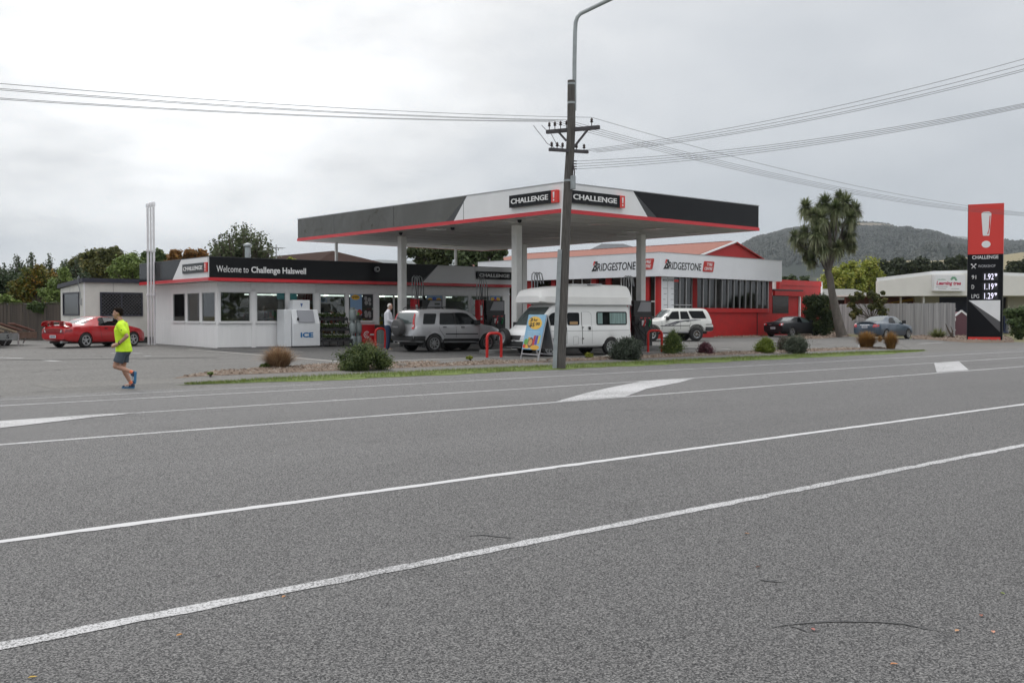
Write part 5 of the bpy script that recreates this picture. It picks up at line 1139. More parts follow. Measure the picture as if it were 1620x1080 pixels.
MB().add([(lw(1404, 475, 3.0)[0], 3, lw(1404, 479, 3)[1]), (lw(1447, 470, 3)[0], 3.2, lw(1447, 471, 3)[1]), (lw(1447, 470, 2)[0], 2.2, lw(1447, 476, 2.2)[1]), (lw(1404, 470, 2)[0], 2.2, lw(1404, 481, 2.2)[1])], [(0, 1, 2, 3)]).ob('shade_sail', M('sail_yellow', (.6, .38, .03), .6), lt)
s0, s1 = lw(1478.5, 450, -.35)[0], lw(1527, 450, -.35)[0]; sz0_, sz1_ = lw(1500, 460.2, -.35)[1], lw(1500, 434.5, -.35)[1]; sb_ = bxo('sign_board', M('sign_white', (.8, .81, .83), .4), lt, s0, s1, -.35, -.002, sz0_, sz1_); sW, sH = s1 - s0, sz1_ - sz0_
m_pink = M('letter_crimson', (.5, .02, .08), .4); m_lg = M('letter_green', (.12, .35, .2), .4)
text('Learning tree', sW * .8, m_pink, sb_, (s0 + sW * .06, -.351, sz0_ + sH * .30), bold=.035, shear=.2, depth=.012, h=sH * .3)
text('HALSWELL', sW * .26, m_lg, sb_, (s0 + sW * .1, -.351, sz0_ + sH * .66), bold=0, depth=.01, h=sH * .08)
text('Early Learning Centre', sW * .36, m_char, sb_, (s0 + sW * .06, -.351, sz0_ + sH * .22), depth=.01, h=sH * .06); text('Ph 322 5640', sW * .26, m_char, sb_, (s0 + sW * .5, -.351, sz0_ + sH * .11), depth=.01, h=sH * .06) if 0 else None
em = MB(); cx_, cz_ = s0 + sW * .62, sz0_ + sH * .66
for k in range(7):
    a = math.pi * (k + .5) / 7 - .1; c_, s_ = math.cos(a), math.sin(a); r0, r1 = sH * .08, sH * .27
    em.prism([(cx_ + r0 * c_, cz_ + r0 * s_), (cx_ + .6 * r1 * c_ - .05 * sH * s_, cz_ + .6 * r1 * s_ + .05 * sH * c_), (cx_ + r1 * c_, cz_ + r1 * s_), (cx_ + .6 * r1 * c_ + .05 * sH * s_, cz_ + .6 * r1 * s_ - .05 * sH * c_)], lambda u, v: (u, -.351, v), lambda u, v: (u, -.36, v))
em.ob('leaf_emblem', m_lg, sb_)
for k in range(2): bxo('print', M('fine_print', (.3, .3, .3), .5), sb_, s0 + sW * (.12 + .42 * k), s0 + sW * (.38 + .42 * k), -.356, -.3505, sz0_ + sH * .13, sz0_ + sH * .155)
# small playhouse
HP = atD(1521, 500, 70); ph = thing('playhouse', 'small plum-coloured garden playhouse with white-edged gable by the price sign', 'playhouse', (HP.x, HP.y, .25), R(-40)); m_plum = M('plum', (.13, .06, .075), .7)
hw_, hh_ = .62, 1.15; r_ = 1.55
MB().prism([(-hw_, 0), (hw_, 0), (hw_, 1.15), (0, 1.6), (-hw_, 1.15)], lambda u, v: (u, 0, v), lambda u, v: (u, 1.4, v)).ob('wall', m_plum, ph)
MB().beam((-hw_ - .1, 0, 1.12), (0, 0, 1.66), .12, .06, up=(0, 1, 0)).beam((0, 0, 1.66), (hw_ + .1, 0, 1.12), .12, .06, up=(0, 1, 0)).ob('barge_board', m_white, ph)
MB().box(-hw_ - .3, -hw_ + .1, -.3, -.03, .98, 1.2).ob('white_box', m_white, ph)
# grey-roofed building behind the cabbage tree
p = atD(1352, 500, 92); gb = thing('grey_roof_building', 'low house with plain grey roof between cabbage tree and childcare building', 'house', (p.x, p.y, 0), R(-30)); GF = (p.x, p.y, R(-30))
x0, x1 = W(GF, 1296, 480, 0)[0], W(GF, 1400, 480, 0)[0]; ze, zr_ = W(GF, 1352, 472.5, 0)[1], W(GF, 1352, 457, 3)[1]
MB().add([(x0, 0, ze), (x1, 0, ze), (x1 - 1, 3.5, zr_), (x0 + 1, 3.5, zr_), (x0, 7, ze), (x1, 7, ze)], [(0, 1, 2, 3), (3, 2, 5, 4), (0, 3, 4), (1, 5, 2)]).ob('roof', M('roof_grey', (.2, .2, .19), .7, var=.1, vs=2), gb)
MB().box(x0 + .4, x1 - .4, .5, 6.5, .2, ze - .1).ob('wall', M('brick_red', (.16, .06, .05), .8), gb); bxo('fascia_board', m_white, gb, x0, x1, -.05, -.002, ze - .12, ze + .02)
def win_(g, xs): 
    for a in xs: bxo('window', M('dark_pane', (.012, .013, .016), .15), g, a, a + 1.6, .45, .499, 1.2, 2.1)
win_(gb, [x0 + 1.5, x0 + 4.5])
# houses behind: brown tiled hip roof, grey hip roof
def hip_house(px, D, rz, wl_, dp, ze, zr_, mat, label, hipx=3., wallc=(.35, .3, .25)):
    p = atD(px, 500, D); g = thing('house', label, 'house', (p.x, p.y, 0), rz)
    MB().add([(-wl_ / 2 - .5, -.5, ze), (wl_ / 2 + .5, -.5, ze), (wl_ / 2 + .5, dp + .5, ze), (-wl_ / 2 - .5, dp + .5, ze), (-wl_ / 2 + hipx, dp / 2, zr_), (wl_ / 2 - hipx, dp / 2, zr_)], [(0, 1, 5, 4), (1, 2, 5), (2, 3, 4, 5), (3, 0, 4), (0, 3, 2, 1)]).ob('roof', mat, g)
    MB().box(-wl_ / 2, wl_ / 2, 0, dp, .1, ze - .02).ob('wall', M('house_wall', wallc, .8), g); return g
m_tile = M('roof_brown', (.065, .042, .036), .95, var=.12, vs=1.2, spec=.1)
t = m_tile.node_tree; wv = nn(t, 'ShaderNodeTexWave'); wv.bands_direction = 'Z'; wv.inputs['Scale'].default_value = 3.2; wv.wave_profile = 'SAW'; tcw = nn(t, 'ShaderNodeTexCoord'); t.links.new(tcw.outputs['Object'], wv.inputs['Vector'])
bpn = nn(t, 'ShaderNodeBump'); bpn.inputs['Strength'].default_value = 1; bpn.inputs['Distance'].default_value = .12; t.links.new(wv.outputs[0], bpn.inputs['Height']); t.links.new(bpn.outputs[0], t.nodes['Principled BSDF'].inputs['Normal'])
h1_ = hip_house(478, 62, R(90), 17, 9.6, 3.7, 5.47, m_tile, 'house with dark brown tiled hip roof behind the shop', 4.6)
_p = atD(527, 397.3, 62); h1_.location = (_p.x + 4.8, _p.y + 8.5 - 4.6, 0)
h2_ = hip_house(981, 118, R(-38), 9, 11, 8.4, 10.2, M('roof_slate', (.14, .145, .155), .9, var=.08, vs=1, spec=.1), 'distant house with pale grey hip roof above the workshop roof', 3.2, (.25, .25, .26))
# aerial on the brown-roofed house
p = atD(437, 410, 62); ae = thing('tv_aerial', 'thin metal television aerial beside the brown tiled roof', 'aerial', (p.x, p.y, 3.2))
zt_a = atD(437, 387, 62).z - 3.2
MB().tube([(0, 0, 0), (0, 0, zt_a)], .03, 6).ob('mast', m_steel, ae); MB().beam((-.5, 0, zt_a - .2), (.5, .1, zt_a - .2), .03, .03).ob('boom', m_steel, ae)
for k in range(6): MB().beam((-.45 + .18 * k, -.35, zt_a - .19), (-.45 + .18 * k, .35, zt_a - .19), .02, .02).ob('rod', m_steel, ae)
# trailers
m_tr = M('trailer_grey', (.2, .21, .21), .6, .3, var=.25, vs=4); m_ply = M('ply_deck', (.33, .26, .18), .7, var=.2, vs=5); m_rust = M('rusty_steel', (.12, .075, .055), .8, var=.3, vs=6)
def trailer(px, py, rz, label, lettered):
    p = Gs(px, py); g = thing('car_trailer', label, 'trailer', p, rz, 'flat trailers parked by the fence'); LT = 3.4
    MB().box(-LT, 0, .0, 1.9, .38, .46).ob('deck', m_tr if lettered else m_rust, g)
    MB().box(-LT, 0, -.03, 0, .32, .60).ob('side_board', m_tr if lettered else m_rust, g); MB().box(-LT, 0, 1.9, 1.93, .32, .60).ob('side_board', m_tr, g)
    for y0 in (.15, 1.25): 
        MB().add([(.02, y0, .62), (.02, y0 + .5, .62), (-.95, y0 + .5, .95), (-.95, y0, .95), (.02, y0, .67), (.02, y0 + .5, .67), (-.95, y0 + .5, 1.0), (-.95, y0, 1.0)], [(0, 1, 2, 3), (7, 6, 5, 4), (0, 4, 5, 1), (1, 5, 6, 2), (2, 6, 7, 3), (3, 7, 4, 0)]).ob('ramp', m_ply if lettered else M('ramp_brown', (.2, .1, .08), .7), g)
        MB().beam((-.1, y0 + .25, .62), (-.4, y0 + .25, .1), .04, .04).ob('strut', m_steel, g)
    for y0 in (-.02, 1.75):
        wh = MB().lathe([(.1, -.09), (.26, -.09), (.31, -.05), (.31, .05), (.26, .09), (.1, .09)], 18, c=(-1.4, y0 + .05, .31), axis='y').ob('wheel', m_rubber, g, smooth=50)
    MB().beam((-LT, .95, .5), (-LT - 1.3, .95, .42), .08, .1).ob('drawbar', m_rust, g)
    MB().beam((-.9, -.15, .0), (-.9, -.15, .5), .05, .05).ob('jockey_stand', m_steel, g)
    if lettered: text('S', .12, m_ink, g, (-.5, -.031, .37), bold=.02, depth=.006, h=.17)
trailer(29, 549.5, R(10), 'grey flat-deck trailer with pale folded ramp boards at the left edge', True)
trailer(58, 546, R(12), 'rusty brown flat trailer with a folded ramp next to the red car', False)
# ================================================================== vehicles
m_tyre = M('tyre_black', (.02, .02, .021), .75, var=.2, vs=8)
m_rimd = M('rim_dark', (.03, .03, .032), .5, .3)
m_rims = M('rim_silver', (.45, .46, .47), .3, .8)
m_chrome = M('chrome', (.6, .6, .62), .12, 1)
m_cglass = M('car_glass', (.006, .008, .009), .05, spec=.2)
m_cglass2 = glassmat('car_glass_clear', (.35, .42, .42), .10, .01)
m_tail = M('tail_red', (.45, .012, .015), .15, coat=.5); m_head = M('head_clear', (.55, .57, .6), .1, .2, coat=.6); m_amb = M('amber', (.6, .2, .02), .2)
m_plate = M('plate', (.62, .63, .66), .4); m_trim = M('trim_black', (.02, .021, .022), .5); m_seam = M('seam', (.015, .015, .016), .6)
class Car:
    def __init__(s, name, label, cat, loc, rz, sp):
        s.t = thing(name, label, cat, loc, rz); s.sp = sp; s.L = L = sp['L']; s.c = L / 2
        N = sp.get('n', 110); X = np.linspace(0, L, N)
        def itp(k):
            a = np.array(sp[k], float); y = np.interp(X, a[:, 0], a[:, 1]); ker = np.array([1, 2, 3, 2, 1.]); ker /= ker.sum()
            yp = np.concatenate([np.full(2, y[0]), y, np.full(2, y[-1])]); return np.convolve(yp, ker, 'valid')
        top, belt, hw, rw, bot = (itp(k) for k in ('top', 'belt', 'hw', 'rw', 'bot'))
        arches = sp['arch']; rows = []
        for i, x in enumerate(X):
            zb, zl, zt, w, wt = bot[i], belt[i], top[i], hw[i], rw[i]; zl = min(zl, zt - .01); zt = max(zt, zl + .01)
            g = min(1, max(0, (zt - zl - .04) / .25)); wb = w * .955; h = zt - zl
            P = [(0, zb), (w * .70, zb), (w * .93, zb + .03), (w * .985, zb + .11), (w, zb + .5 * (zl - zb)), (w * .988, zl - .12), (w * .955, zl)]
            th = [.25, .5, .8, 1.1, 1.35, 1.5708]
            hood = [(wb * math.cos(t), zl + h * math.sin(t)) for t in th]
            gh = [(w * .93, zl + .012), (w * .93 * .55 + wt * .45, zl + .45 * h), (wt + .01, zt - .10), (wt - .05, zt - .03), (wt * .55, zt - .004), (0, zt)]
            P += [(a[0] * (1 - g) + b[0] * g, a[1] * (1 - g) + b[1] * g) for a, b in zip(hood, gh)]
            for xc, r_, zc in arches:
                if abs(x - xc) < r_:
                    za = zc + math.sqrt(r_ * r_ - (x - xc) ** 2)
                    for j in (2, 3, 4, 5): 
                        if P[j][1] < za: P[j] = (P[j][0], min(za, zl - .03))
                    yi = w - .26; P[1] = (min(P[1][0], yi), P[1][1]); 
                    P[2] = (yi, P[2][1])
            rows.append([(x - s.c, y, z) for y, z in P])
        n = len(rows[0]); mb = MB(); mir = [[(x, -y, z) for x, y, z in r_] for r_ in rows]
        for side, RR in ((0, rows), (1, mir)):
            fs = []
            for i in range(N - 1):
                for j in range(n - 1):
                    q = (i * n + j, (i + 1) * n + j, (i + 1) * n + j + 1, i * n + j + 1); fs.append(q if side == 0 else q[::-1])
            mb.add([p for r_ in RR for p in r_], fs)
        for end, rv in ((0, 0), (N - 1, 1)):
            loop = rows[end] + mir[end][1:-1][::-1]; mb.add(loop, [tuple(range(len(loop))) if rv else tuple(range(len(loop)))[::-1]])
        import bmesh
        s.body = mb.ob('body', sp['paint'], s.t, fix=False); me = s.body.data; b = bmesh.new(); b.from_mesh(me); bmesh.ops.remove_doubles(b, verts=b.verts, dist=.002); bmesh.ops.recalc_face_normals(b, faces=b.faces); b.to_mesh(me)
        s.bvh = BVHTree.FromBMesh(b); b.free(); me.polygons.foreach_set('use_smooth', [True] * len(me.polygons)); me.set_sharp_from_angle(angle=R(35))
        mb = MB().box(-s.c + .3, s.c - .3, -sp['W'] / 2 + .28, sp['W'] / 2 - .28, sp['g'] - .02, sp['g'] + .25); mb.ob('underbody', m_seam, s.t)
    def proj(s, p, ax):            # ax: 'L','R' sides, 'F','B' ends
        if ax in 'LR': sg = 1 if ax == 'L' else -1; o, d = Vector((p[0] - s.c, 3 * sg, p[1])), Vector((0, -sg, 0))
        elif ax == 'T': o, d = Vector((p[0] - s.c, p[1], 4)), Vector((0, 0, -1))
        else: sg = 1 if ax == 'F' else -1; o, d = Vector((5 * sg, p[0], p[1])), Vector((-sg, 0, 0))
        h, nrm, _, _ = s.bvh.ray_cast(o, d)
        return h, nrm, d
    def patch(s, name, poly, ax, mat, off=.006, parent=None, res=.08, th=0):
        vs = [Vector(p) for p in poly]; xs = [p.x for p in vs]; ys = [p.y for p in vs]
        def ins(x, y):
            k = False
            for i in range(len(vs)):
                a, b = vs[i], vs[i - 1]
                if (a.y > y) != (b.y > y) and x < (b.x - a.x) * (y - a.y) / (b.y - a.y) + a.x: k = not k
            return k
        dense = []
        for i in range(len(vs)):
            a, b = vs[i], vs[(i + 1) % len(vs)]; m_ = max(1, int((b - a).length / res)); dense += [a.lerp(b, k / m_) for k in range(m_)]
        grid = [Vector((x, y)) for x in np.arange(min(xs) + res / 2, max(xs), res) for y in np.arange(min(ys) + res / 2, max(ys), res) if ins(x, y)]
        vv, _, ff, *_ = delaunay_2d_cdt(dense + grid, [(i, (i + 1) % len(dense)) for i in range(len(dense))], [], 1, 1e-5)
        P = []; last = None
        for p in vv:
            h, nrm, d = s.proj(p, ax)
            if h is None: h = last if last is not None else Vector((0, 0, 0)); nrm = -d; h = Vector(h); 
            last = h; P.append(h - d * off + (nrm if nrm.dot(d) < 0 else -nrm) * off * .3)
        o = MB().add(P, [tuple(f) for f in ff]).ob(name, mat, parent or s.t, fix=False, smooth=60)
        if th: q = o.modifiers.new('t', 'SOLIDIFY'); q.thickness = th; q.offset = 1
        return o
    def line(s, pts, ax, w=.014, mat=None, name='door_seam', off=.004):
        P = []; dn = []
        for a, b in zip(pts, pts[1:]):
            m_ = max(1, int((Vector(b) - Vector(a)).length / .1)); dn += [Vector(a).lerp(Vector(b), k / m_) for k in range(m_)]
        dn.append(Vector(pts[-1])); mb = MB(); vs = []
        for i, p in enumerate(dn):
            t_ = (dn[min(i + 1, len(dn) - 1)] - dn[max(0, i - 1)]).normalized(); q = Vector((-t_.y, t_.x)) * w / 2
            for e in (p - q, p + q):
                h, nrm, d = s.proj(e, ax)
                vs.append((h - d * off) if h is not None else (vs[-1] if vs else Vector((0, 0, 0))))
        return mb.add(vs, [(2 * i, 2 * i + 2, 2 * i + 3, 2 * i + 1) for i in range(len(dn) - 1)]).ob(name, mat or m_seam, s.t)
    def wheels(s, xr_, xf, r_, y, wd=.2, spokes=5, sw=.16, mat=None, dish=.6, fat=.66):
        mat = mat or m_rims; rr = r_ * fat; w0 = None
        for x in (xr_, xf):
            for sg in (-1, 1):
                loc = (x - s.c, sg * (y - wd / 2), r_)
                if w0 is None:
                    w0 = MB().lathe([(.02, -wd * .3), (rr, -wd * .3), (rr, wd * .15), (.02, wd * .15)], 24, axis='y').ob('wheel', m_rimd, s.t)
                    MB().lathe([(rr, -wd * .42), (rr + .02, -wd / 2), (r_ - .035, -wd / 2), (r_ - .005, -wd * .36), (r_, 0), (r_ - .005, wd * .36), (r_ - .035, wd / 2), (rr + .02, wd / 2), (rr, wd * .42)], 32, axis='y', caps=False).ob('tyre', m_tyre, w0, smooth=50)
                    q = MB().lathe([(rr - .035, wd * .3), (rr - .03, wd * .5), (rr + .006, wd * .51), (rr + .006, wd * .3)], 32, axis='y', caps=False)
                    q.lathe([(.01, wd * .40), (.06, wd * .39), (.065, wd * .25), (.01, wd * .25)], 14, axis='y')
                    for k in range(spokes):
                        a = 2 * math.pi * k / spokes + .3; c_, s_ = math.cos(a), math.sin(a); w1, w2 = sw * .5, sw * .38
                        def f(u, v, z): return (u * c_ - v * s_, z, u * s_ + v * c_)
                        q.prism([(.03, -w1 * rr), (rr - .02, -w2 * rr), (rr - .02, w2 * rr), (.03, w1 * rr)], lambda u, v: f(u, v, wd * .16), lambda u, v: f(u, v, wd * .36))
                    q.ob('rim', mat, w0, smooth=40); w = w0
                else: 
                    w = w0.copy(); COL.objects.link(w)
                    for ch in w0.children: c = ch.copy(); COL.objects.link(c); c.parent = w
                w.parent = s.t; w.location = loc; w.rotation_euler = (0, 0, 0 if sg > 0 else math.pi)
    def mirror_glass(s, x, z, mat, y=None, sz=(.1, .1, .07)):
        for ax, sg in (('L', 1), ('R', -1)):
            h, _, _ = s.proj((x, z), ax); c = Vector((x - s.c, h.y + sg * .13, z + .03))
            MB().obox(c, Matrix.Rotation(sg * R(0), 3, 'Z'), sz[2], sz[0], sz[1]).beam((c.x, h.y - sg * .02, z - .02), (c.x, c.y, z), .05, .04).ob('wing_mirror', mat, s.t, bevel=.02)
    def handles(s, pts, mat, w=.16):
        for x, z in pts:
            for ax, sg in (('L', 1), ('R', -1)):
                h, _, _ = s.proj((x, z), ax); MB().box(x - s.c - w / 2, x - s.c + w / 2, min(h.y - sg * .01, h.y + sg * .035), max(h.y - sg * .01, h.y + sg * .035), z - .018, z + .018).ob('door_handle', mat, s.t, bevel=.01)
    def both(s, name, poly, mat, **k): return [s.patch(name, poly, ax, mat, **k) for ax in 'LR']
    def plate(s, end, y, z, w=.36, h=.12):
        h_, _, d = s.proj((y, z), end); x = h_.x - d.x * .01; x2 = x - d.x * .012
        p = MB().box(min(x, x2), max(x, x2), y - w / 2, y + w / 2, z - h / 2, z + h / 2).ob('licence_plate', m_plate, s.t)
        q = MB(); x3 = x2 - d.x * .003
        for k in range(6): q.box(min(x2 - d.x * .0005, x3), max(x2 - d.x * .0005, x3), y - w * .38 + k * w * .135, y - w * .38 + k * w * .135 + w * .08, z - h * .25, z + h * .25)
        q.ob('plate_marks', M('plate_ink', (.05, .06, .12), .5), p)
def paintmat(name, col, metal=.0, rough=.32, coat=.8):
    return M(name, col, rough, metal, coat=coat, var=.03, vs=1.5)
def origin(px, py, rz, x_rear, L, W_, side=-1, z=None):      # from the near rear wheel's contact patch to the middle of the car
    p = Gs(px, py); c, s = math.cos(rz), math.sin(rz); lx, ly = L / 2 - x_rear, -side * (W_ / 2 - .1); return Vector((p.x + c * lx - s * ly, p.y + s * lx + c * ly, gz(p.y)))
def rect(x0, x1, z0, z1): return [(x0, z0), (x1, z0), (x1, z1), (x0, z1)]

# ---- red coupe
rz = R(21.5); L, Wd = 4.32, 1.735
c = Car('sports_coupe', 'red sports coupe with rear wing parked in front of the cream cabin', 'car', origin(134.4, 550, rz, .92, L, Wd), rz, dict(L=L, W=Wd, g=.2, paint=paintmat('paint_red', (.43, .008, .012)),
    top=[(0, .80), (.06, .90), (.3, .955), (.62, .97), (.85, 1.0), (1.3, 1.17), (1.72, 1.285), (2.1, 1.31), (2.45, 1.29), (2.7, 1.24), (3.3, .95), (3.75, .86), (4.1, .73), (4.26, .60), (4.32, .48)],
    belt=[(0, .74), (.3, .86), (1.2, .90), (2.2, .88), (3.2, .86), (3.8, .76), (4.15, .60), (4.32, .42)],
    hw=[(0, .66), (.08, .76), (.3, .83), (.9, .868), (2, .85), (3.4, .865), (3.9, .83), (4.15, .74), (4.27, .62), (4.32, .5)],
    rw=[(0, .6), (1.0, .60), (1.7, .56), (2.3, .56), (2.9, .64), (4.32, .5)],
    bot=[(0, .36), (.15, .27), (.6, .22), (3.6, .19), (4.1, .2), (4.32, .26)], arch=[(.92, .345, .31), (3.42, .345, .31)]))
c.wheels(.92, 3.42, .312, .865, .2, 5, .3)
c.both('side_window', rnd([(1.62, .93), (2.9, .93), (3.0, .95), (2.62, 1.19), (2.3, 1.235), (1.95, 1.235), (1.78, 1.18)], .05), m_cglass2, off=.008)
c.both('window_trim', rnd([(1.58, .90), (3.02, .90), (3.1, .94), (2.65, 1.22), (2.3, 1.265), (1.93, 1.265), (1.74, 1.2)], .05), m_trim, off=.003)
for ax in 'LR': c.patch('quarter_window', [(1.62, .93), (1.95, .93), (2.0, 1.23), (1.95, 1.235), (1.78, 1.18)], ax, m_cglass, off=.012)
m_rg = M('rear_glass', (.08, .1, .1), .04, spec=1.5)
c.patch('rear_window', rnd([(-.60, 1.0), (.60, 1.0), (.49, 1.25), (-.49, 1.25)], .05), 'B', m_rg, off=.006); c.patch('windscreen', rnd([(-.64, .97), (.64, .97), (.5, 1.24), (-.5, 1.24)], .05), 'F', m_cglass)
lp = c.patch('tail_light', rnd([(-.70, .60), (.70, .60), (.73, .79), (-.73, .79)], .06), 'B', M('tail_dark_red', (.22, .008, .014), .15, coat=.6), off=.005)
for sg in (-1, 1): c.patch('reverse_light', rnd([(sg * .42, .64), (sg * .50, .64), (sg * .52, .75), (sg * .46, .75)], .01), 'B', m_head, off=.010)
c.both('tail_light', rnd([(.02, .64), (.28, .68), (.26, .78), (.05, .79)], .03), M('tail_dark_red', (.22, .008, .014), .15, coat=.6), off=.004)
c.plate('B', -.0, .47); c.line([(-.78, .36), (.78, .36)], 'B', .03)
c.line([(1.75, .30), (1.68, .60), (1.62, .90)], 'R'); c.line([(3.05, .30), (3.08, .70), (3.0, .92)], 'R'); c.handles([(1.95, .80)], m_seam, .14)
c.mirror_glass(2.9, .95, c.sp['paint'])
w_g = MB(); prof = lambda y: .0
ws = [(-.76, .90), (-.70, 1.02), (-.56, 1.07), (0, 1.085), (.56, 1.07), (.70, 1.02), (.76, .90)]
for a, b in zip(ws, ws[1:]): w_g.add([(-2.13, a[0], a[1]), (-2.13, b[0], b[1]), (-1.88 + .04, b[0], b[1] - .03), (-1.84, a[0], a[1] - .03), (-2.13, a[0], a[1] + .035), (-2.13, b[0], b[1] + .035), (-1.84, b[0], b[1] + .01), (-1.84, a[0], a[1] + .01)], [(0, 1, 2, 3), (7, 6, 5, 4), (0, 4, 5, 1), (1, 5, 6, 2), (2, 6, 7, 3), (3, 7, 4, 0)])
w_g.ob('rear_wing', c.sp['paint'], c.t, smooth=60)
for y in (-.3, .3): MB().box(-2.08, -1.9, y - .02, y + .02, .92, 1.06).ob('wing_strut', c.sp['paint'], c.t)
MB().tube([(-2.2, -.5, .25), (-1.9, -.5, .25)], .05, 10).ob('exhaust', m_steel, c.t)

# ---- silver off-roader at the pumps
rz = R(-2.2); L, Wd = 4.42, 1.78
m_silver = paintmat('paint_silver', (.40, .405, .42), .3, .3)
c = Car('suv', 'silver-grey SUV with spare wheel on its tailgate stopped at the pump', 'car', origin(685.6, 556.7, rz, .93, L, Wd), rz, dict(L=L, W=Wd, g=.3, paint=m_silver,
    top=[(0, .80), (.02, 1.0), (.08, 1.18), (.2, 1.5), (.3, 1.63), (.6, 1.675), (1.5, 1.70), (2.3, 1.69), (2.62, 1.65), (2.85, 1.56), (3.32, 1.16), (3.5, 1.10), (4.0, 1.02), (4.25, .92), (4.38, .78), (4.42, .6)],
    belt=[(0, .76), (.05, .95), (.3, 1.04), (3.3, 1.04), (3.9, .95), (4.25, .82), (4.42, .55)],
    hw=[(0, .74), (.06, .84), (.3, .88), (2, .885), (3.7, .88), (4.1, .84), (4.3, .76), (4.42, .62)],
    rw=[(0, .74), (.3, .70), (2.5, .68), (3.0, .72), (4.42, .6)],
    bot=[(0, .42), (.2, .36), (3.9, .3), (4.42, .36)], arch=[(.93, .40, .34), (3.55, .40, .34)]))
c.wheels(.93, 3.55, .34, .88, .2, 9, .2)
c.both('side_window', rnd([(.42, 1.09), (.98, 1.09), (1.12, 1.5), (.52, 1.5)], .05), m_cglass, off=.008)
for ax in 'LR':
    c.patch('side_window', rnd([(1.2, 1.07), (1.93, 1.07), (1.93, 1.53), (1.28, 1.53)], .05), ax, m_cglass, off=.008)
    c.patch('side_window', rnd([(2.02, 1.07), (3.08, 1.07), (3.02, 1.17), (2.62, 1.49), (2.4, 1.54), (2.02, 1.54)], [.04, .02, .02, .06, .06, .04]), ax, m_cglass, off=.008)
    c.patch('pillar_trim', rect(1.9, 2.05, 1.07, 1.54), ax, m_trim, off=.005)
    c.patch('lower_cladding', rect(.02, .5, .44, .63), ax, m_trim, off=.008); c.patch('lower_cladding', [(1.32, .32), (3.12, .30), (3.12, .50), (1.34, .52)], ax, m_trim, off=.008); c.patch('lower_cladding', rect(3.96, 4.3, .40, .58), ax, m_trim, off=.008)
    c.line([(1.45, .70), (3.05, .69)], ax, .045, m_trim, 'rub_strip', .012)
    c.line([(1.16, 1.05), (1.2, .85), (1.42, .58)], ax); c.line([(1.97, .55), (1.98, 1.06)], ax); c.line([(3.1, .55), (3.12, 1.08)], ax)
    for xc in (.93, 3.55):
        c.line([(xc + .44 * math.cos(t), .34 + .44 * math.sin(t)) for t in np.linspace(.35, math.pi - .35, 12)], ax, .07, M('flare_silver', (.44, .445, .46), .35, .25), 'wheel_flare', .02)
c.handles([(1.42, .97), (2.3, .96)], m_trim)
c.mirror_glass(2.98, 1.12, m_trim, sz=(.1, .1, .09))
c.patch('rear_window', rnd([(-.62, 1.1), (.62, 1.1), (.56, 1.52), (-.56, 1.52)], .06), 'B', m_rg); c.patch('windscreen', rnd([(-.68, 1.17), (.68, 1.17), (.6, 1.6), (-.6, 1.6)], .06), 'F', m_cglass)
for sg in (-1, 1):
    a = c.patch('tail_light', [(sg * .67, .90), (sg * .78, .90), (sg * .745, 1.15), (sg * .645, 1.50), (sg * .575, 1.50), (sg * .645, 1.15)], 'B', m_tail, off=.025, res=.035); c.patch('reverse_light', rect(min(sg * .69, sg * .74), max(sg * .69, sg * .74), .98, 1.06), 'B', m_head, off=.032, parent=a)
    c.patch('headlight', rnd([(sg * .42, .74), (sg * .72, .76), (sg * .7, .90), (sg * .45, .86)], .03), 'F', m_head, off=.01)
c.patch('rear_bumper', rect(-.78, .78, .44, .64), 'B', m_trim, off=.03); c.patch('front_grille', rect(-.4, .4, .6, .74), 'F', m_trim, off=.01)
c.plate('B', -.45, .60)
q = MB().lathe([(.001, -.34), (.30, -.33), (.335, -.30), (.345, -.12), (.30, -.06), (.001, -.06)], 28, c=(-c.c - .0, -.02, .95), axis='x').ob('spare_wheel_cover', M('vinyl_grey', (.06, .06, .062), .55), c.t, smooth=50)
text('HONDA', .38, m_steel, q, (-c.c - .343, .16, .95), (R(90), 0, R(-90)), bold=.02, depth=.004, h=.065)
for sg in (-1, 1): MB().tube([(-c.c + .45, sg * .62, 1.68), (-c.c + .55, sg * .62, 1.74), (-c.c + 2.3, sg * .60, 1.75), (-c.c + 2.45, sg * .60, 1.68)], .02, 6).ob('roof_rail', m_trim, c.t)
c.both('mud_flap', rect(1.27, 1.34, .2, .45), m_trim) if 0 else None
for sg in (-1, 1): MB().box(-c.c + .45, -c.c + .49, sg * .8 - .09, sg * .8 + .09, .18, .5).box(-c.c + 1.36, -c.c + 1.38, sg * .78 - .09, sg * .78 + .09, .16, .45).ob('mud_flap', m_trim, c.t)

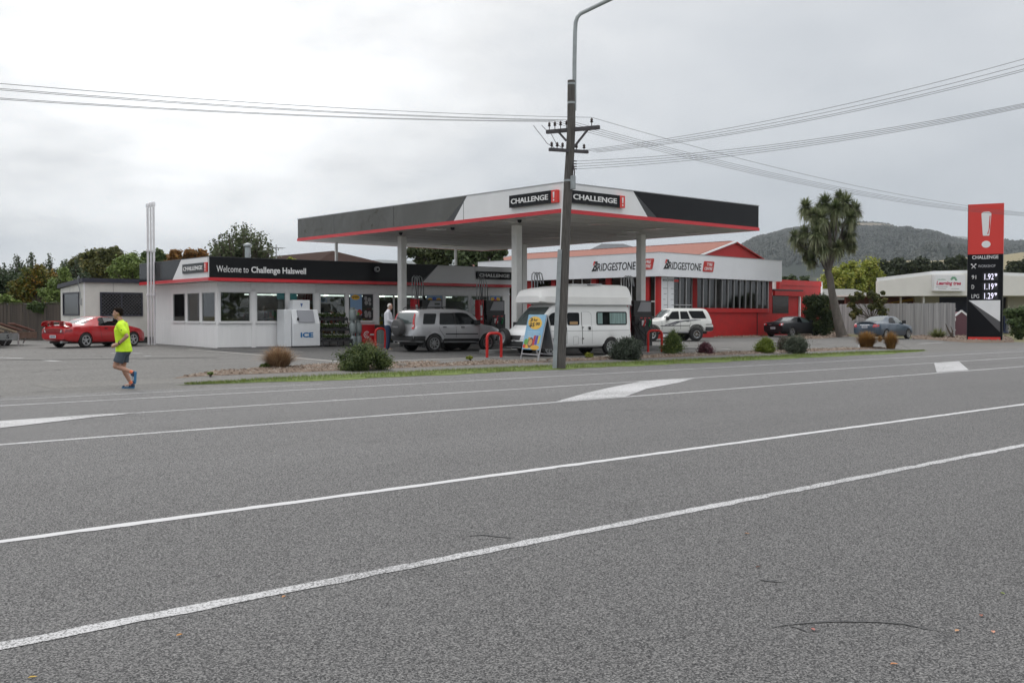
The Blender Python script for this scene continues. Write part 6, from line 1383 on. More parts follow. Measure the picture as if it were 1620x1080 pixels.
# ---- campervan (front to the left)
rz = R(172.6); L, Wd = 4.72, 1.70
m_vw = paintmat('van_white', (.82, .83, .83), 0, .35, .3)
pr = Gs(965, 561.5)
c_, s_ = math.cos(rz), math.sin(rz); lx, ly = 1.055 * (L / 2 - 1.0), -(Wd / 2 - .1)
vloc = Vector((pr.x + c_ * lx - s_ * ly, pr.y + s_ * lx + c_ * ly, gz(pr.y + .3)))
c = Car('campervan', 'white high-roofed campervan with curtained side window, spare wheel on its front', 'campervan', vloc, rz, dict(L=L, W=Wd, g=.28, paint=m_vw, n=120,
    top=[(0, .8), (.03, 1.3), (.08, 1.8), (.2, 1.93), (3.3, 1.95), (3.5, 1.9), (3.62, 1.82), (4.25, 1.17), (4.35, 1.1), (4.52, 1.0), (4.64, .85), (4.70, .68), (4.72, .5)],
    belt=[(0, .7), (.05, 1.05), (.2, 1.12), (3.4, 1.12), (4.1, 1.07), (4.5, .88), (4.72, .45)],
    hw=[(0, .74), (.1, .83), (.3, .85), (4.1, .845), (4.45, .79), (4.6, .72), (4.72, .58)],
    rw=[(0, .72), (.3, .76), (3.4, .745), (4.0, .76), (4.72, .6)],
    bot=[(0, .42), (.3, .33), (1.6, .3), (4.3, .3), (4.72, .34)], arch=[(1.0, .37, .32), (3.72, .37, .32)]))
c.wheels(1.0, 3.72, .32, .835, .19, 7, .3)
# rear side window with curtains
for ax in 'LR':
    fr = c.patch('window_frame', rnd([(.24, 1.13), (1.66, 1.13), (1.66, 1.64), (.24, 1.64)], .09), ax, m_trim, off=.006)
    c.patch('side_window', rnd([(.27, 1.16), (1.63, 1.16), (1.63, 1.61), (.27, 1.61)], .07), ax, m_cglass, off=.010)
    m_cur = M('curtain', (.23, .33, .32), .8, var=.3, vs=1.0, stretch=(30, 1, 1))
    c.patch('curtain', rect(.31, 1.05, 1.18, 1.59), ax, m_cur, off=.012); c.patch('curtain', rect(1.38, 1.60, 1.18, 1.59), ax, m_cur, off=.012)
    c.patch('side_window', rnd([(2.42, 1.13), (2.95, 1.13), (2.95, 1.60), (2.42, 1.60)], .08), ax, m_cglass, off=.008)
    c.patch('side_window', rnd([(3.05, 1.13), (4.05, 1.13), (3.65, 1.56), (3.52, 1.60), (3.05, 1.60)], [.04, .03, .06, .06, .04]), ax, m_cglass, off=.008)
    c.line([(.15, .93), (4.2, .92)], ax, .02, M('crease', (.42, .43, .43), .4), 'body_crease'); c.line([(.2, .36), (.62, .36)], ax, .02); c.line([(1.4, .36), (3.3, .34)], ax, .03, M('crease', (.42, .43, .43), .4), 'body_crease')
    c.line([(2.32, .34), (2.32, 1.62)], ax, .022); c.line([(1.88, .36), (1.88, 1.5), (1.94, 1.6), (2.04, 1.64), (2.28, 1.64)], ax, .014, M('crease', (.42, .43, .43), .4)); c.line([(3.0, .36), (3.0, 1.12)], ax, .016)
    c.patch('door_latch', rnd(rect(1.95, 2.06, .96, 1.08), .02), ax, m_trim, off=.02)
    for z in (.62, 1.03): c.patch('hinge', rect(2.27, 2.35, z, z + .04), ax, m_trim, off=.02)
    c.line([(2.5, .42), (2.72, .42), (2.72, .72), (2.5, .72), (2.5, .42)], ax, .016, M('crease', (.42, .43, .43), .4), 'access_hatch')
    c.patch('name_board', rect(2.5, 2.85, 1.16, 1.27), ax, M('card_tan', (.4, .25, .12), .7), off=.014)
c.handles([(3.12, .99)], m_trim)
c.mirror_glass(3.95, 1.12, m_trim, sz=(.11, .1, .13))
c.patch('windscreen', rnd([(-.74, 1.14), (.74, 1.14), (.66, 1.80), (-.66, 1.80)], .08), 'F', m_rg)
c.patch('rear_window', rnd([(-.6, 1.2), (.6, 1.2), (.56, 1.7), (-.56, 1.7)], .08), 'B', m_cglass)
for sg in (-1, 1):
    c.patch('headlight', rnd([(sg * .40, .60), (sg * .72, .62), (sg * .72, .80), (sg * .42, .76)], .03), 'F', m_head, off=.012); c.patch('tail_light', rnd([(sg * .68, .6), (sg * .76, .6), (sg * .76, 1.0), (sg * .68, 1.0)], .02), 'B', m_tail)
c.patch('grille', rnd([(-.4, .60), (.4, .60), (.42, .77), (-.42, .77)], .02), 'F', m_trim, off=.01); c.patch('front_bumper', rnd([(-.72, .33), (.72, .33), (.75, .56), (-.75, .56)], .04), 'F', m_trim, off=.03)
c.both('front_bumper', rnd([(4.1, .32), (4.68, .34), (4.66, .56), (4.12, .56)], .03), m_trim, off=.02)
c.both('headlight', rnd([(4.33, .64), (4.62, .64), (4.58, .78), (4.38, .80)], .03), m_head, off=.008)
# fibreglass high roof
c.t.scale = (1.055, 1, 1)
N = 60; xs = np.linspace(-.02, 4.12, N); mb = MB(); rows = []
tp_ = np.interp(xs, [-.02, .02, .12, .3, 1.3, 1.55, 2.6, 3.2, 3.7, 3.98, 4.08, 4.12], [2.25, 2.50, 2.62, 2.66, 2.66, 2.61, 2.60, 2.57, 2.51, 2.44, 2.36, 2.2])
hwl = np.interp(xs, [-.02, .06, .3, 3.3, 3.8, 4.02, 4.12], [.70, .82, .85, .855, .855, .835, .77])
lo_ = np.interp(xs, [-.02, 3.2, 3.5, 4.12], [1.88, 1.88, 1.92, 1.97])
for x, t_, h_, l_ in zip(xs, tp_, hwl, lo_):
    zm = min(2.20, t_ - .06)
    P = [(0, l_), (h_ * .9, l_), (h_, l_ + .03), (h_ * 1.0, zm - .02), (h_ * .985, zm), (h_ * .96, zm + (t_ - zm) * .15), (h_ * .86, zm + (t_ - zm) * .7), (h_ * .76, zm + (t_ - zm) * .93), (h_ * .5, t_), (0, t_ + .01)]
    rows.append([(x - c.c, y, z) for y, z in P])
n = len(rows[0])
for RR in (rows, [[(a, -b, d) for a, b, d in r_] for r_ in rows]): mb.add([p for r_ in RR for p in r_], [(i * n + j, (i + 1) * n + j, (i + 1) * n + j + 1, i * n + j + 1) for i in range(N - 1) for j in range(n - 1)])
for e in (0, N - 1): lp_ = rows[e] + [(a, -b, d) for a, b, d in rows[e]][1:-1][::-1]; mb.add(lp_, [tuple(range(len(lp_)))])
hr = mb.ob('high_roof', M('fibreglass', (.83, .83, .82), .4, var=.03, vs=2), c.t, smooth=32)
for sg in (-1, 1): MB().box(-c.c + .05, -c.c + 3.4, sg * .856 - .006, sg * .856 + .006, 1.87, 1.90).ob('gutter_strip', m_steel, c.t)
MB().box(-c.c + 1.7, -c.c + 2.4, -.3, .3, 2.59, 2.68).ob('roof_vent', M('vent_white', (.6, .6, .6), .4), hr, bevel=.03); MB().box(-c.c + 1.05, -c.c + 1.6, -.35, .35, 2.64, 2.70).ob('skylight', M('skylight', (.4, .4, .42), .2), hr, bevel=.02)
# front-mounted spare wheel, bull bar, tow bar
yw = -.42
sp_ = MB().lathe([(.17, -.02), (.20, .04), (.21, .1), (.22, -.02)], 20, c=(c.c + .06, yw, .70), axis='x').ob('spare_wheel', m_rims, c.t)
MB().lathe([(.215, -.08), (.23, -.1), (.30, -.1), (.325, -.06), (.325, .06), (.30, .1), (.23, .1), (.215, .08)], 30, c=(c.c + .12, yw, .70), axis='x', caps=False).ob('tyre', m_tyre, sp_, smooth=50)
q = MB().lathe([(.02, 0), (.215, .02), (.215, .05), (.14, .03), (.10, -.03), (.02, -.03)], 24, c=(c.c + .14, yw, .70), axis='x', caps=False).lathe([(.06, .0), (.05, .06), (.001, .06)], 12, c=(c.c + .12, yw, .70), axis='x').ob('rim', M('rim_grey', (.35, .35, .36), .4, .5), sp_, smooth=40)
for y in (-.3, .1): MB().beam((c.c - .1, y, .35), (c.c + .05, y, .62), .05, .04).ob('bracket', m_steel, c.t)
MB().box(-c.c - .18, -c.c + .05, -.3, .3, .34, .4).ob('tow_bar', m_trim, c.t)

# ---- white off-roader (front to the left)
rz = R(180 - 25); L, Wd = 4.50, 1.72
pr = Gs(1101, 539.6); x_r = 1.05; c_, s_ = math.cos(rz), math.sin(rz); lx, ly = L / 2 - x_r, -(Wd / 2 - .1)
m_sw = paintmat('suv_white', (.72, .73, .70), 0, .35, .4)
c = Car('suv', 'white older SUV with grey diagonal side stripes facing left by the workshop', 'car', Vector((pr.x + c_ * lx - s_ * ly, pr.y + s_ * lx + c_ * ly, gz(pr.y))), rz, dict(L=L, W=Wd, g=.42, paint=m_sw,
    top=[(0, .85), (.03, 1.05), (.08, 1.2), (.2, 1.5), (.38, 1.76), (.55, 1.80), (2.2, 1.81), (2.45, 1.77), (2.95, 1.28), (3.1, 1.22), (3.9, 1.14), (4.25, 1.07), (4.42, .98), (4.5, .75)],
    belt=[(0, .8), (.06, 1.1), (.3, 1.18), (3.0, 1.14), (3.9, 1.05), (4.3, .98), (4.5, .7)],
    hw=[(0, .74), (.06, .80), (.3, .84), (2, .85), (3.6, .85), (4.2, .82), (4.4, .77), (4.5, .68)],
    rw=[(0, .74), (.4, .66), (2.3, .64), (2.9, .70), (4.5, .7)],
    bot=[(0, .56), (.2, .52), (1.6, .5), (4.2, .48), (4.5, .55)], arch=[(1.05, .46, .42), (3.68, .46, .42)]))
c.wheels(1.05, 3.68, .385, .87, .24, 6, .34, m_chrome, fat=.52)
for ax in 'LR':
    for pl_w in ([(.42, 1.24), (1.18, 1.24), (1.3, 1.27), (1.48, 1.62), (1.43, 1.66), (.60, 1.66)], [(1.42, 1.20), (1.98, 1.20), (1.98, 1.63), (1.55, 1.63)], [(2.06, 1.20), (2.80, 1.20), (2.45, 1.62), (2.06, 1.64)]):
        c.patch('window_seal', [( (p[0] - 1.6) * 1.0 + 1.6, p[1]) for p in rnd(pl_w, .04)], ax, m_trim, off=.004)
        cx_, cz_ = sum(p[0] for p in pl_w) / len(pl_w), sum(p[1] for p in pl_w) / len(pl_w); c.patch('side_window', [(cx_ + (p[0] - cx_) * .94, cz_ + (p[1] - cz_) * .9) for p in rnd(pl_w, .05)], ax, m_cglass, off=.009)
    c.line([(1.45, .86), (3.2, .84)], ax, .035, m_trim, 'rub_strip', .01); c.line([(.05, .92), (.5, .91)], ax, .035, m_trim, 'rub_strip', .01)
    c.patch('rear_bumper', rect(-.0, .52, .56, .78), ax, M('bumper_grey', (.05, .05, .052), .5), off=.02); c.patch('front_bumper', rect(4.12, 4.46, .55, .80), ax, M('bumper_grey', (.05, .05, .052), .5), off=.02)
    m_st = M('stripe_grey', (.12, .12, .14), .4)
    for k in range(3): c.line([(2.95 - .22 * k, .87), (2.3 - .12 * k, 1.06), (1.7, 1.13 - .012 * k), (1.1 - .15 * k, 1.17)], ax, .045, m_st, 'stripe', .006)
    c.line([(2.02, .58), (2.02, 1.19)], ax); c.line([(3.1, .58), (3.12, 1.18)], ax); c.line([(1.38, 1.19), (1.42, .95), (1.52, .7)], ax)
    MB().box(1.55 - c.c, 3.2 - c.c, (.72 if ax == 'L' else -.88), (.88 if ax == 'L' else -.72), .47, .52).ob('side_step', m_steel, c.t)
    for xc in (1.05, 3.68): c.line([(xc + .49 * math.cos(t), .42 + .49 * math.sin(t)) for t in np.linspace(.25, math.pi - .25, 12)], ax, .05, M('bumper_grey', (.05, .05, .052), .5), 'wheel_flare', .016)
c.handles([(1.58, 1.09), (2.18, 1.08)], m_trim); c.mirror_glass(2.8, 1.22, m_trim)
c.patch('windscreen', rnd([(-.68, 1.29), (.68, 1.29), (.58, 1.72), (-.58, 1.72)], .06), 'F', m_rg); c.patch('rear_window', rnd([(-.6, 1.3), (.6, 1.3), (.55, 1.66), (-.55, 1.66)], .06), 'B', m_cglass)
c.patch('grille', rect(-.4, .4, .84, 1.0), 'F', m_trim, off=.01)
for sg in (-1, 1): c.patch('headlight', rect(min(sg * .45, sg * .7), max(sg * .45, sg * .7), .84, .99), 'F', m_head, off=.012); c.patch('tail_light', rect(min(sg * .66, sg * .76), max(sg * .66, sg * .76), .85, 1.15), 'B', m_tail, off=.01)
for ax in 'LR': c.patch('tail_light', rect(.03, .12, .92, 1.1), ax, m_tail, off=.008)

# ---- black coupe, right of the workshop
rz = R(-1.5); L, Wd = 4.43, 1.77
m_bk = paintmat('paint_black', (.006, .008, .011), 0, .4, 0)
c = Car('sports_coupe', 'black sports coupe parked below the red porch of the workshop annex', 'car', origin(1251.7, 533, rz, .87, L, Wd), rz, dict(L=L, W=Wd, g=.2, paint=m_bk,
    top=[(0, .78), (.03, .92), (.1, .97), (.5, 1.0), (.75, 1.02), (1.1, 1.14), (1.6, 1.29), (2.1, 1.34), (2.45, 1.325), (2.75, 1.24), (3.35, .95), (3.6, .90), (4.1, .80), (4.35, .65), (4.43, .5)],
    belt=[(0, .74), (.1, .88), (.6, .92), (2, .88), (3.3, .86), (3.9, .80), (4.2, .68), (4.43, .45)],
    hw=[(0, .70), (.1, .80), (.4, .86), (.9, .885), (2, .85), (3.55, .885), (4.0, .85), (4.25, .76), (4.43, .58)],
    rw=[(0, .6), (1.0, .60), (1.7, .56), (2.3, .55), (2.9, .64), (4.43, .5)],
    bot=[(0, .34), (.15, .26), (.6, .22), (3.8, .19), (4.43, .24)], arch=[(.87, .37, .335), (3.57, .37, .335)]))
c.wheels(.87, 3.57, .335, .88, .22, 5, .22)
for ax in 'LR':
    c.patch('side_window', rnd([(1.55, .97), (2.1, .95), (2.06, 1.25), (1.85, 1.22)], .03), ax, m_cglass, off=.008); c.patch('side_window', rnd([(2.14, .95), (3.02, .94), (2.62, 1.2), (2.35, 1.27), (2.12, 1.27)], .03), ax, m_rg, off=.008)
    c.line([(2.1, .3), (2.12, .93)], ax); c.line([(3.1, .3), (3.12, .9)], ax)
c.mirror_glass(2.95, .97, m_bk)
c.patch('rear_window', rnd([(-.58, 1.03), (.58, 1.03), (.5, 1.26), (-.5, 1.26)], .05), 'B', m_rg); c.patch('windscreen', rnd([(-.64, .98), (.64, .98), (.5, 1.27), (-.5, 1.27)], .05), 'F', m_cglass)
for sg in (-1, 1):
    q = c.patch('tail_light', rnd([(sg * .46, .74), (sg * .73, .74), (sg * .74, .90), (sg * .48, .88)], .05), 'B', m_tail, off=.01); c.patch('reverse_light', rnd([(sg * .60, .77), (sg * .70, .77), (sg * .70, .86), (sg * .60, .86)], .03), 'B', m_head, off=.016, parent=q)
    MB().tube([(-c.c - .05, sg * .55, .3), (-c.c + .2, sg * .55, .3)], .045, 10).ob('exhaust', m_chrome, c.t)
c.patch('badge', rect(-.05, .05, .82, .87), 'B', m_chrome, off=.01); c.line([(.12, .8), (.34, .8)], 'B', .03, m_steel, 'badge'); c.plate('B', -.0, .58)

# ---- blue sedan in front of the grey fence
rz = R(0.2); L, Wd = 4.67, 1.73
m_bl = paintmat('paint_blue_grey', (.05, .078, .115), .25, .3)
c = Car('sedan', 'blue-grey sedan parked in front of the pale grey fence', 'car', origin(1400.5, 537, rz, 1.03, L, Wd), rz, dict(L=L, W=Wd, g=.2, paint=m_bl,
    top=[(0, .80), (.03, .98), (.1, 1.05), (.4, 1.08), (.75, 1.09), (1.1, 1.22), (1.55, 1.38), (2.0, 1.43), (2.4, 1.425), (2.75, 1.35), (3.45, 1.0), (3.7, .95), (4.3, .82), (4.58, .66), (4.67, .5)],
    belt=[(0, .76), (.1, .92), (.6, .96), (2, .93), (3.4, .90), (4.1, .80), (4.45, .66), (4.67, .45)],
    hw=[(0, .70), (.1, .80), (.4, .85), (2, .865), (3.7, .86), (4.2, .82), (4.5, .72), (4.67, .56)],
    rw=[(0, .62), (1.1, .60), (1.7, .56), (2.4, .56), (3.0, .64), (4.67, .5)],
    bot=[(0, .36), (.15, .28), (.6, .23), (4.1, .2), (4.67, .25)], arch=[(1.03, .35, .315), (3.70, .35, .315)]))
c.wheels(1.03, 3.70, .315, .86, .2, 7, .3)
for ax in 'LR':
    c.patch('side_window', rnd([(1.42, 1.0), (2.18, .98), (2.16, 1.33), (1.9, 1.32), (1.62, 1.22)], .03), ax, m_cglass, off=.008); c.patch('side_window', rnd([(2.24, .98), (3.2, .96), (2.75, 1.25), (2.5, 1.33), (2.22, 1.34)], .03), ax, m_rg, off=.008)
    c.line([(2.2, .3), (2.2, .97)], ax); c.line([(3.2, .3), (3.22, .93)], ax); c.line([(1.28, .55), (1.36, .95)], ax)
c.handles([(1.5, .86), (2.4, .85)], m_bl); c.mirror_glass(3.1, 1.02, m_trim, sz=(.1, .1, .08))
c.patch('rear_window', rnd([(-.60, 1.11), (.60, 1.11), (.5, 1.36), (-.5, 1.36)], .05), 'B', m_rg); c.patch('windscreen', rnd([(-.66, 1.03), (.66, 1.03), (.52, 1.36), (-.52, 1.36)], .05), 'F', m_cglass)
m_tlg = M('tail_rose', (.5, .04, .05), .2, coat=.5)
for sg in (-1, 1): c.patch('tail_light', rnd([(sg * .50, .74), (sg * .74, .74), (sg * .745, .93), (sg * .54, .91)], .03), 'B', m_tlg, off=.01)
c.both('tail_light', rnd([(.02, .76), (.24, .80), (.2, .92), (.06, .93)], .03), m_tlg, off=.006)
c.plate('B', 0, .76); c.line([(-.3, .87), (.3, .87)], 'B', .03, m_chrome, 'boot_trim'); c.line([(-.8, .6), (.8, .6)], 'B', .012)
MB().box(-c.c - .02, -c.c + .2, -.66, .66, 1.065, 1.10).ob('boot_spoiler', m_bl, c.t, bevel=.01)
# ================================================================== people
m_skin = M('skin', (.42, .235, .165), .5, var=.06, vs=12); m_skin2 = M('skin_older', (.46, .27, .20), .5, var=.08, vs=12)
def ell(mb, c, r, n=14, m_=9, tilt=0):
    prof = [(math.sin(math.pi * k / m_), -math.cos(math.pi * k / m_)) for k in range(m_ + 1)]; P = []
    ct, st_ = math.cos(tilt), math.sin(tilt)
    for a, h in prof:
        for k in range(n):
            t = 2 * math.pi * k / n; x, y, z = max(a, .001) * math.cos(t) * r[0], max(a, .001) * math.sin(t) * r[1], h * r[2]
            P.append((c[0] + x * ct + z * st_, c[1] + y, c[2] - x * st_ + z * ct))
    fs = [(i * n + k, i * n + (k + 1) % n, (i + 1) * n + (k + 1) % n, (i + 1) * n + k) for i in range(m_) for k in range(n)]
    fs += [tuple(reversed(range(n))), tuple(range(m_ * n, (m_ + 1) * n))]
    return mb.add(P, fs)
def limb(mb, pts, rs, n=12):
    mb.tube(pts, rs, n)
    for p, r_ in zip(pts, rs): ell(mb, p, (r_, r_, r_), 12, 8)
    return mb
def loft(mb, rings, n=20):      # rings (x, y, z, rx, ry)
    P = [(x + rx * math.cos(2 * math.pi * k / n), y + ry * math.sin(2 * math.pi * k / n), z) for x, y, z, rx, ry in rings for k in range(n)]
    return mb.add(P, [(i * n + k, i * n + (k + 1) % n, (i + 1) * n + (k + 1) % n, (i + 1) * n + k) for i in range(len(rings) - 1) for k in range(n)] + [tuple(reversed(range(n))), tuple(range((len(rings) - 1) * n, len(rings) * n))])
def fuse(mb, name, mat, parent, vox=.009, smooth=4):
    o = mb.ob(name, mat, parent); r_ = o.modifiers.new('fuse', 'REMESH'); r_.mode = 'VOXEL'; r_.voxel_size = vox; r_.use_smooth_shade = True
    if smooth: q = o.modifiers.new('soft', 'SMOOTH'); q.factor = .5; q.iterations = smooth
    return o
def hand(mb, w, d, up, r_=.034, curl=1.):
    """closed hand: palm, four fingers folded under, thumb over them; d is the way the forearm points"""
    w, d, up = Vector(w), Vector(d).normalized(), Vector(up).normalized(); s_ = d.cross(up)
    limb(mb, [w, w + d * .045, w + d * .085], [.026, .034, .032])
    for k in range(4):
        o = w + d * (.085 - .004 * abs(k - 1.5)) + up * (.027 - .018 * k)
        L_ = (.036, .040, .038, .030)[k]; side = s_
        limb(mb, [o, o + d * L_ * .9 + side * .008, o + d * L_ * .8 + side * (.034 * curl), o + d * L_ * .1 + side * (.040 * curl)], [.0105, .010, .0095, .0085], 8)
    limb(mb, [w + d * .03 + up * .028, w + d * .062 + up * .045 + s_ * .015, w + d * .09 + up * .034 + s_ * .032], [.013, .011, .0095], 8)
def head(mb, c, s=1., tilt=0):
    """head facing +x with brow, nose, lips, chin, ears"""
    def P(x, y, z):
        x, z = x * math.cos(tilt) + z * math.sin(tilt), -x * math.sin(tilt) + z * math.cos(tilt); return (c[0] + x * s, c[1] + y * s, c[2] + z * s)
    ell(mb, P(-.012, 0, .03), (.098 * s, .077 * s, .088 * s)); ell(mb, P(.03, 0, -.025), (.066 * s, .062 * s, .085 * s)); ell(mb, P(.062, 0, -.092), (.027 * s, .028 * s, .022 * s))
    ell(mb, P(.078, 0, .028), (.018 * s, .05 * s, .012 * s)); limb(mb, [P(.088, 0, .018), P(.102, 0, -.008), P(.110, 0, -.022)], [.008 * s, .010 * s, .013 * s], 8)
    ell(mb, P(.092, 0, -.050), (.012 * s, .024 * s, .006 * s)); ell(mb, P(.088, 0, -.062), (.012 * s, .021 * s, .006 * s))
    for y in (-1, 1): ell(mb, P(-.01, y * .077, -.008), (.020 * s, .009 * s, .032 * s)); ell(mb, P(.062, y * .045, -.025), (.02 * s, .018 * s, .022 * s))
    return P
def eyes(P, parent, s=1.):
    for y in (-1, 1):
        e = MB(); ell(e, P(.079, y * .030, .004), (.010 * s, .013 * s, .009 * s), 10, 6); q = e.ob('eye', M('eye_white', (.6, .58, .55), .2), parent, smooth=80)
        e = MB(); ell(e, P(.087, y * .031, .004), (.004 * s, .006 * s, .006 * s), 8, 5); e.ob('iris', M('eye_dark', (.03, .02, .012), .1), q)
        b = MB(); limb(b, [P(.088, y * .014, .026), P(.088, y * .032, .031), P(.078, y * .050, .026)], [.004 * s, .005 * s, .003 * s], 6); b.ob('eyebrow', M('brow_dark', (.018, .012, .009), .7), parent)
# ---- runner
RP = Gs(201, 614.5)
run = thing('person', 'runner in fluorescent yellow shirt, grey shorts and blue running shoes on the driveway', 'person', (RP.x, RP.y, gz(RP.y) + .004), R(138.6))
b = MB()
limb(b, [(.05, 0, .86), (.075, 0, 1.0), (.10, 0, 1.15), (.10, 0, 1.28)], [.12, .115, .13, .125]); limb(b, [(.10, -.15, 1.34), (.095, 0, 1.37), (.08, .15, 1.34)], [.065, .07, .065])
limb(b, [(.105, 0, 1.40), (.145, 0, 1.50)], [.062, .055])
P_ = head(b, (.185, 0, 1.605), 1.0, .06)
limb(b, [(.06, .185, 1.335), (-.02, .225, 1.23), (-.10, .245, 1.125)], [.056, .050, .040]); limb(b, [(-.10, .245, 1.125), (-.02, .235, 1.05), (.10, .20, .955)], [.042, .040, .026]); hand(b, (.10, .20, .955), (.85, -.25, -.32), (.2, .1, 1))
limb(b, [(.11, -.185, 1.335), (.09, -.22, 1.22), (.09, -.235, 1.10)], [.056, .048, .040]); limb(b, [(.09, -.235, 1.10), (.18, -.215, 1.01), (.27, -.17, .935)], [.042, .040, .026]); hand(b, (.27, -.17, .935), (.75, .35, -.35), (.3, -.1, 1))
limb(b, [(.06, .085, .82), (.14, .10, .66), (.205, .10, .48)], [.088, .080, .058]); limb(b, [(.205, .10, .48), (.09, .095, .445), (-.13, .09, .355)], [.056, .056, .036]); 
limb(b, [(.06, -.09, .84), (.10, -.09, .64), (.115, -.09, .45)], [.095, .08, .056]); limb(b, [(.115, -.09, .45), (.06, -.09, .32), (-.05, -.09, .11)], [.054, .057, .036])
limb(b, [(-.05, -.09, .11), (-.05, -.09, .06), (.06, -.09, .05)], [.04, .04, .035]); limb(b, [(-.13, .09, .355), (-.17, .09, .32), (-.19, .09, .22)], [.036, .038, .033])
fuse(b, 'body', m_skin, run, .0085)
eyes(P_, run)
h = MB(); ell(h, P_(-.03, 0, .052), (.092, .084, .078), 16, 10, .2); ell(h, P_(.03, 0, .088), (.062, .062, .035), 14, 8, -.25); ell(h, P_(-.075, 0, .0), (.045, .068, .062), 14, 8)
fuse(h, 'hair', M('hair_dark', (.012, .008, .006), .95, spec=.1), run, .009, 2)
t = MB()      # shirt
loft(t, [(.058, 0, .785, .172, .190), (.062, 0, .87, .165, .184), (.075, 0, .98, .15, .17), (.095, 0, 1.13, .15, .172), (.105, 0, 1.26, .15, .19), (.10, 0, 1.36, .11, .17)]); limb(t, [(.10, -.155, 1.345), (.095, 0, 1.365), (.075, .155, 1.345)], [.086, .09, .086])
limb(t, [(.06, .185, 1.34), (.0, .215, 1.25), (-.035, .225, 1.205)], [.078, .078, .080]); limb(t, [(.11, -.185, 1.34), (.10, -.21, 1.25), (.095, -.22, 1.20)], [.078, .076, .078]); limb(t, [(.105, 0, 1.385), (.115, 0, 1.42)], [.080, .068])
pass
ts = fuse(t, 'shirt', M('fluoro_yellow', (.62, .92, .02), .6, var=.08, vs=6, bump=1, bs=13), run, .012, 3)
bxo('sleeve_mark', m_ink, run, -.012, .008, .297, .303, 1.245, 1.262)
s_ = MB(); loft(s_, [(.06, 0, .72, .12, .16), (.06, 0, .80, .15, .172), (.06, 0, .88, .145, .165)]); s_.tube([(.06, .078, .84), (.105, .088, .70), (.150, .10, .56)], [.095, .104, .108], 16); s_.tube([(.06, -.078, .84), (.085, -.088, .70), (.10, -.09, .56)], [.095, .102, .104], 16)
fuse(s_, 'shorts', M('shorts_grey', (.055, .075, .10), .7, var=.12, vs=5, bump=.3, bs=10), run, .012, 3)
def shoe(parent, heel, toe, upv, c1, c2, nm='shoe'):
    heel, toe, up = Vector(heel), Vector(toe), Vector(upv).normalized(); d = (toe - heel).normalized(); L_ = (toe - heel).length; sd_ = d.cross(up)
    m = MB(); limb(m, [heel + d * .035 + up * .052, heel + d * .10 + up * .050, heel + d * .17 + up * .040, toe - d * .04 + up * .032], [.040, .040, .040, .030], 12); limb(m, [heel + d * .04 + up * .075, heel + d * .07 + up * .085], [.036, .034])
    o = fuse(m, nm, c1, parent, .008, 2)
    so_ = MB(); outline = [(0, -.02), (.03, -.036), (.12, -.034), (.2, -.043), (L_ - .03, -.034), (L_, -.01), (L_, .01), (L_ - .03, .034), (.2, .043), (.12, .034), (.03, .036), (0, .02)]
    so_.prism(rnd(outline, .02, 3), lambda u, v: heel + d * u + sd_ * v, lambda u, v: heel + d * u + sd_ * v + up * .028); so_.ob('sole', c2, o)
    for k in range(3): mk_ = MB().beam(heel + d * (.11 + .03 * k) + up * .06 + sd_ * -.042, heel + d * (.14 + .03 * k) + up * .03 + sd_ * -.044, .008, .008).beam(heel + d * (.11 + .03 * k) + up * .06 + sd_ * .042, heel + d * (.14 + .03 * k) + up * .03 + sd_ * .044, .008, .008).ob('stripe', m_lwhite, o)
    return o
m_sh = M('shoe_navy', (.02, .03, .07), .6); m_so = M('sole_blue', (.03, .16, .32), .5)
shoe(run, (-.13, -.09, .0), (.15, -.09, .0), (0, 0, 1), m_sh, m_so); shoe(run, (-.235, .09, .37), (-.215, .09, .10), (.99, 0, .07), m_sh, m_so)
for a, b2 in (((-.145, .09, .35), (-.11, .09, .365)), ((-.055, -.09, .10), (-.04, -.09, .135))): q = MB(); limb(q, [a, b2], [.041, .041]); fuse(q, 'sock', M('sock_coral', (.75, .18, .08), .7), run, .008, 1)
q = MB().lathe([(.030, -.012), (.034, -.008), (.034, .008), (.030, .012)], 14); o = q.ob('watch', m_blk, run); o.location = (.075, .208, .975); o.rotation_euler = Vector((.85, -.25, -.32)).to_track_quat('Z', 'Y').to_euler()
MB().lathe([(.020, 0), (.020, .012), (.001, .012)], 14).ob('watch_face', m_blk, o).matrix_local = Matrix.Translation((0, .034, 0)) @ Matrix.Rotation(R(-90), 4, 'X')
# ---- man at the pump
mp = Gs(614, 554.2); md = MB(); sc_ = 1.05
man = thing('person', 'white-haired man in white shirt and navy trousers standing behind the silver car', 'person', (mp.x, mp.y, gz(mp.y) + .004), R(-36)); man.scale = (1.04, 1.04, 1.04)
limb(md, [(0, 0, .95), (.01, 0, 1.1), (.0, 0, 1.3), (.0, 0, 1.4)], [.13, .13, .14, .13]); limb(md, [(0, -.16, 1.46), (0, 0, 1.49), (0, .16, 1.46)], [.065, .07, .065]); limb(md, [(.01, 0, 1.50), (.04, 0, 1.60)], [.062, .058])
P2 = head(md, (.08, 0, 1.695), 1.02, .25)
for sg, e, w_, dd in ((-1, (.02, -.24, 1.16), (.24, -.20, 1.08), (.9, .1, -.1)), (1, (.06, .24, 1.18), (.28, .16, 1.13), (.9, -.2, .1))):
    limb(md, [(0, sg * .19, 1.45), e], [.052, .04]); limb(md, [e, w_], [.042, .028]); hand(md, w_, dd, (0, 0, 1))
for sg in (-1, 1): limb(md, [(0, sg * .09, .92), (.01, sg * .10, .5), (-.02, sg * .11, .08)], [.09, .058, .04]); limb(md, [(-.02, sg * .11, .08), (.1, sg * .12, .045)], [.04, .035])
fuse(md, 'body', m_skin2, man, .0095); eyes(P2, man)
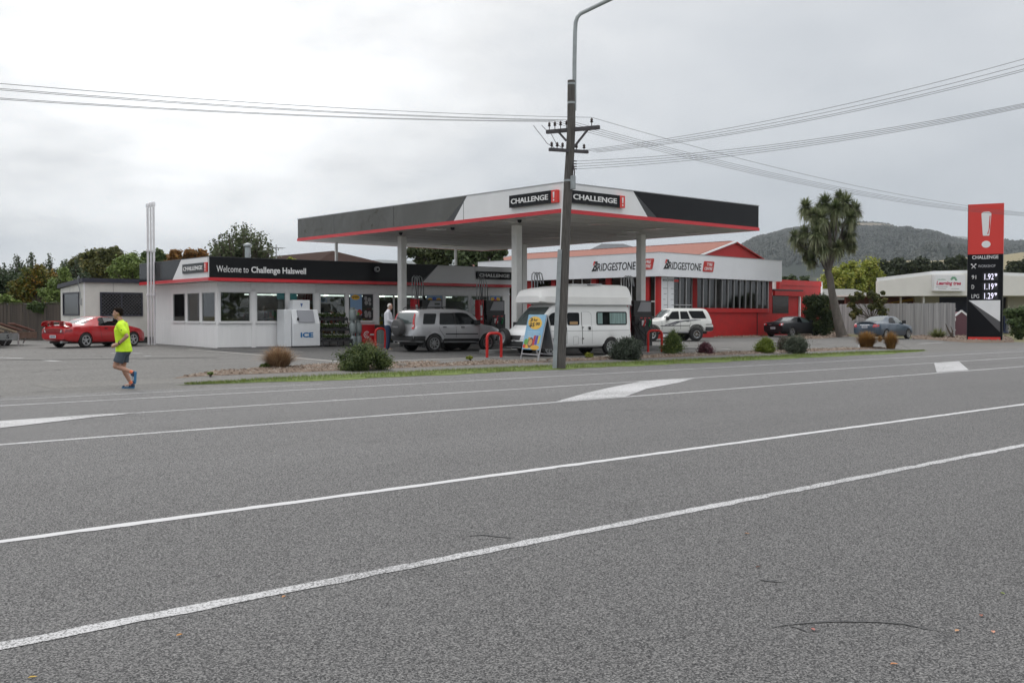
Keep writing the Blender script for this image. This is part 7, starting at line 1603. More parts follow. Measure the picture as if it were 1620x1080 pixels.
h = MB(); ell(h, P2(-.055, 0, .0), (.058, .082, .062), 14, 8); ell(h, P2(-.02, 0, .055), (.088, .078, .062), 14, 8, .2); fuse(h, 'hair', M('hair_white', (.6, .58, .55), .7), man, .009, 2)
t = MB(); limb(t, [(.01, 0, .94), (.03, 0, 1.06), (.02, 0, 1.22), (.0, 0, 1.38)], [.160, .172, .170, .155], 16); limb(t, [(0, -.16, 1.46), (0, 0, 1.485), (0, .16, 1.46)], [.078, .085, .078])
for sg, e, w_ in ((-1, (.02, -.24, 1.16), (.22, -.205, 1.085)), (1, (.06, .24, 1.18), (.26, .165, 1.13))): limb(t, [(0, sg * .19, 1.45), e], [.075, .062]); limb(t, [e, w_], [.060, .046])
limb(t, [(.01, 0, 1.5), (.025, 0, 1.545)], [.078, .072]); fuse(t, 'shirt', M('shirt_white', (.66, .67, .72), .7, bump=.4, bs=8), man, .012, 3)
t = MB(); limb(t, [(0, 0, .95), (0, 0, .90)], [.155, .15], 16)
for sg in (-1, 1): limb(t, [(0, sg * .085, .90), (.012, sg * .10, .5), (-.02, sg * .11, .10)], [.112, .085, .075])
fuse(t, 'trousers', M('denim_navy', (.015, .03, .075), .8, bump=.3, bs=8), man, .012, 3)
for sg in (-1, 1): shoe(man, (-.09, sg * .11, 0), (.2, sg * .13, 0), (0, 0, 1), M('shoe_tan', (.22, .19, .15), .7), M('sole_grey', (.3, .3, .28), .6))

# ================================================================== plants, trees, hills
tagged = tag
def mid(px, py, D): return atD(px, py, D)
m_bk1 = M('bark', (.10, .08, .065), .9, var=.3, vs=5, bump=.8, bs=14)
def foliage_tree(name, label, cat, D, clumps, n, leaf, mat, trunk=None, tr=.18, seed=0, group=None, sub=13, sr=.56, depth=.6, limbs=6, aspect=1.6, part='crown', zflat=1., branch_mat=None):
    """clumps: (px, py, r_px): the crown's masses, each given real depth; filled with leaf-sized faces in many small tufts"""
    rg_ = np.random.default_rng(seed + 100); cs = [mid(px, py, D) for px, py, r_ in clumps]; rr = [r_ * D / FPX for *_, r_ in clumps]
    bx = trunk[0] if trunk else sum(c_[0] for c_ in clumps) / len(clumps); bp = mid(bx, 500, D); z0 = gz(bp.y); base = Vector((bp.x, bp.y, z0))
    g = thing(name, label, cat, base, 0, group); C_ = []; Rd = []
    for c0, r_ in zip(cs, rr):
        c0 = c0 + Vector((dX, dY, 0)) * rg_.uniform(-1, 1) * r_ * depth
        for _ in range(sub):
            d_ = rg_.normal(size=3); d_ /= np.linalg.norm(d_); q = rg_.uniform(.25, .95) * r_
            C_.append(np.array(c0) + d_ * q * np.array([1, 1, zflat]) - np.array(base)); Rd.append(r_ * sr * rg_.uniform(.7, 1.3))
    C_, Rd = np.array(C_), np.array(Rd)
    P, tn = leaves_arr(rg_, C_, Rd, int(n * 1.7), leaf * .85, aspect=aspect); mesh_quads(part, P, tn, mat, g)
    if trunk:
        tb = MB(); zc = min(c_.z for c_ in cs) - z0; hub = Vector((rg_.uniform(-.1, .1), 0, max(.3, zc * .75)))
        tb.tube([(0, 0, -.1), hub * .5 + Vector((.03, .02, 0)), hub], [tr * 1.25, tr, tr * .8], 10)
        for c0, r_ in sorted(zip([c_ - base for c_ in cs], rr), key=lambda q: -q[1])[:limbs]:
            m_ = hub.lerp(c0, .5) + Vector((rg_.normal() * .1 * r_, rg_.normal() * .1 * r_, .1 * r_)); tb.tube([hub, m_, c0, c0 + Vector((0, 0, r_ * .6))], [tr * .6, tr * .4, tr * .22, tr * .06], 7)
            for _ in range(4):
                e = c0 + Vector(rg_.normal(size=3)) * r_ * .5; tb.tube([m_, m_.lerp(e, .6) + Vector((0, 0, .08 * r_)), e], [tr * .25, tr * .14, tr * .05], 5)
        tb.ob('trunk', branch_mat or m_bk1, g, smooth=60)
    return g
lf_dk = leafmat('leaf_dark', (.03, .05, .018), (.06, .09, .03), (.12, .15, .065))
lf_pop = leafmat('leaf_poplar', (.03, .05, .025), (.065, .095, .045), (.15, .18, .11))
lf_org = leafmat('leaf_orange', (.06, .09, .018), (.15, .13, .02), (.33, .16, .025))
lf_oliv = leafmat('leaf_olive', (.055, .07, .02), (.12, .125, .035), (.21, .18, .06))
lf_lt = leafmat('leaf_light', (.10, .15, .035), (.19, .26, .07), (.29, .35, .12))
lf_mid = leafmat('leaf_mid', (.045, .08, .025), (.09, .135, .045), (.16, .2, .08))
lf_yel = leafmat('leaf_yellow', (.15, .2, .025), (.28, .3, .045), (.42, .38, .08))
lf_rust = leafmat('leaf_rust', (.12, .08, .02), (.27, .12, .03), (.36, .2, .05))
lf_grn = leafmat('leaf_grey_green', (.045, .06, .04), (.085, .105, .07), (.17, .19, .14))
def shoot_tree(label, D, px, top, half, low, nsh, leaf, mat, seed, group=None, fan=.35, fill=2600, spread=.11):
    """spindly upright shoots with leaves set along them, over a thicker leafy base"""
    rg_ = np.random.default_rng(seed + 300); b0 = mid(px, 500, D); base = Vector((b0.x, b0.y, gz(b0.y))); g = thing('upright_tree', label, 'tree', base, 0, group); mb = MB(); Q = []; tq = []
    for k in range(nsh):
        u = rg_.uniform(-1, 1); dd = rg_.uniform(-1, 1) * half * D / FPX * .7; ty = top + (low - top) * (abs(u) ** 1.6 * .55 + (rg_.uniform(0, .42) if k else 0)); tx = px + u * half * (1 if k else .2)
        p0 = mid(px + u * half * fan, low + 22, D + dd * .4) - base; p1 = mid(px + u * half * .85, (low + ty) / 2, D + dd) - base; p2 = mid(tx, ty, D + dd) - base
        mb.tube([p0, p1, p2], [.035, .02, .006], 5); L_ = (p2 - p0).length; n = int(L_ / .085); tn0 = rg_.uniform(-.15, .15)
        for j in range(n):
            t = .12 + .88 * j / n; p = np.array(p0.lerp(p1, t * 2) if t < .5 else p1.lerp(p2, t * 2 - 1)); sc = leaf * (1.15 - .45 * t) * rg_.uniform(.7, 1.3)
            p = p + rg_.normal(size=3) * np.array([spread, spread, .05]) * (1.25 - .75 * t); a_ = rg_.normal(size=3); a_ /= np.linalg.norm(a_); c_ = np.cross(a_, rg_.normal(size=3)); c_ /= np.linalg.norm(c_)
            Q.append([p - a_ * sc * .55, p + c_ * sc * .4, p + a_ * sc * .55, p - c_ * sc * .4]); tq.append(np.clip(rg_.normal(.45, .22) + tn0, 0, 1))
    C_ = []; Rd = []
    for _ in range(26):
        py = rg_.uniform(low - (low - top) * .25, low + 26); C_.append(np.array(mid(px + rg_.uniform(-1, 1) * half * .95, py, D + rg_.uniform(-.6, .6)) - base)); Rd.append(.55)
    P, tn = leaves_arr(rg_, np.array(C_), np.array(Rd), fill, leaf * .85, aspect=1.2); mesh_quads('crown', np.concatenate([np.array(Q), P]), np.concatenate([tq, tn]), mat, g)
    mb.tube([(0, 0, -.1), (0, 0, 1.2), (.1, 0, 2.2)], [.12, .1, .06], 7); mb.ob('branches', m_bk1, g, smooth=60)
for i, (px, top, half, w_) in enumerate(((-14, 408, 17, 'at the picture edge'), (7, 414, 14, 'second from the left edge'), (27, 398, 13, 'slim pointed, left of the tallest'), (50, 395, 15, 'tallest, above the orange tree'), (76, 399, 13, 'narrow, right of the tallest one'), (103, 407, 13, 'short, left of the cabin'), (121, 406, 11, 'shortest, just left of the cabin roof'))):
    shoot_tree(f'upright dark leafy tree behind the paling fence, {w_}', 63 + i % 3, px, top, half, 448, 26, .17, lf_pop, i, 'upright leafy trees behind the fence')
foliage_tree('maple_tree', 'rounded orange and green autumn tree above the brown paling fence', 'tree', 58, [(30, 455, 14), (42, 444, 15), (60, 437, 15), (80, 440, 13), (92, 446, 9), (50, 460, 17), (72, 462, 15), (28, 468, 12)], 15000, .13, lf_org, (60,), .16, 21)
foliage_tree('shrub', 'fine green shrub rising between the orange tree and the cabin', 'shrub', 55.5, [(86, 452, 10), (80, 466, 12), (92, 468, 9), (104, 440, 9), (100, 430, 8)], 9000, .10, lf_lt, (86,), .07, 22)
foliage_tree('broad_tree', 'broad olive-brown tree behind the cabin roof', 'tree', 88, [(128, 412, 11), (146, 410, 13), (165, 406, 12), (184, 405, 11), (150, 428, 20), (178, 428, 18), (120, 430, 14)], 15000, .22, lf_oliv, (150,), .25, 23)
foliage_tree('broad_tree', 'light green rounded tree right behind the cabin roof by the vent pipes', 'tree', 70, [(204, 408, 9), (195, 418, 13), (213, 420, 14), (182, 430, 13), (224, 432, 12), (202, 436, 18)], 16000, .13, lf_lt, (203,), .16, 24)
foliage_tree('broad_tree', 'dark green tree between the vent pipes and the rust-coloured trees', 'tree', 84, [(238, 408, 11), (252, 404, 9), (262, 412, 8), (244, 424, 14), (310, 410, 8)], 8000, .2, lf_mid, (245,), .2, 25)
for i, (px, py, r_, w_) in enumerate(((276, 402, 8.5, 'leftmost of three'), (300, 400, 8, 'middle of three'), (321, 403, 7, 'rightmost of three'))):
    foliage_tree('maple_tree', f'rust-orange autumn tree crown showing above the shop fascia, {w_}', 'tree', 82, [(px, py, r_), (px - 4, py + 10, r_ * 1.1), (px + 4, py + 9, r_)], 3800, .19, lf_rust, (px,), .14, 30 + i, 'rust-orange trees behind the shop')
shoot_tree('open leafy tree with spindly top rising behind the shop sign', 64, 383, 350, 52, 408, 74, .21, leafmat('leaf_open', (.05, .07, .03), (.10, .125, .055), (.2, .23, .14)), 40, fan=.5, fill=2600, spread=.2)
foliage_tree('shrub', 'small yellow-green shrub top above the shop fascia before the brown roof', 'shrub', 55, [(458, 411, 4), (464, 413, 4)], 500, .1, lf_yel, (460,), .03, 41)
foliage_tree('broad_tree', 'big dark green tree behind the shop seen under the canopy, left one', 'tree', 80, [(652, 399, 7), (668, 398, 10), (686, 395, 11), (706, 398, 12), (680, 410, 14), (700, 412, 14), (664, 410, 9)], 9500, .22, leafmat('leaf_ash', (.03, .045, .015), (.065, .085, .03), (.13, .15, .06)), (688,), .2, 42, limbs=8)
foliage_tree('broad_tree', 'big dark green tree behind the shop seen under the canopy, right one', 'tree', 78, [(724, 397, 12), (742, 395, 12), (762, 397, 12), (780, 399, 10), (794, 400, 6), (735, 412, 15), (762, 412, 14), (785, 412, 9)], 10500, .22, lf_dk, (752,), .2, 43, limbs=8)
foliage_tree('hedge', 'dark green hedge in the gap between the shop and the tyre workshop', 'hedge', 74, [(822, 446, 8), (836, 443, 8), (850, 443, 8), (864, 443, 8), (878, 444, 8), (830, 458, 12), (850, 458, 12), (870, 458, 12), (812, 462, 12), (850, 480, 16), (826, 480, 14), (872, 480, 14)], 9000, .14, lf_oliv, (850,), .08, 44)
# right side
foliage_tree('hedge_shrub', 'dense dark green hedge shrub between the red annex and the cabbage tree', 'shrub', 68.5, [(1285, 480, 12), (1300, 478, 11), (1280, 497, 13), (1303, 494, 13), (1283, 512, 13), (1304, 512, 13), (1292, 520, 14), (1275, 515, 8), (1277, 476, 6)], 17000, .10, leafmat('leaf_hedge', (.02, .035, .012), (.045, .07, .022), (.12, .14, .04)), (1292,), .1, 50)
foliage_tree('climbing_shrub', 'straggly climbing shrub arching over the grey fence behind the blue sedan', 'shrub', 70, [(1350, 474, 6), (1362, 468, 7), (1376, 466, 6), (1388, 470, 8), (1392, 480, 9), (1380, 484, 8), (1395, 492, 9), (1350, 484, 7), (1348, 497, 6), (1356, 493, 6), (1396, 464, 3)], 4200, .14, lf_oliv, (1378,), .06, 51, sub=5, limbs=10)
for i, (px, py, r_, w_) in enumerate(((1322, 432, 13, 'directly behind the cabbage tree trunk'), (1346, 430, 15, 'middle one'), (1374, 428, 16, 'next to the childcare roof'))):
    foliage_tree('yellow_green_tree', f'bright yellow-green tree in front of the hills, {w_}', 'tree', 112 + 3 * i, [(px, py, r_), (px - 9, py + 12, r_), (px + 9, py + 12, r_), (px, py + 24, r_ * 1.2)], 7500, .26, lf_yel, (px,), .2, 55 + i, 'yellow-green trees in front of the hills')
for i, (px, top, r_, w_) in enumerate(((1402, 420, 11, 'leftmost above the childcare roof'), (1422, 414, 10, 'second from left above the childcare roof'), (1442, 420, 12, 'third from left above the childcare roof'), (1462, 417, 12, 'above the left end of the white sign'), (1482, 421, 11, 'straight above the white sign'), (1502, 417, 11, 'above the right end of the white sign'), (1521, 413, 11, 'touching the left edge of the price sign'), (1604, 421, 11, 'just right of the price sign'), (1622, 417, 12, 'at the right edge of the picture'))):
    foliage_tree('dark_tree', f'dark olive green tree, {w_}', 'tree', 165, [(px, top, r_ * .7), (px - 5, top + 10, r_), (px + 5, top + 9, r_), (px, top + 22, r_ * 1.3), (px - 3, top + 36, r_ * 1.3)], 4200, .42, leafmat('leaf_mac', (.022, .032, .016), (.045, .06, .028), (.085, .095, .045)), (px,), .3, 60 + i, 'dark trees above the childcare roof')
for i, (px, py, r_) in enumerate(((1243, 444, 5), (1254, 443, 6), (1272, 446, 7))):
    foliage_tree('dark_tree', f'small dark tree top above the red annex, {["leftmost", "middle", "rightmost"][i]} of three', 'tree', 150, [(px, py, r_), (px, py + 8, r_ * 1.2)], 900, .4, lf_dk, (px,), .2, 75 + i, 'tree tops above the annex')
foliage_tree('hedge_shrub', 'tall grey-green bush to the right of the price sign', 'shrub', 66, [(1600, 498, 10), (1616, 492, 11), (1634, 494, 13), (1604, 512, 12), (1622, 512, 14), (1645, 512, 14), (1612, 522, 11)], 9000, .12, lf_mid, (1616,), .08, 80)
# ivy over the paling fence
foliage_tree('climbing_shrub', 'green climber hanging over the brown paling fence beside the cabin', 'climber', 53.6, [(66, 484, 5), (56, 483, 5), (48, 484, 4), (76, 484, 5), (88, 483, 6), (66, 492, 3.5), (57, 490, 4)], 3200, .10, lf_mid, None, 0, 81, depth=.2)
foliage_tree('climbing_shrub', 'pale green bushy climber on the fence above the trailers', 'climber', 55.5, [(4, 474, 6), (12, 472, 6), (20, 477, 5), (-8, 473, 7), (30, 479, 3)], 3600, .12, lf_lt, None, 0, 82, depth=.2)

# cabbage tree
TD = 67.; bp = atD(1331, 528, TD); tb0 = Vector((bp.x, bp.y, gz(bp.y))); ct = thing('cabbage_tree', 'tall cabbage tree with leaning trunk and spiky leaf heads against the hills', 'tree', tb0)
m_ctb = M('cabbage_bark', (.13, .115, .10), .9, var=.3, vs=3, bump=.9, bs=9, stretch=(1, 1, .5)); L_ = lambda px, py, d=0: atD(px, py, TD + d) - tb0
tr_ = MB(); tr_.tube([L_(1332, 531), L_(1329, 520), L_(1322, 490), L_(1316, 462), L_(1313, 440), L_(1309, 428)], [.38, .34, .28, .24, .23, .22], 12)
BR = [([(1309, 430), (1303, 418), (1297, 408), (1288, 400)], .13, 0), ([(1309, 430), (1307, 415), (1300, 395), (1290, 372)], .12, .8), ([(1310, 430), (1313, 400), (1313, 372), (1308, 345)], .15, -.6), ([(1311, 428), (1318, 408), (1324, 390), (1331, 372), (1335, 352)], .16, .3), ([(1324, 390), (1333, 378), (1345, 362), (1352, 350)], .10, .9), ([(1311, 428), (1316, 402), (1320, 385), (1323, 362), (1320, 330)], .11, -1.), ([(1288, 404), (1278, 395), (1268, 388), (1262, 381)], .07, .4)]
for pts_, r_, d_ in BR: tr_.tube([L_(x, y, d_ * k / 3) for k, (x, y) in enumerate(pts_)], [r_ * (1 - .15 * k) for k in range(len(pts_))], 8)
tr_.ob('trunk', m_ctb, ct, smooth=60)
HEADS = [(1275, 328, 15, .5), (1287, 340, 14, -.8), (1306, 322, 17, 0), (1300, 345, 16, -1.2), (1322, 330, 16, -1.), (1338, 322, 18, .4), (1352, 332, 15, 1.), (1345, 345, 14, -.4), (1328, 312, 12, .8), (1258, 375, 13, .4), (1272, 368, 13, -.4), (1268, 384, 11, .6), (1292, 368, 16, -1.3), (1310, 372, 15, .9), (1284, 390, 14, .2), (1303, 390, 14, -1.), (1337, 378, 15, .8), (1346, 368, 12, 0), (1326, 392, 13, -.8), (1284, 412, 11, 0), (1276, 405, 9, .5), (1320, 350, 15, .9), (1348, 388, 10, .3), (1297, 330, 12, .9)]
rgc = np.random.default_rng(5); Q = []; tq = []
for px, py, r_, d_ in HEADS:
    c0 = np.array(L_(px, py, d_ * 1.2)); rad = r_ * TD / FPX * 1.2; base_t = rgc.uniform(-.15, .15)
    for _ in range(400):
        v = rgc.normal(size=3); v[2] = v[2] * .8 + .15; v /= np.linalg.norm(v); s_ = np.cross(v, [0, 0, 1]); s_ /= np.linalg.norm(s_) + 1e-6; l_ = rad * rgc.uniform(.7, 1.15); wd = .036
        droop = .42 * max(0, 1 - v[2]) * l_ * rgc.uniform(.3, 1.2); p0, p1, p2 = c0 + v * .06, c0 + v * l_ * .55 - np.array([0, 0, droop * .25]), c0 + v * l_ * .95 - np.array([0, 0, droop])
        tone = np.clip(rgc.normal(.45, .22) + base_t, 0, 1) if v[2] > -.45 else rgc.uniform(.8, 1)
        Q.append([p0 - s_ * wd * .6, p0 + s_ * wd * .6, p1 + s_ * wd, p1 - s_ * wd]); Q.append([p1 - s_ * wd, p1 + s_ * wd, p2 + s_ * wd * .12, p2 - s_ * wd * .12]); tq += [tone, tone]
mesh_quads('crown', np.array(Q), tq, leafmat('leaf_cabbage', (.07, .10, .04), (.16, .19, .09), (.32, .34, .2), rough=.4), ct)

# blades: tussocks and flax
def tussock(name, label, cat, px, py, wpx, hpx, n, mat, wd=.008, seed=0, droop=.5, upr=.5, group=None, z=None, stiff=False):
    p = Gs(px, py); p.z = gz(p.y) + .02; D = p.x * dX + p.y * dY; Wm, Hm = wpx * D / FPX, hpx * D / FPX; rg_ = np.random.default_rng(seed + 500); g = thing(name, label, cat, p, 0, group); Q = []; tq = []
    for _ in range(n):
        a = rg_.uniform(0, 2 * math.pi); el = rg_.beta(1.5, 1.2) if not stiff else rg_.uniform(0, 1); out = Wm / 2 * (1 - el ** 2 * .9) * rg_.uniform(.55, 1.1); h_ = Hm * (.45 + .55 * el) * rg_.uniform(.6, 1.06)
        d_ = np.array([math.cos(a), math.sin(a), 0]); s_ = np.array([-math.sin(a), math.cos(a), 0]); p0 = d_ * rg_.uniform(0, .18) * Wm; pts_ = []
        for t in (0, .35, .7, 1.): pts_.append(p0 + d_ * out * (t ** 1.5) + np.array([0, 0, h_ * (1.25 * t - .25 * t * t if stiff else (1.9 * t - (.9 + droop * .5 * (1 - el)) * t * t))]))
        ww = wd * rg_.uniform(.6, 1.3); ws_ = (ww, ww * .9, ww * .6, ww * .1); tone = rg_.uniform(0, 1)
        for k in range(3): Q.append([pts_[k] - s_ * ws_[k], pts_[k] + s_ * ws_[k], pts_[k + 1] + s_ * ws_[k + 1], pts_[k + 1] - s_ * ws_[k + 1]]); tq.append(tone)
    mesh_quads('blades', np.array(Q), tq, mat, g); return g
gr_tan = leafmat('grass_tan', (.20, .12, .07), (.38, .25, .15), (.5, .38, .24)); gr_or = leafmat('grass_orange', (.17, .09, .03), (.32, .17, .055), (.40, .27, .09)); gr_flax = leafmat('flax', (.08, .11, .03), (.18, .20, .07), (.34, .34, .18))
tussock('grass_tussock', 'feathery tan grass tuft in the garden bed in front of the shop', 'grass tuft', 441, 583, 84, 38, 2200, gr_tan, .006, 1)
tussock('grass_tussock', 'wide orange-brown tussock grass in front of the blue sedan', 'grass tuft', 1371, 550.5, 50, 29, 2400, gr_or, .007, 2, group='orange tussocks by the driveway'); tussock('grass_tussock', 'smaller orange-brown tussock grass right of the wide one', 'grass tuft', 1409.5, 552, 34, 29, 1800, gr_or, .007, 3, group='orange tussocks by the driveway')
tussock('flax_plant', 'spiky yellow-green flax plant at the foot of the grey fence', 'plant', 1484, 535.5, 40, 18, 320, gr_flax, .022, 4, stiff=True)
tussock('grass_tussock', 'small pale grass tuft between the two orange tussocks and the sedan', 'grass tuft', 1392, 541, 14, 12, 300, gr_or, .007, 5)
def shrub(name, label, px, py, wpx, hpx, n, leaf, mat, seed=0, shape='dome', sprig=0, aspect=1.6, sub=34, up=.3):
    p = Gs(px, py); p.z = gz(p.y) + .01; D = p.x * dX + p.y * dY; Wm, Hm = wpx * D / FPX, hpx * D / FPX; rg_ = np.random.default_rng(seed + 900); g = thing(name, label, 'shrub', p); C_ = []; Rd = []
    for _ in range(sub):
        a = rg_.uniform(0, 6.28); t = rg_.uniform(0, 1) ** .8
        if shape == 'dome': rad = Wm / 2 * math.sqrt(max(0, 1 - t * t)) * rg_.uniform(.3, .86)
        elif shape == 'cone': rad = Wm / 2 * (1 - t) ** .6 * rg_.uniform(.3, .84) if t > .25 else Wm / 2 * rg_.uniform(.3, .75)
        C_.append((rad * math.cos(a), rad * math.sin(a), max(.08, t * Hm * .74))); Rd.append(min(Wm, Hm) * rg_.uniform(.22, .32) * (1 if t < .8 or shape == 'dome' else .5))
    P, tn = leaves_arr(rg_, np.array(C_), np.array(Rd), int(n * 1.9), leaf, aspect=aspect, up=up)
    sprig = sprig or n // 45
    if sprig:
        S_ = []; ts_ = []
        for _ in range(sprig):
            c0 = np.array(C_[rg_.integers(len(C_))]); v = c0 / Wm * 2 + rg_.normal(size=3) * .35; v[2] = abs(v[2]) * .6 + .35; v /= np.linalg.norm(v); l_ = rg_.uniform(.10, .24) * min(1, Hm)
            for k in range(9):
                q = c0 + v * l_ * k / 8 * 1.3; w2 = np.cross(v, rg_.normal(size=3)); w2 /= np.linalg.norm(w2); e = q + w2 * leaf * 1.1 + v * leaf * .7; s2 = np.cross(w2, v) * leaf * .3
                S_.append([q - s2, q + s2, e + s2 * .4, e - s2 * .4]); ts_.append(rg_.uniform(.3, 1))
        P = np.concatenate([P, np.array(S_)]); tn = np.concatenate([tn, ts_])
    mesh_quads('foliage', P, tn, mat, g)
    tb = MB()
    for k in range(min(12, sub)): e = Vector(C_[k]); tb.tube([(e.x * .1, e.y * .1, -.02), (e.x * .5, e.y * .5, e.z * .55), e], [.018, .012, .005], 5)
    tb.ob('stem', m_bk1, g); return g
shrub('juniper_shrub', 'large spreading dark green shrub in the bed before the shop door', 575, 585, 98, 43, 17000, .032, leafmat('leaf_juniper', (.035, .06, .018), (.08, .115, .032), (.2, .23, .08)), 1, sprig=520, sub=60)
shrub('lavender_bush', 'spiky grey-green bush at the rear end of the campervan', 992, 568.5, 60, 36, 11000, .03, leafmat('leaf_lavender', (.03, .042, .028), (.06, .08, .055), (.14, .16, .13)), 2, sprig=650, aspect=2.8, sub=45)
shrub('conical_shrub', 'bright green cone-shaped shrub beside the red hoop bollard', 1064, 561.5, 35, 44, 9000, .035, leafmat('leaf_conical', (.04, .07, .015), (.085, .125, .03), (.2, .23, .06)), 3, 'cone', sub=46)
shrub('purple_shrub', 'small purple-leaved shrub in the bed in front of the workshop', 1117, 560.5, 30, 20, 2600, .035, leafmat('leaf_purple', (.06, .02, .03), (.13, .045, .06), (.2, .09, .11)), 4, sub=26)
shrub('clipped_shrub', 'yellow-green clipped shrub in front of the black coupe', 1211, 558, 35, 26, 8000, .03, leafmat('leaf_lime', (.07, .11, .012), (.15, .20, .02), (.26, .30, .04)), 5, sub=30)
shrub('round_shrub', 'dark grey-green round bush right of the clipped yellow-green shrub', 1259, 559, 40, 32, 9000, .03, lf_grn, 6, sub=36); shrub('round_shrub', 'low dull brown-green bush tucked behind the round grey-green bush', 1240, 555, 26, 24, 3800, .03, leafmat('leaf_dull', (.05, .05, .035), (.1, .09, .065), (.16, .14, .11)), 7, sub=24)
shrub('low_plant', 'low light green ground plant at the foot of the tan grass tuft', 424, 583, 34, 9, 2200, .03, lf_lt, 8, sub=20); shrub('low_plant', 'tiny green weed in the stones under the campervan sill', 932, 567, 20, 9, 900, .03, lf_yel, 9, sub=10); shrub('low_plant', 'small green weed near the left tip of the stone bed', 333, 596, 12, 6, 500, .025, lf_lt, 10, sub=8); shrub('low_plant', 'small yellow-green weed left of the sandwich board', 745, 570, 22, 7, 700, .03, lf_yel, 11, sub=9)
shrub('twiggy_shrub', 'reddish twiggy sprigs sticking up behind the big spreading shrub', 586, 578, 30, 46, 700, .03, leafmat('leaf_reddish', (.14, .06, .04), (.25, .12, .08), (.32, .2, .12)), 12, sprig=60, sub=10)
# bare branch by the grey fence, boulders and blocks in the bed
p = Gs(1505, 536); br = thing('dead_branch', 'bare twisted dead branch at the right end of the grey fence', 'branch', p); q = MB(); l2 = lambda px, py, d=0: atD(px, py, p.x * dX + p.y * dY + d) - p
q.tube([l2(1511, 536), l2(1505, 530), l2(1500, 522), l2(1496, 512)], [.09, .07, .05, .02], 7).tube([l2(1505, 530), l2(1507, 524), l2(1504, 516)], [.05, .04, .015], 6).tube([l2(1500, 534), l2(1508, 528)], [.05, .04], 6).ob('wood', m_bk1, br)
m_rock = M('rock', (.16, .14, .12), .9, var=.3, vs=5, bump=.8, bs=12, col2=(.3, .27, .24))
def rock(px, py, wpx, hpx, label, mat=None, seed=0):
    p = Gs(px, py); D = p.x * dX + p.y * dY; w2, h2 = wpx * D / FPX / 2, hpx * D / FPX; r_ = random.Random(seed); m = MB(); P = []
    n = 10
    for i, (a, h) in enumerate(((1, 0), (1.05, .35), (.85, .75), (.45, 1.))):
        for k in range(n): t = 2 * math.pi * k / n; f = a * (1 + .22 * math.sin(k * 2.1 + seed) + r_.uniform(-.08, .08)); P.append((w2 * f * math.cos(t), w2 * .65 * f * math.sin(t), h2 * h * (1 + r_.uniform(-.12, .12)) - .02))
    fs = [(i * n + k, i * n + (k + 1) % n, (i + 1) * n + (k + 1) % n, (i + 1) * n + k) for i in range(3) for k in range(n)] + [tuple(range(3 * n, 4 * n))]
    o = m.add(P, fs).ob('rock', mat or m_rock, smooth=45); o.location = (p.x, p.y, gz(p.y) + .01); o.rotation_euler = (0, 0, -YAW); tag(o, label, 'rock')
rock(635, 579, 15, 6, 'grey boulder beside the big spreading shrub', seed=1); rock(852, 572, 22, 6, 'flat pale rock at the foot of the sandwich board', seed=2); rock(876, 573, 15, 6, 'rounded rock between the sandwich board and power pole', seed=3)
rock(1099, 561, 12, 5, 'brown block-like stone between the conical and purple shrubs', seed=4); rock(966, 565, 26, 4, 'long low concrete block under the campervan rear', m_conc, 5); rock(1361, 549, 6, 5, 'small white stone at the foot of the orange tussock', m_white, 6); rock(370, 588, 24, 4, 'dark low log-like stone in the left stone bed', m_bk1, 7); rock(1228, 560, 10, 4, 'grey stone between the clipped shrub and round bush', seed=8)
bed('garden_bed', [Gs(1255, 530) , Gs(1330, 526), Gs(1345, 531.5), Gs(1300, 535.5), Gs(1240, 536.5)], 1500, .08, 5, .06, 'brown stones round the foot of the cabbage tree')
bed('garden_bed', [Gs(1440, 532), Gs(1512, 528), Gs(1560, 532), Gs(1600, 534), Gs(1605, 541.5), Gs(1530, 542), Gs(1480, 538), Gs(1445, 536)], 3000, .1, 6, .06, 'brown stones round the foot of the price sign')
bed('garden_bed', [Gs(1128, 530.5), Gs(1200, 529), Gs(1206, 533), Gs(1128, 534.5)], 700, .06, 7, .06, 'brown stones along the workshop wall')

# ------------------------------------------------------------------ hills
def hill(name, prof, D0, D1, D2, mat, seed, amp=.05, px0=-900, px1=2700, nz=26, rough=1.):
    """a range whose skyline stands D1 metres off: prof gives its height in the view, the slopes fall to the plain at D0 and behind"""
    from mathutils import noise
    pxs = np.arange(px0, px1, 12.); rad = np.concatenate([np.linspace(D0, D1, nz), np.linspace(D1, D2, 6)[1:]]); vs = []
    pr_ = np.array(prof, float)
    def H(px, D):
        top = CAMH + (500 - np.interp(px, pr_[:, 0], pr_[:, 1])) * D1 / FPX
        t = (D - D0) / (D1 - D0); u = np.interp(px, pr_[:, 0], pr_[:, 1])
        nz_ = noise.fractal(Vector((px / 140., D / D1 * 5, seed)), 1, 2, 5)
        f = (max(0, t) ** .85) if t <= 1 else 1 - .8 * (D - D1) / (D2 - D1)
        return max(.0, top * f * (1 + (0 if abs(t - 1) < 1e-6 else amp * 4 * nz_ * min(1, abs(1 - t) * 3) * (1 if t < 1 else 0))))
    for px in pxs:
        a = math.atan((px - 810) / FPX); dx, dy = math.sin(YAW + a), math.cos(YAW + a); k = 1 / math.cos(a)
        for D in rad: vs.append((dx * D * k, dy * D * k, H(px, D) - 2))
    n = len(rad); fs = [(i * n + j, (i + 1) * n + j, (i + 1) * n + j + 1, i * n + j + 1) for i in range(len(pxs) - 1) for j in range(n - 1)]
    o = tag(MB().add(vs, fs).ob(name, mat, fix=False, smooth=180), kind='structure'); o.data.polygons.foreach_set('use_smooth', [True] * len(o.data.polygons)); return H
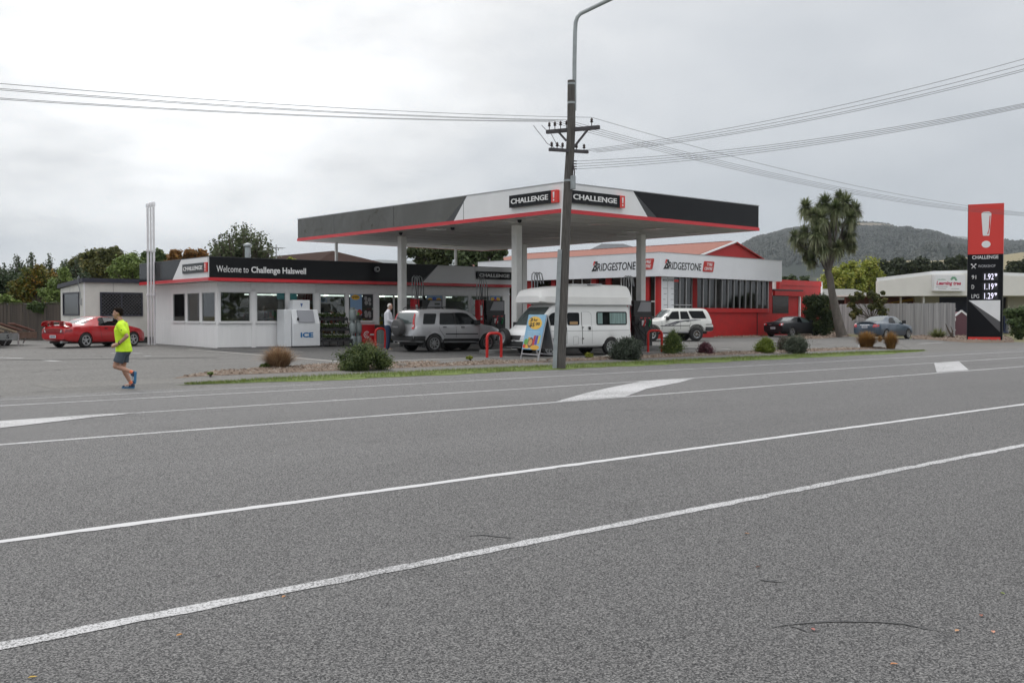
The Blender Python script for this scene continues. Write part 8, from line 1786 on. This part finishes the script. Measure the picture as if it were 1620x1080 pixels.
def hillmat(name, c1, c2, pale, thr, sc=.0016, seed=0):
    m = bpy.data.materials.new(name); m.use_nodes = True; t = m.node_tree; b = t.nodes['Principled BSDF']; b.inputs['Roughness'].default_value = .95; b.inputs['Specular IOR Level'].default_value = .1
    tc = nn(t, 'ShaderNodeTexCoord'); mp = nn(t, 'ShaderNodeMapping'); mp.inputs['Location'].default_value = (seed * 700, seed * 300, 0); t.links.new(tc.outputs['Object'], mp.inputs[0])
    n = nn(t, 'ShaderNodeTexNoise'); n.inputs['Scale'].default_value = sc * 30; n.inputs['Detail'].default_value = 8; n.inputs['Roughness'].default_value = .7; t.links.new(mp.outputs[0], n.inputs['Vector'])
    n2_ = nn(t, 'ShaderNodeTexNoise'); n2_.inputs['Scale'].default_value = sc; n2_.inputs['Detail'].default_value = 5; t.links.new(mp.outputs[0], n2_.inputs['Vector'])
    a = nn(t, 'ShaderNodeMix', data_type='RGBA'); a.inputs[6].default_value = tuple(c1) + (1,); a.inputs[7].default_value = tuple(c2) + (1,); t.links.new(n.outputs[0], a.inputs[0])
    mr = nn(t, 'ShaderNodeMapRange'); mr.inputs[1].default_value = thr; mr.inputs[2].default_value = thr + .02; t.links.new(n2_.outputs[0], mr.inputs[0])
    c_ = nn(t, 'ShaderNodeMix', data_type='RGBA'); t.links.new(a.outputs[2], c_.inputs[6]); c_.inputs[7].default_value = tuple(pale) + (1,); t.links.new(mr.outputs[0], c_.inputs[0]); t.links.new(c_.outputs[2], b.inputs['Base Color'])
    return m
HM = hillmat('hill_forest', (.016, .023, .02), (.034, .042, .032), (.13, .12, .075), .64)
HG = hillmat('hill_grass', (.20, .17, .10), (.30, .26, .16), (.06, .07, .035), .60, .004, 3)
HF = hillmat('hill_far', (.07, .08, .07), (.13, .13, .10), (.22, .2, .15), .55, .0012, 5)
main = [(-900, 470), (700, 480), (950, 440), (1100, 412), (1171, 392.5), (1201, 377.5), (1245, 366), (1290, 359), (1353, 354), (1381, 355), (1405, 358), (1425, 365), (1448, 369), (1464, 367), (1484, 371), (1503, 377), (1531, 384), (1560, 382), (1592, 382), (1620, 384), (1700, 392), (2000, 420), (2700, 470)]
H1 = hill('hills', main, 1300, 2700, 4200, HM, 1.3, .05)
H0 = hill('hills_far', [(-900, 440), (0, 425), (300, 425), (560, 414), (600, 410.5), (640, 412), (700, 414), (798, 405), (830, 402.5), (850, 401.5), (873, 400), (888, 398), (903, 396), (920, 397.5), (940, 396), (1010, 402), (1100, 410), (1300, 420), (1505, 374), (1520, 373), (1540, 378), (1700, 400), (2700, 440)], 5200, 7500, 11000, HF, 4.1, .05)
H2 = hill('paddock_hill', [(-900, 492), (1150, 490), (1260, 455), (1330, 431), (1383, 411), (1450, 409), (1480, 410), (1530, 404), (1590, 400), (1620, 396), (1800, 392), (2700, 440)], 620, 1150, 1500, HG, 7.7, .02)
H3 = hill('wooded_spur', [(-900, 498), (1380, 496), (1420, 425), (1445, 402), (1462, 392), (1475, 388), (1500, 390), (1531, 396), (1590, 412), (1640, 430), (1700, 460), (2700, 498)], 1160, 1500, 1700, HM, 9.2, .06, 1330, 1760)
def forest(name, label, Hf, px0, px1, Dr, n, hgt, mat, seed, clump=None):
    rg_ = np.random.default_rng(seed); Q = []; tq = []; c = 0
    while c < n:
        px = rg_.uniform(px0, px1); D = Dr[0] + (Dr[1] - Dr[0]) * rg_.uniform(0, 1) ** .7
        if clump and not clump(px, D): continue
        a = math.atan((px - 810) / FPX); k = 1 / math.cos(a); x, y = math.sin(YAW + a) * D * k, math.cos(YAW + a) * D * k; z = Hf(px, D) - 3; h_ = hgt * rg_.uniform(.6, 1.3); r_ = h_ * rg_.uniform(.28, .45); tt = rg_.uniform(0, 1); c += 1
        th_ = rg_.uniform(0, 6.28)
        for j in range(5):
            t0_, t1_ = th_ + j * 1.2566, th_ + (j + 1) * 1.2566; A = [x + r_ * math.cos(t0_), y + r_ * math.sin(t0_), z + h_ * .15]; B_ = [x + r_ * math.cos(t1_), y + r_ * math.sin(t1_), z + h_ * .15]
            A2 = [x + r_ * .75 * math.cos(t0_), y + r_ * .75 * math.sin(t0_), z + h_ * .7]; B2 = [x + r_ * .75 * math.cos(t1_), y + r_ * .75 * math.sin(t1_), z + h_ * .7]; T_ = [x, y, z + h_]
            Q.append([A, B_, B2, A2]); Q.append([A2, B2, T_, T_]); tq += [tt, tt]
    Q = np.array(Q); Q[:, 3][np.all(Q[:, 3] == Q[:, 2], 1)] += .01
    tag(mesh_quads(name, Q, tq, mat), label, 'forest', kind='stuff')
lf_for = leafmat('forest_tone', (.016, .022, .018), (.022, .029, .022), (.029, .037, .027), trans=0)
forest('forest', 'dark pine forest covering the distant hillside', H1, 1160, 1680, (1700, 2700), 16000, 9.5, lf_for, 1, lambda px, D: not ((1350 < px < 1425 and 2440 < D < 2610) or (1415 < px < 1462 and D > 2560 and (px * 7.3) % 1 > .03)))
forest('forest', 'dark trees along the wooded spur below the hills', H3, 1385, 1640, (1200, 1510), 3500, 9, lf_for, 2, lambda px, D: math.sin(px * .09 + D * .01) > -.7)
forest('forest', 'dark clump of trees on the edge of the golden paddock', H2, 1318, 1384, (980, 1120), 500, 12, lf_for, 3, lambda px, D: (D - 980) / 140 > (1384 - px) / 100 - .35)
# clearings of dry grass high on the hill
def clearing(px0, px1, D0_, D1_, seed, top):
    vs = []; xs = np.linspace(px0, px1, 14); n = 5
    for i, px in enumerate(xs):
        a = math.atan((px - 810) / FPX); k = 1 / math.cos(a); e = math.sin(math.pi * (i + .4) / 13.8) ** .5
        for j in range(n):
            D = (D0_ + D1_) / 2 + (D1_ - D0_) / 2 * e * (j / (n - 1) * 2 - 1) + 12 * math.sin(px * .4 + j); vs.append((math.sin(YAW + a) * D * k, math.cos(YAW + a) * D * k, H1(px, D) + top))
    tag(MB().add(vs, [(i * n + j, (i + 1) * n + j, (i + 1) * n + j + 1, i * n + j + 1) for i in range(13) for j in range(n - 1)]).ob('hill_clearing', M('dry_grass', (.17, .14, .10), .95, var=.25, vs=.02), fix=False), kind='structure')
clearing(1352, 1428, 2480, 2610, 1, 6); clearing(1415, 1464, 2570, 2698, 2, 5); clearing(1385, 1418, 2400, 2500, 3, 7)
# trees across the road, behind the viewpoint: only their reflection is seen in the windows
rgb_ = np.random.default_rng(77); C_ = []; Rd = []
for x in np.arange(-70, 100, 3.2):
    for _ in range(5): C_.append((x + rgb_.uniform(-2, 2), -19 + rgb_.uniform(-2, 2), rgb_.uniform(.6, 4.6))); Rd.append(rgb_.uniform(.9, 1.9))
P, tn = leaves_arr(rgb_, np.array(C_), np.array(Rd), 16000, .42); tag(mesh_quads('hedgerow', P, tn, lf_mid), 'tall dense hedgerow across the road behind the viewpoint', 'hedgerow', kind='stuff')

# ------------------------------------------------------------------ the air between here and the hills
hz = bpy.data.materials.new('haze_air'); hz.use_nodes = True; t = hz.node_tree; t.nodes.remove(t.nodes['Principled BSDF'])
pv = nn(t, 'ShaderNodeVolumePrincipled'); pv.inputs['Color'].default_value = (.84, .92, 1, 1); pv.inputs['Density'].default_value = 9e-5; pv.inputs['Anisotropy'].default_value = .1
t.links.new(pv.outputs[0], t.nodes['Material Output'].inputs['Volume'])
hb = MB().box(-4000, 14000, -1500, 14000, -4, 900).ob('haze', hz, fix=False); tag(hb, 'thin pale air softening the far hills', 'haze', kind='stuff')
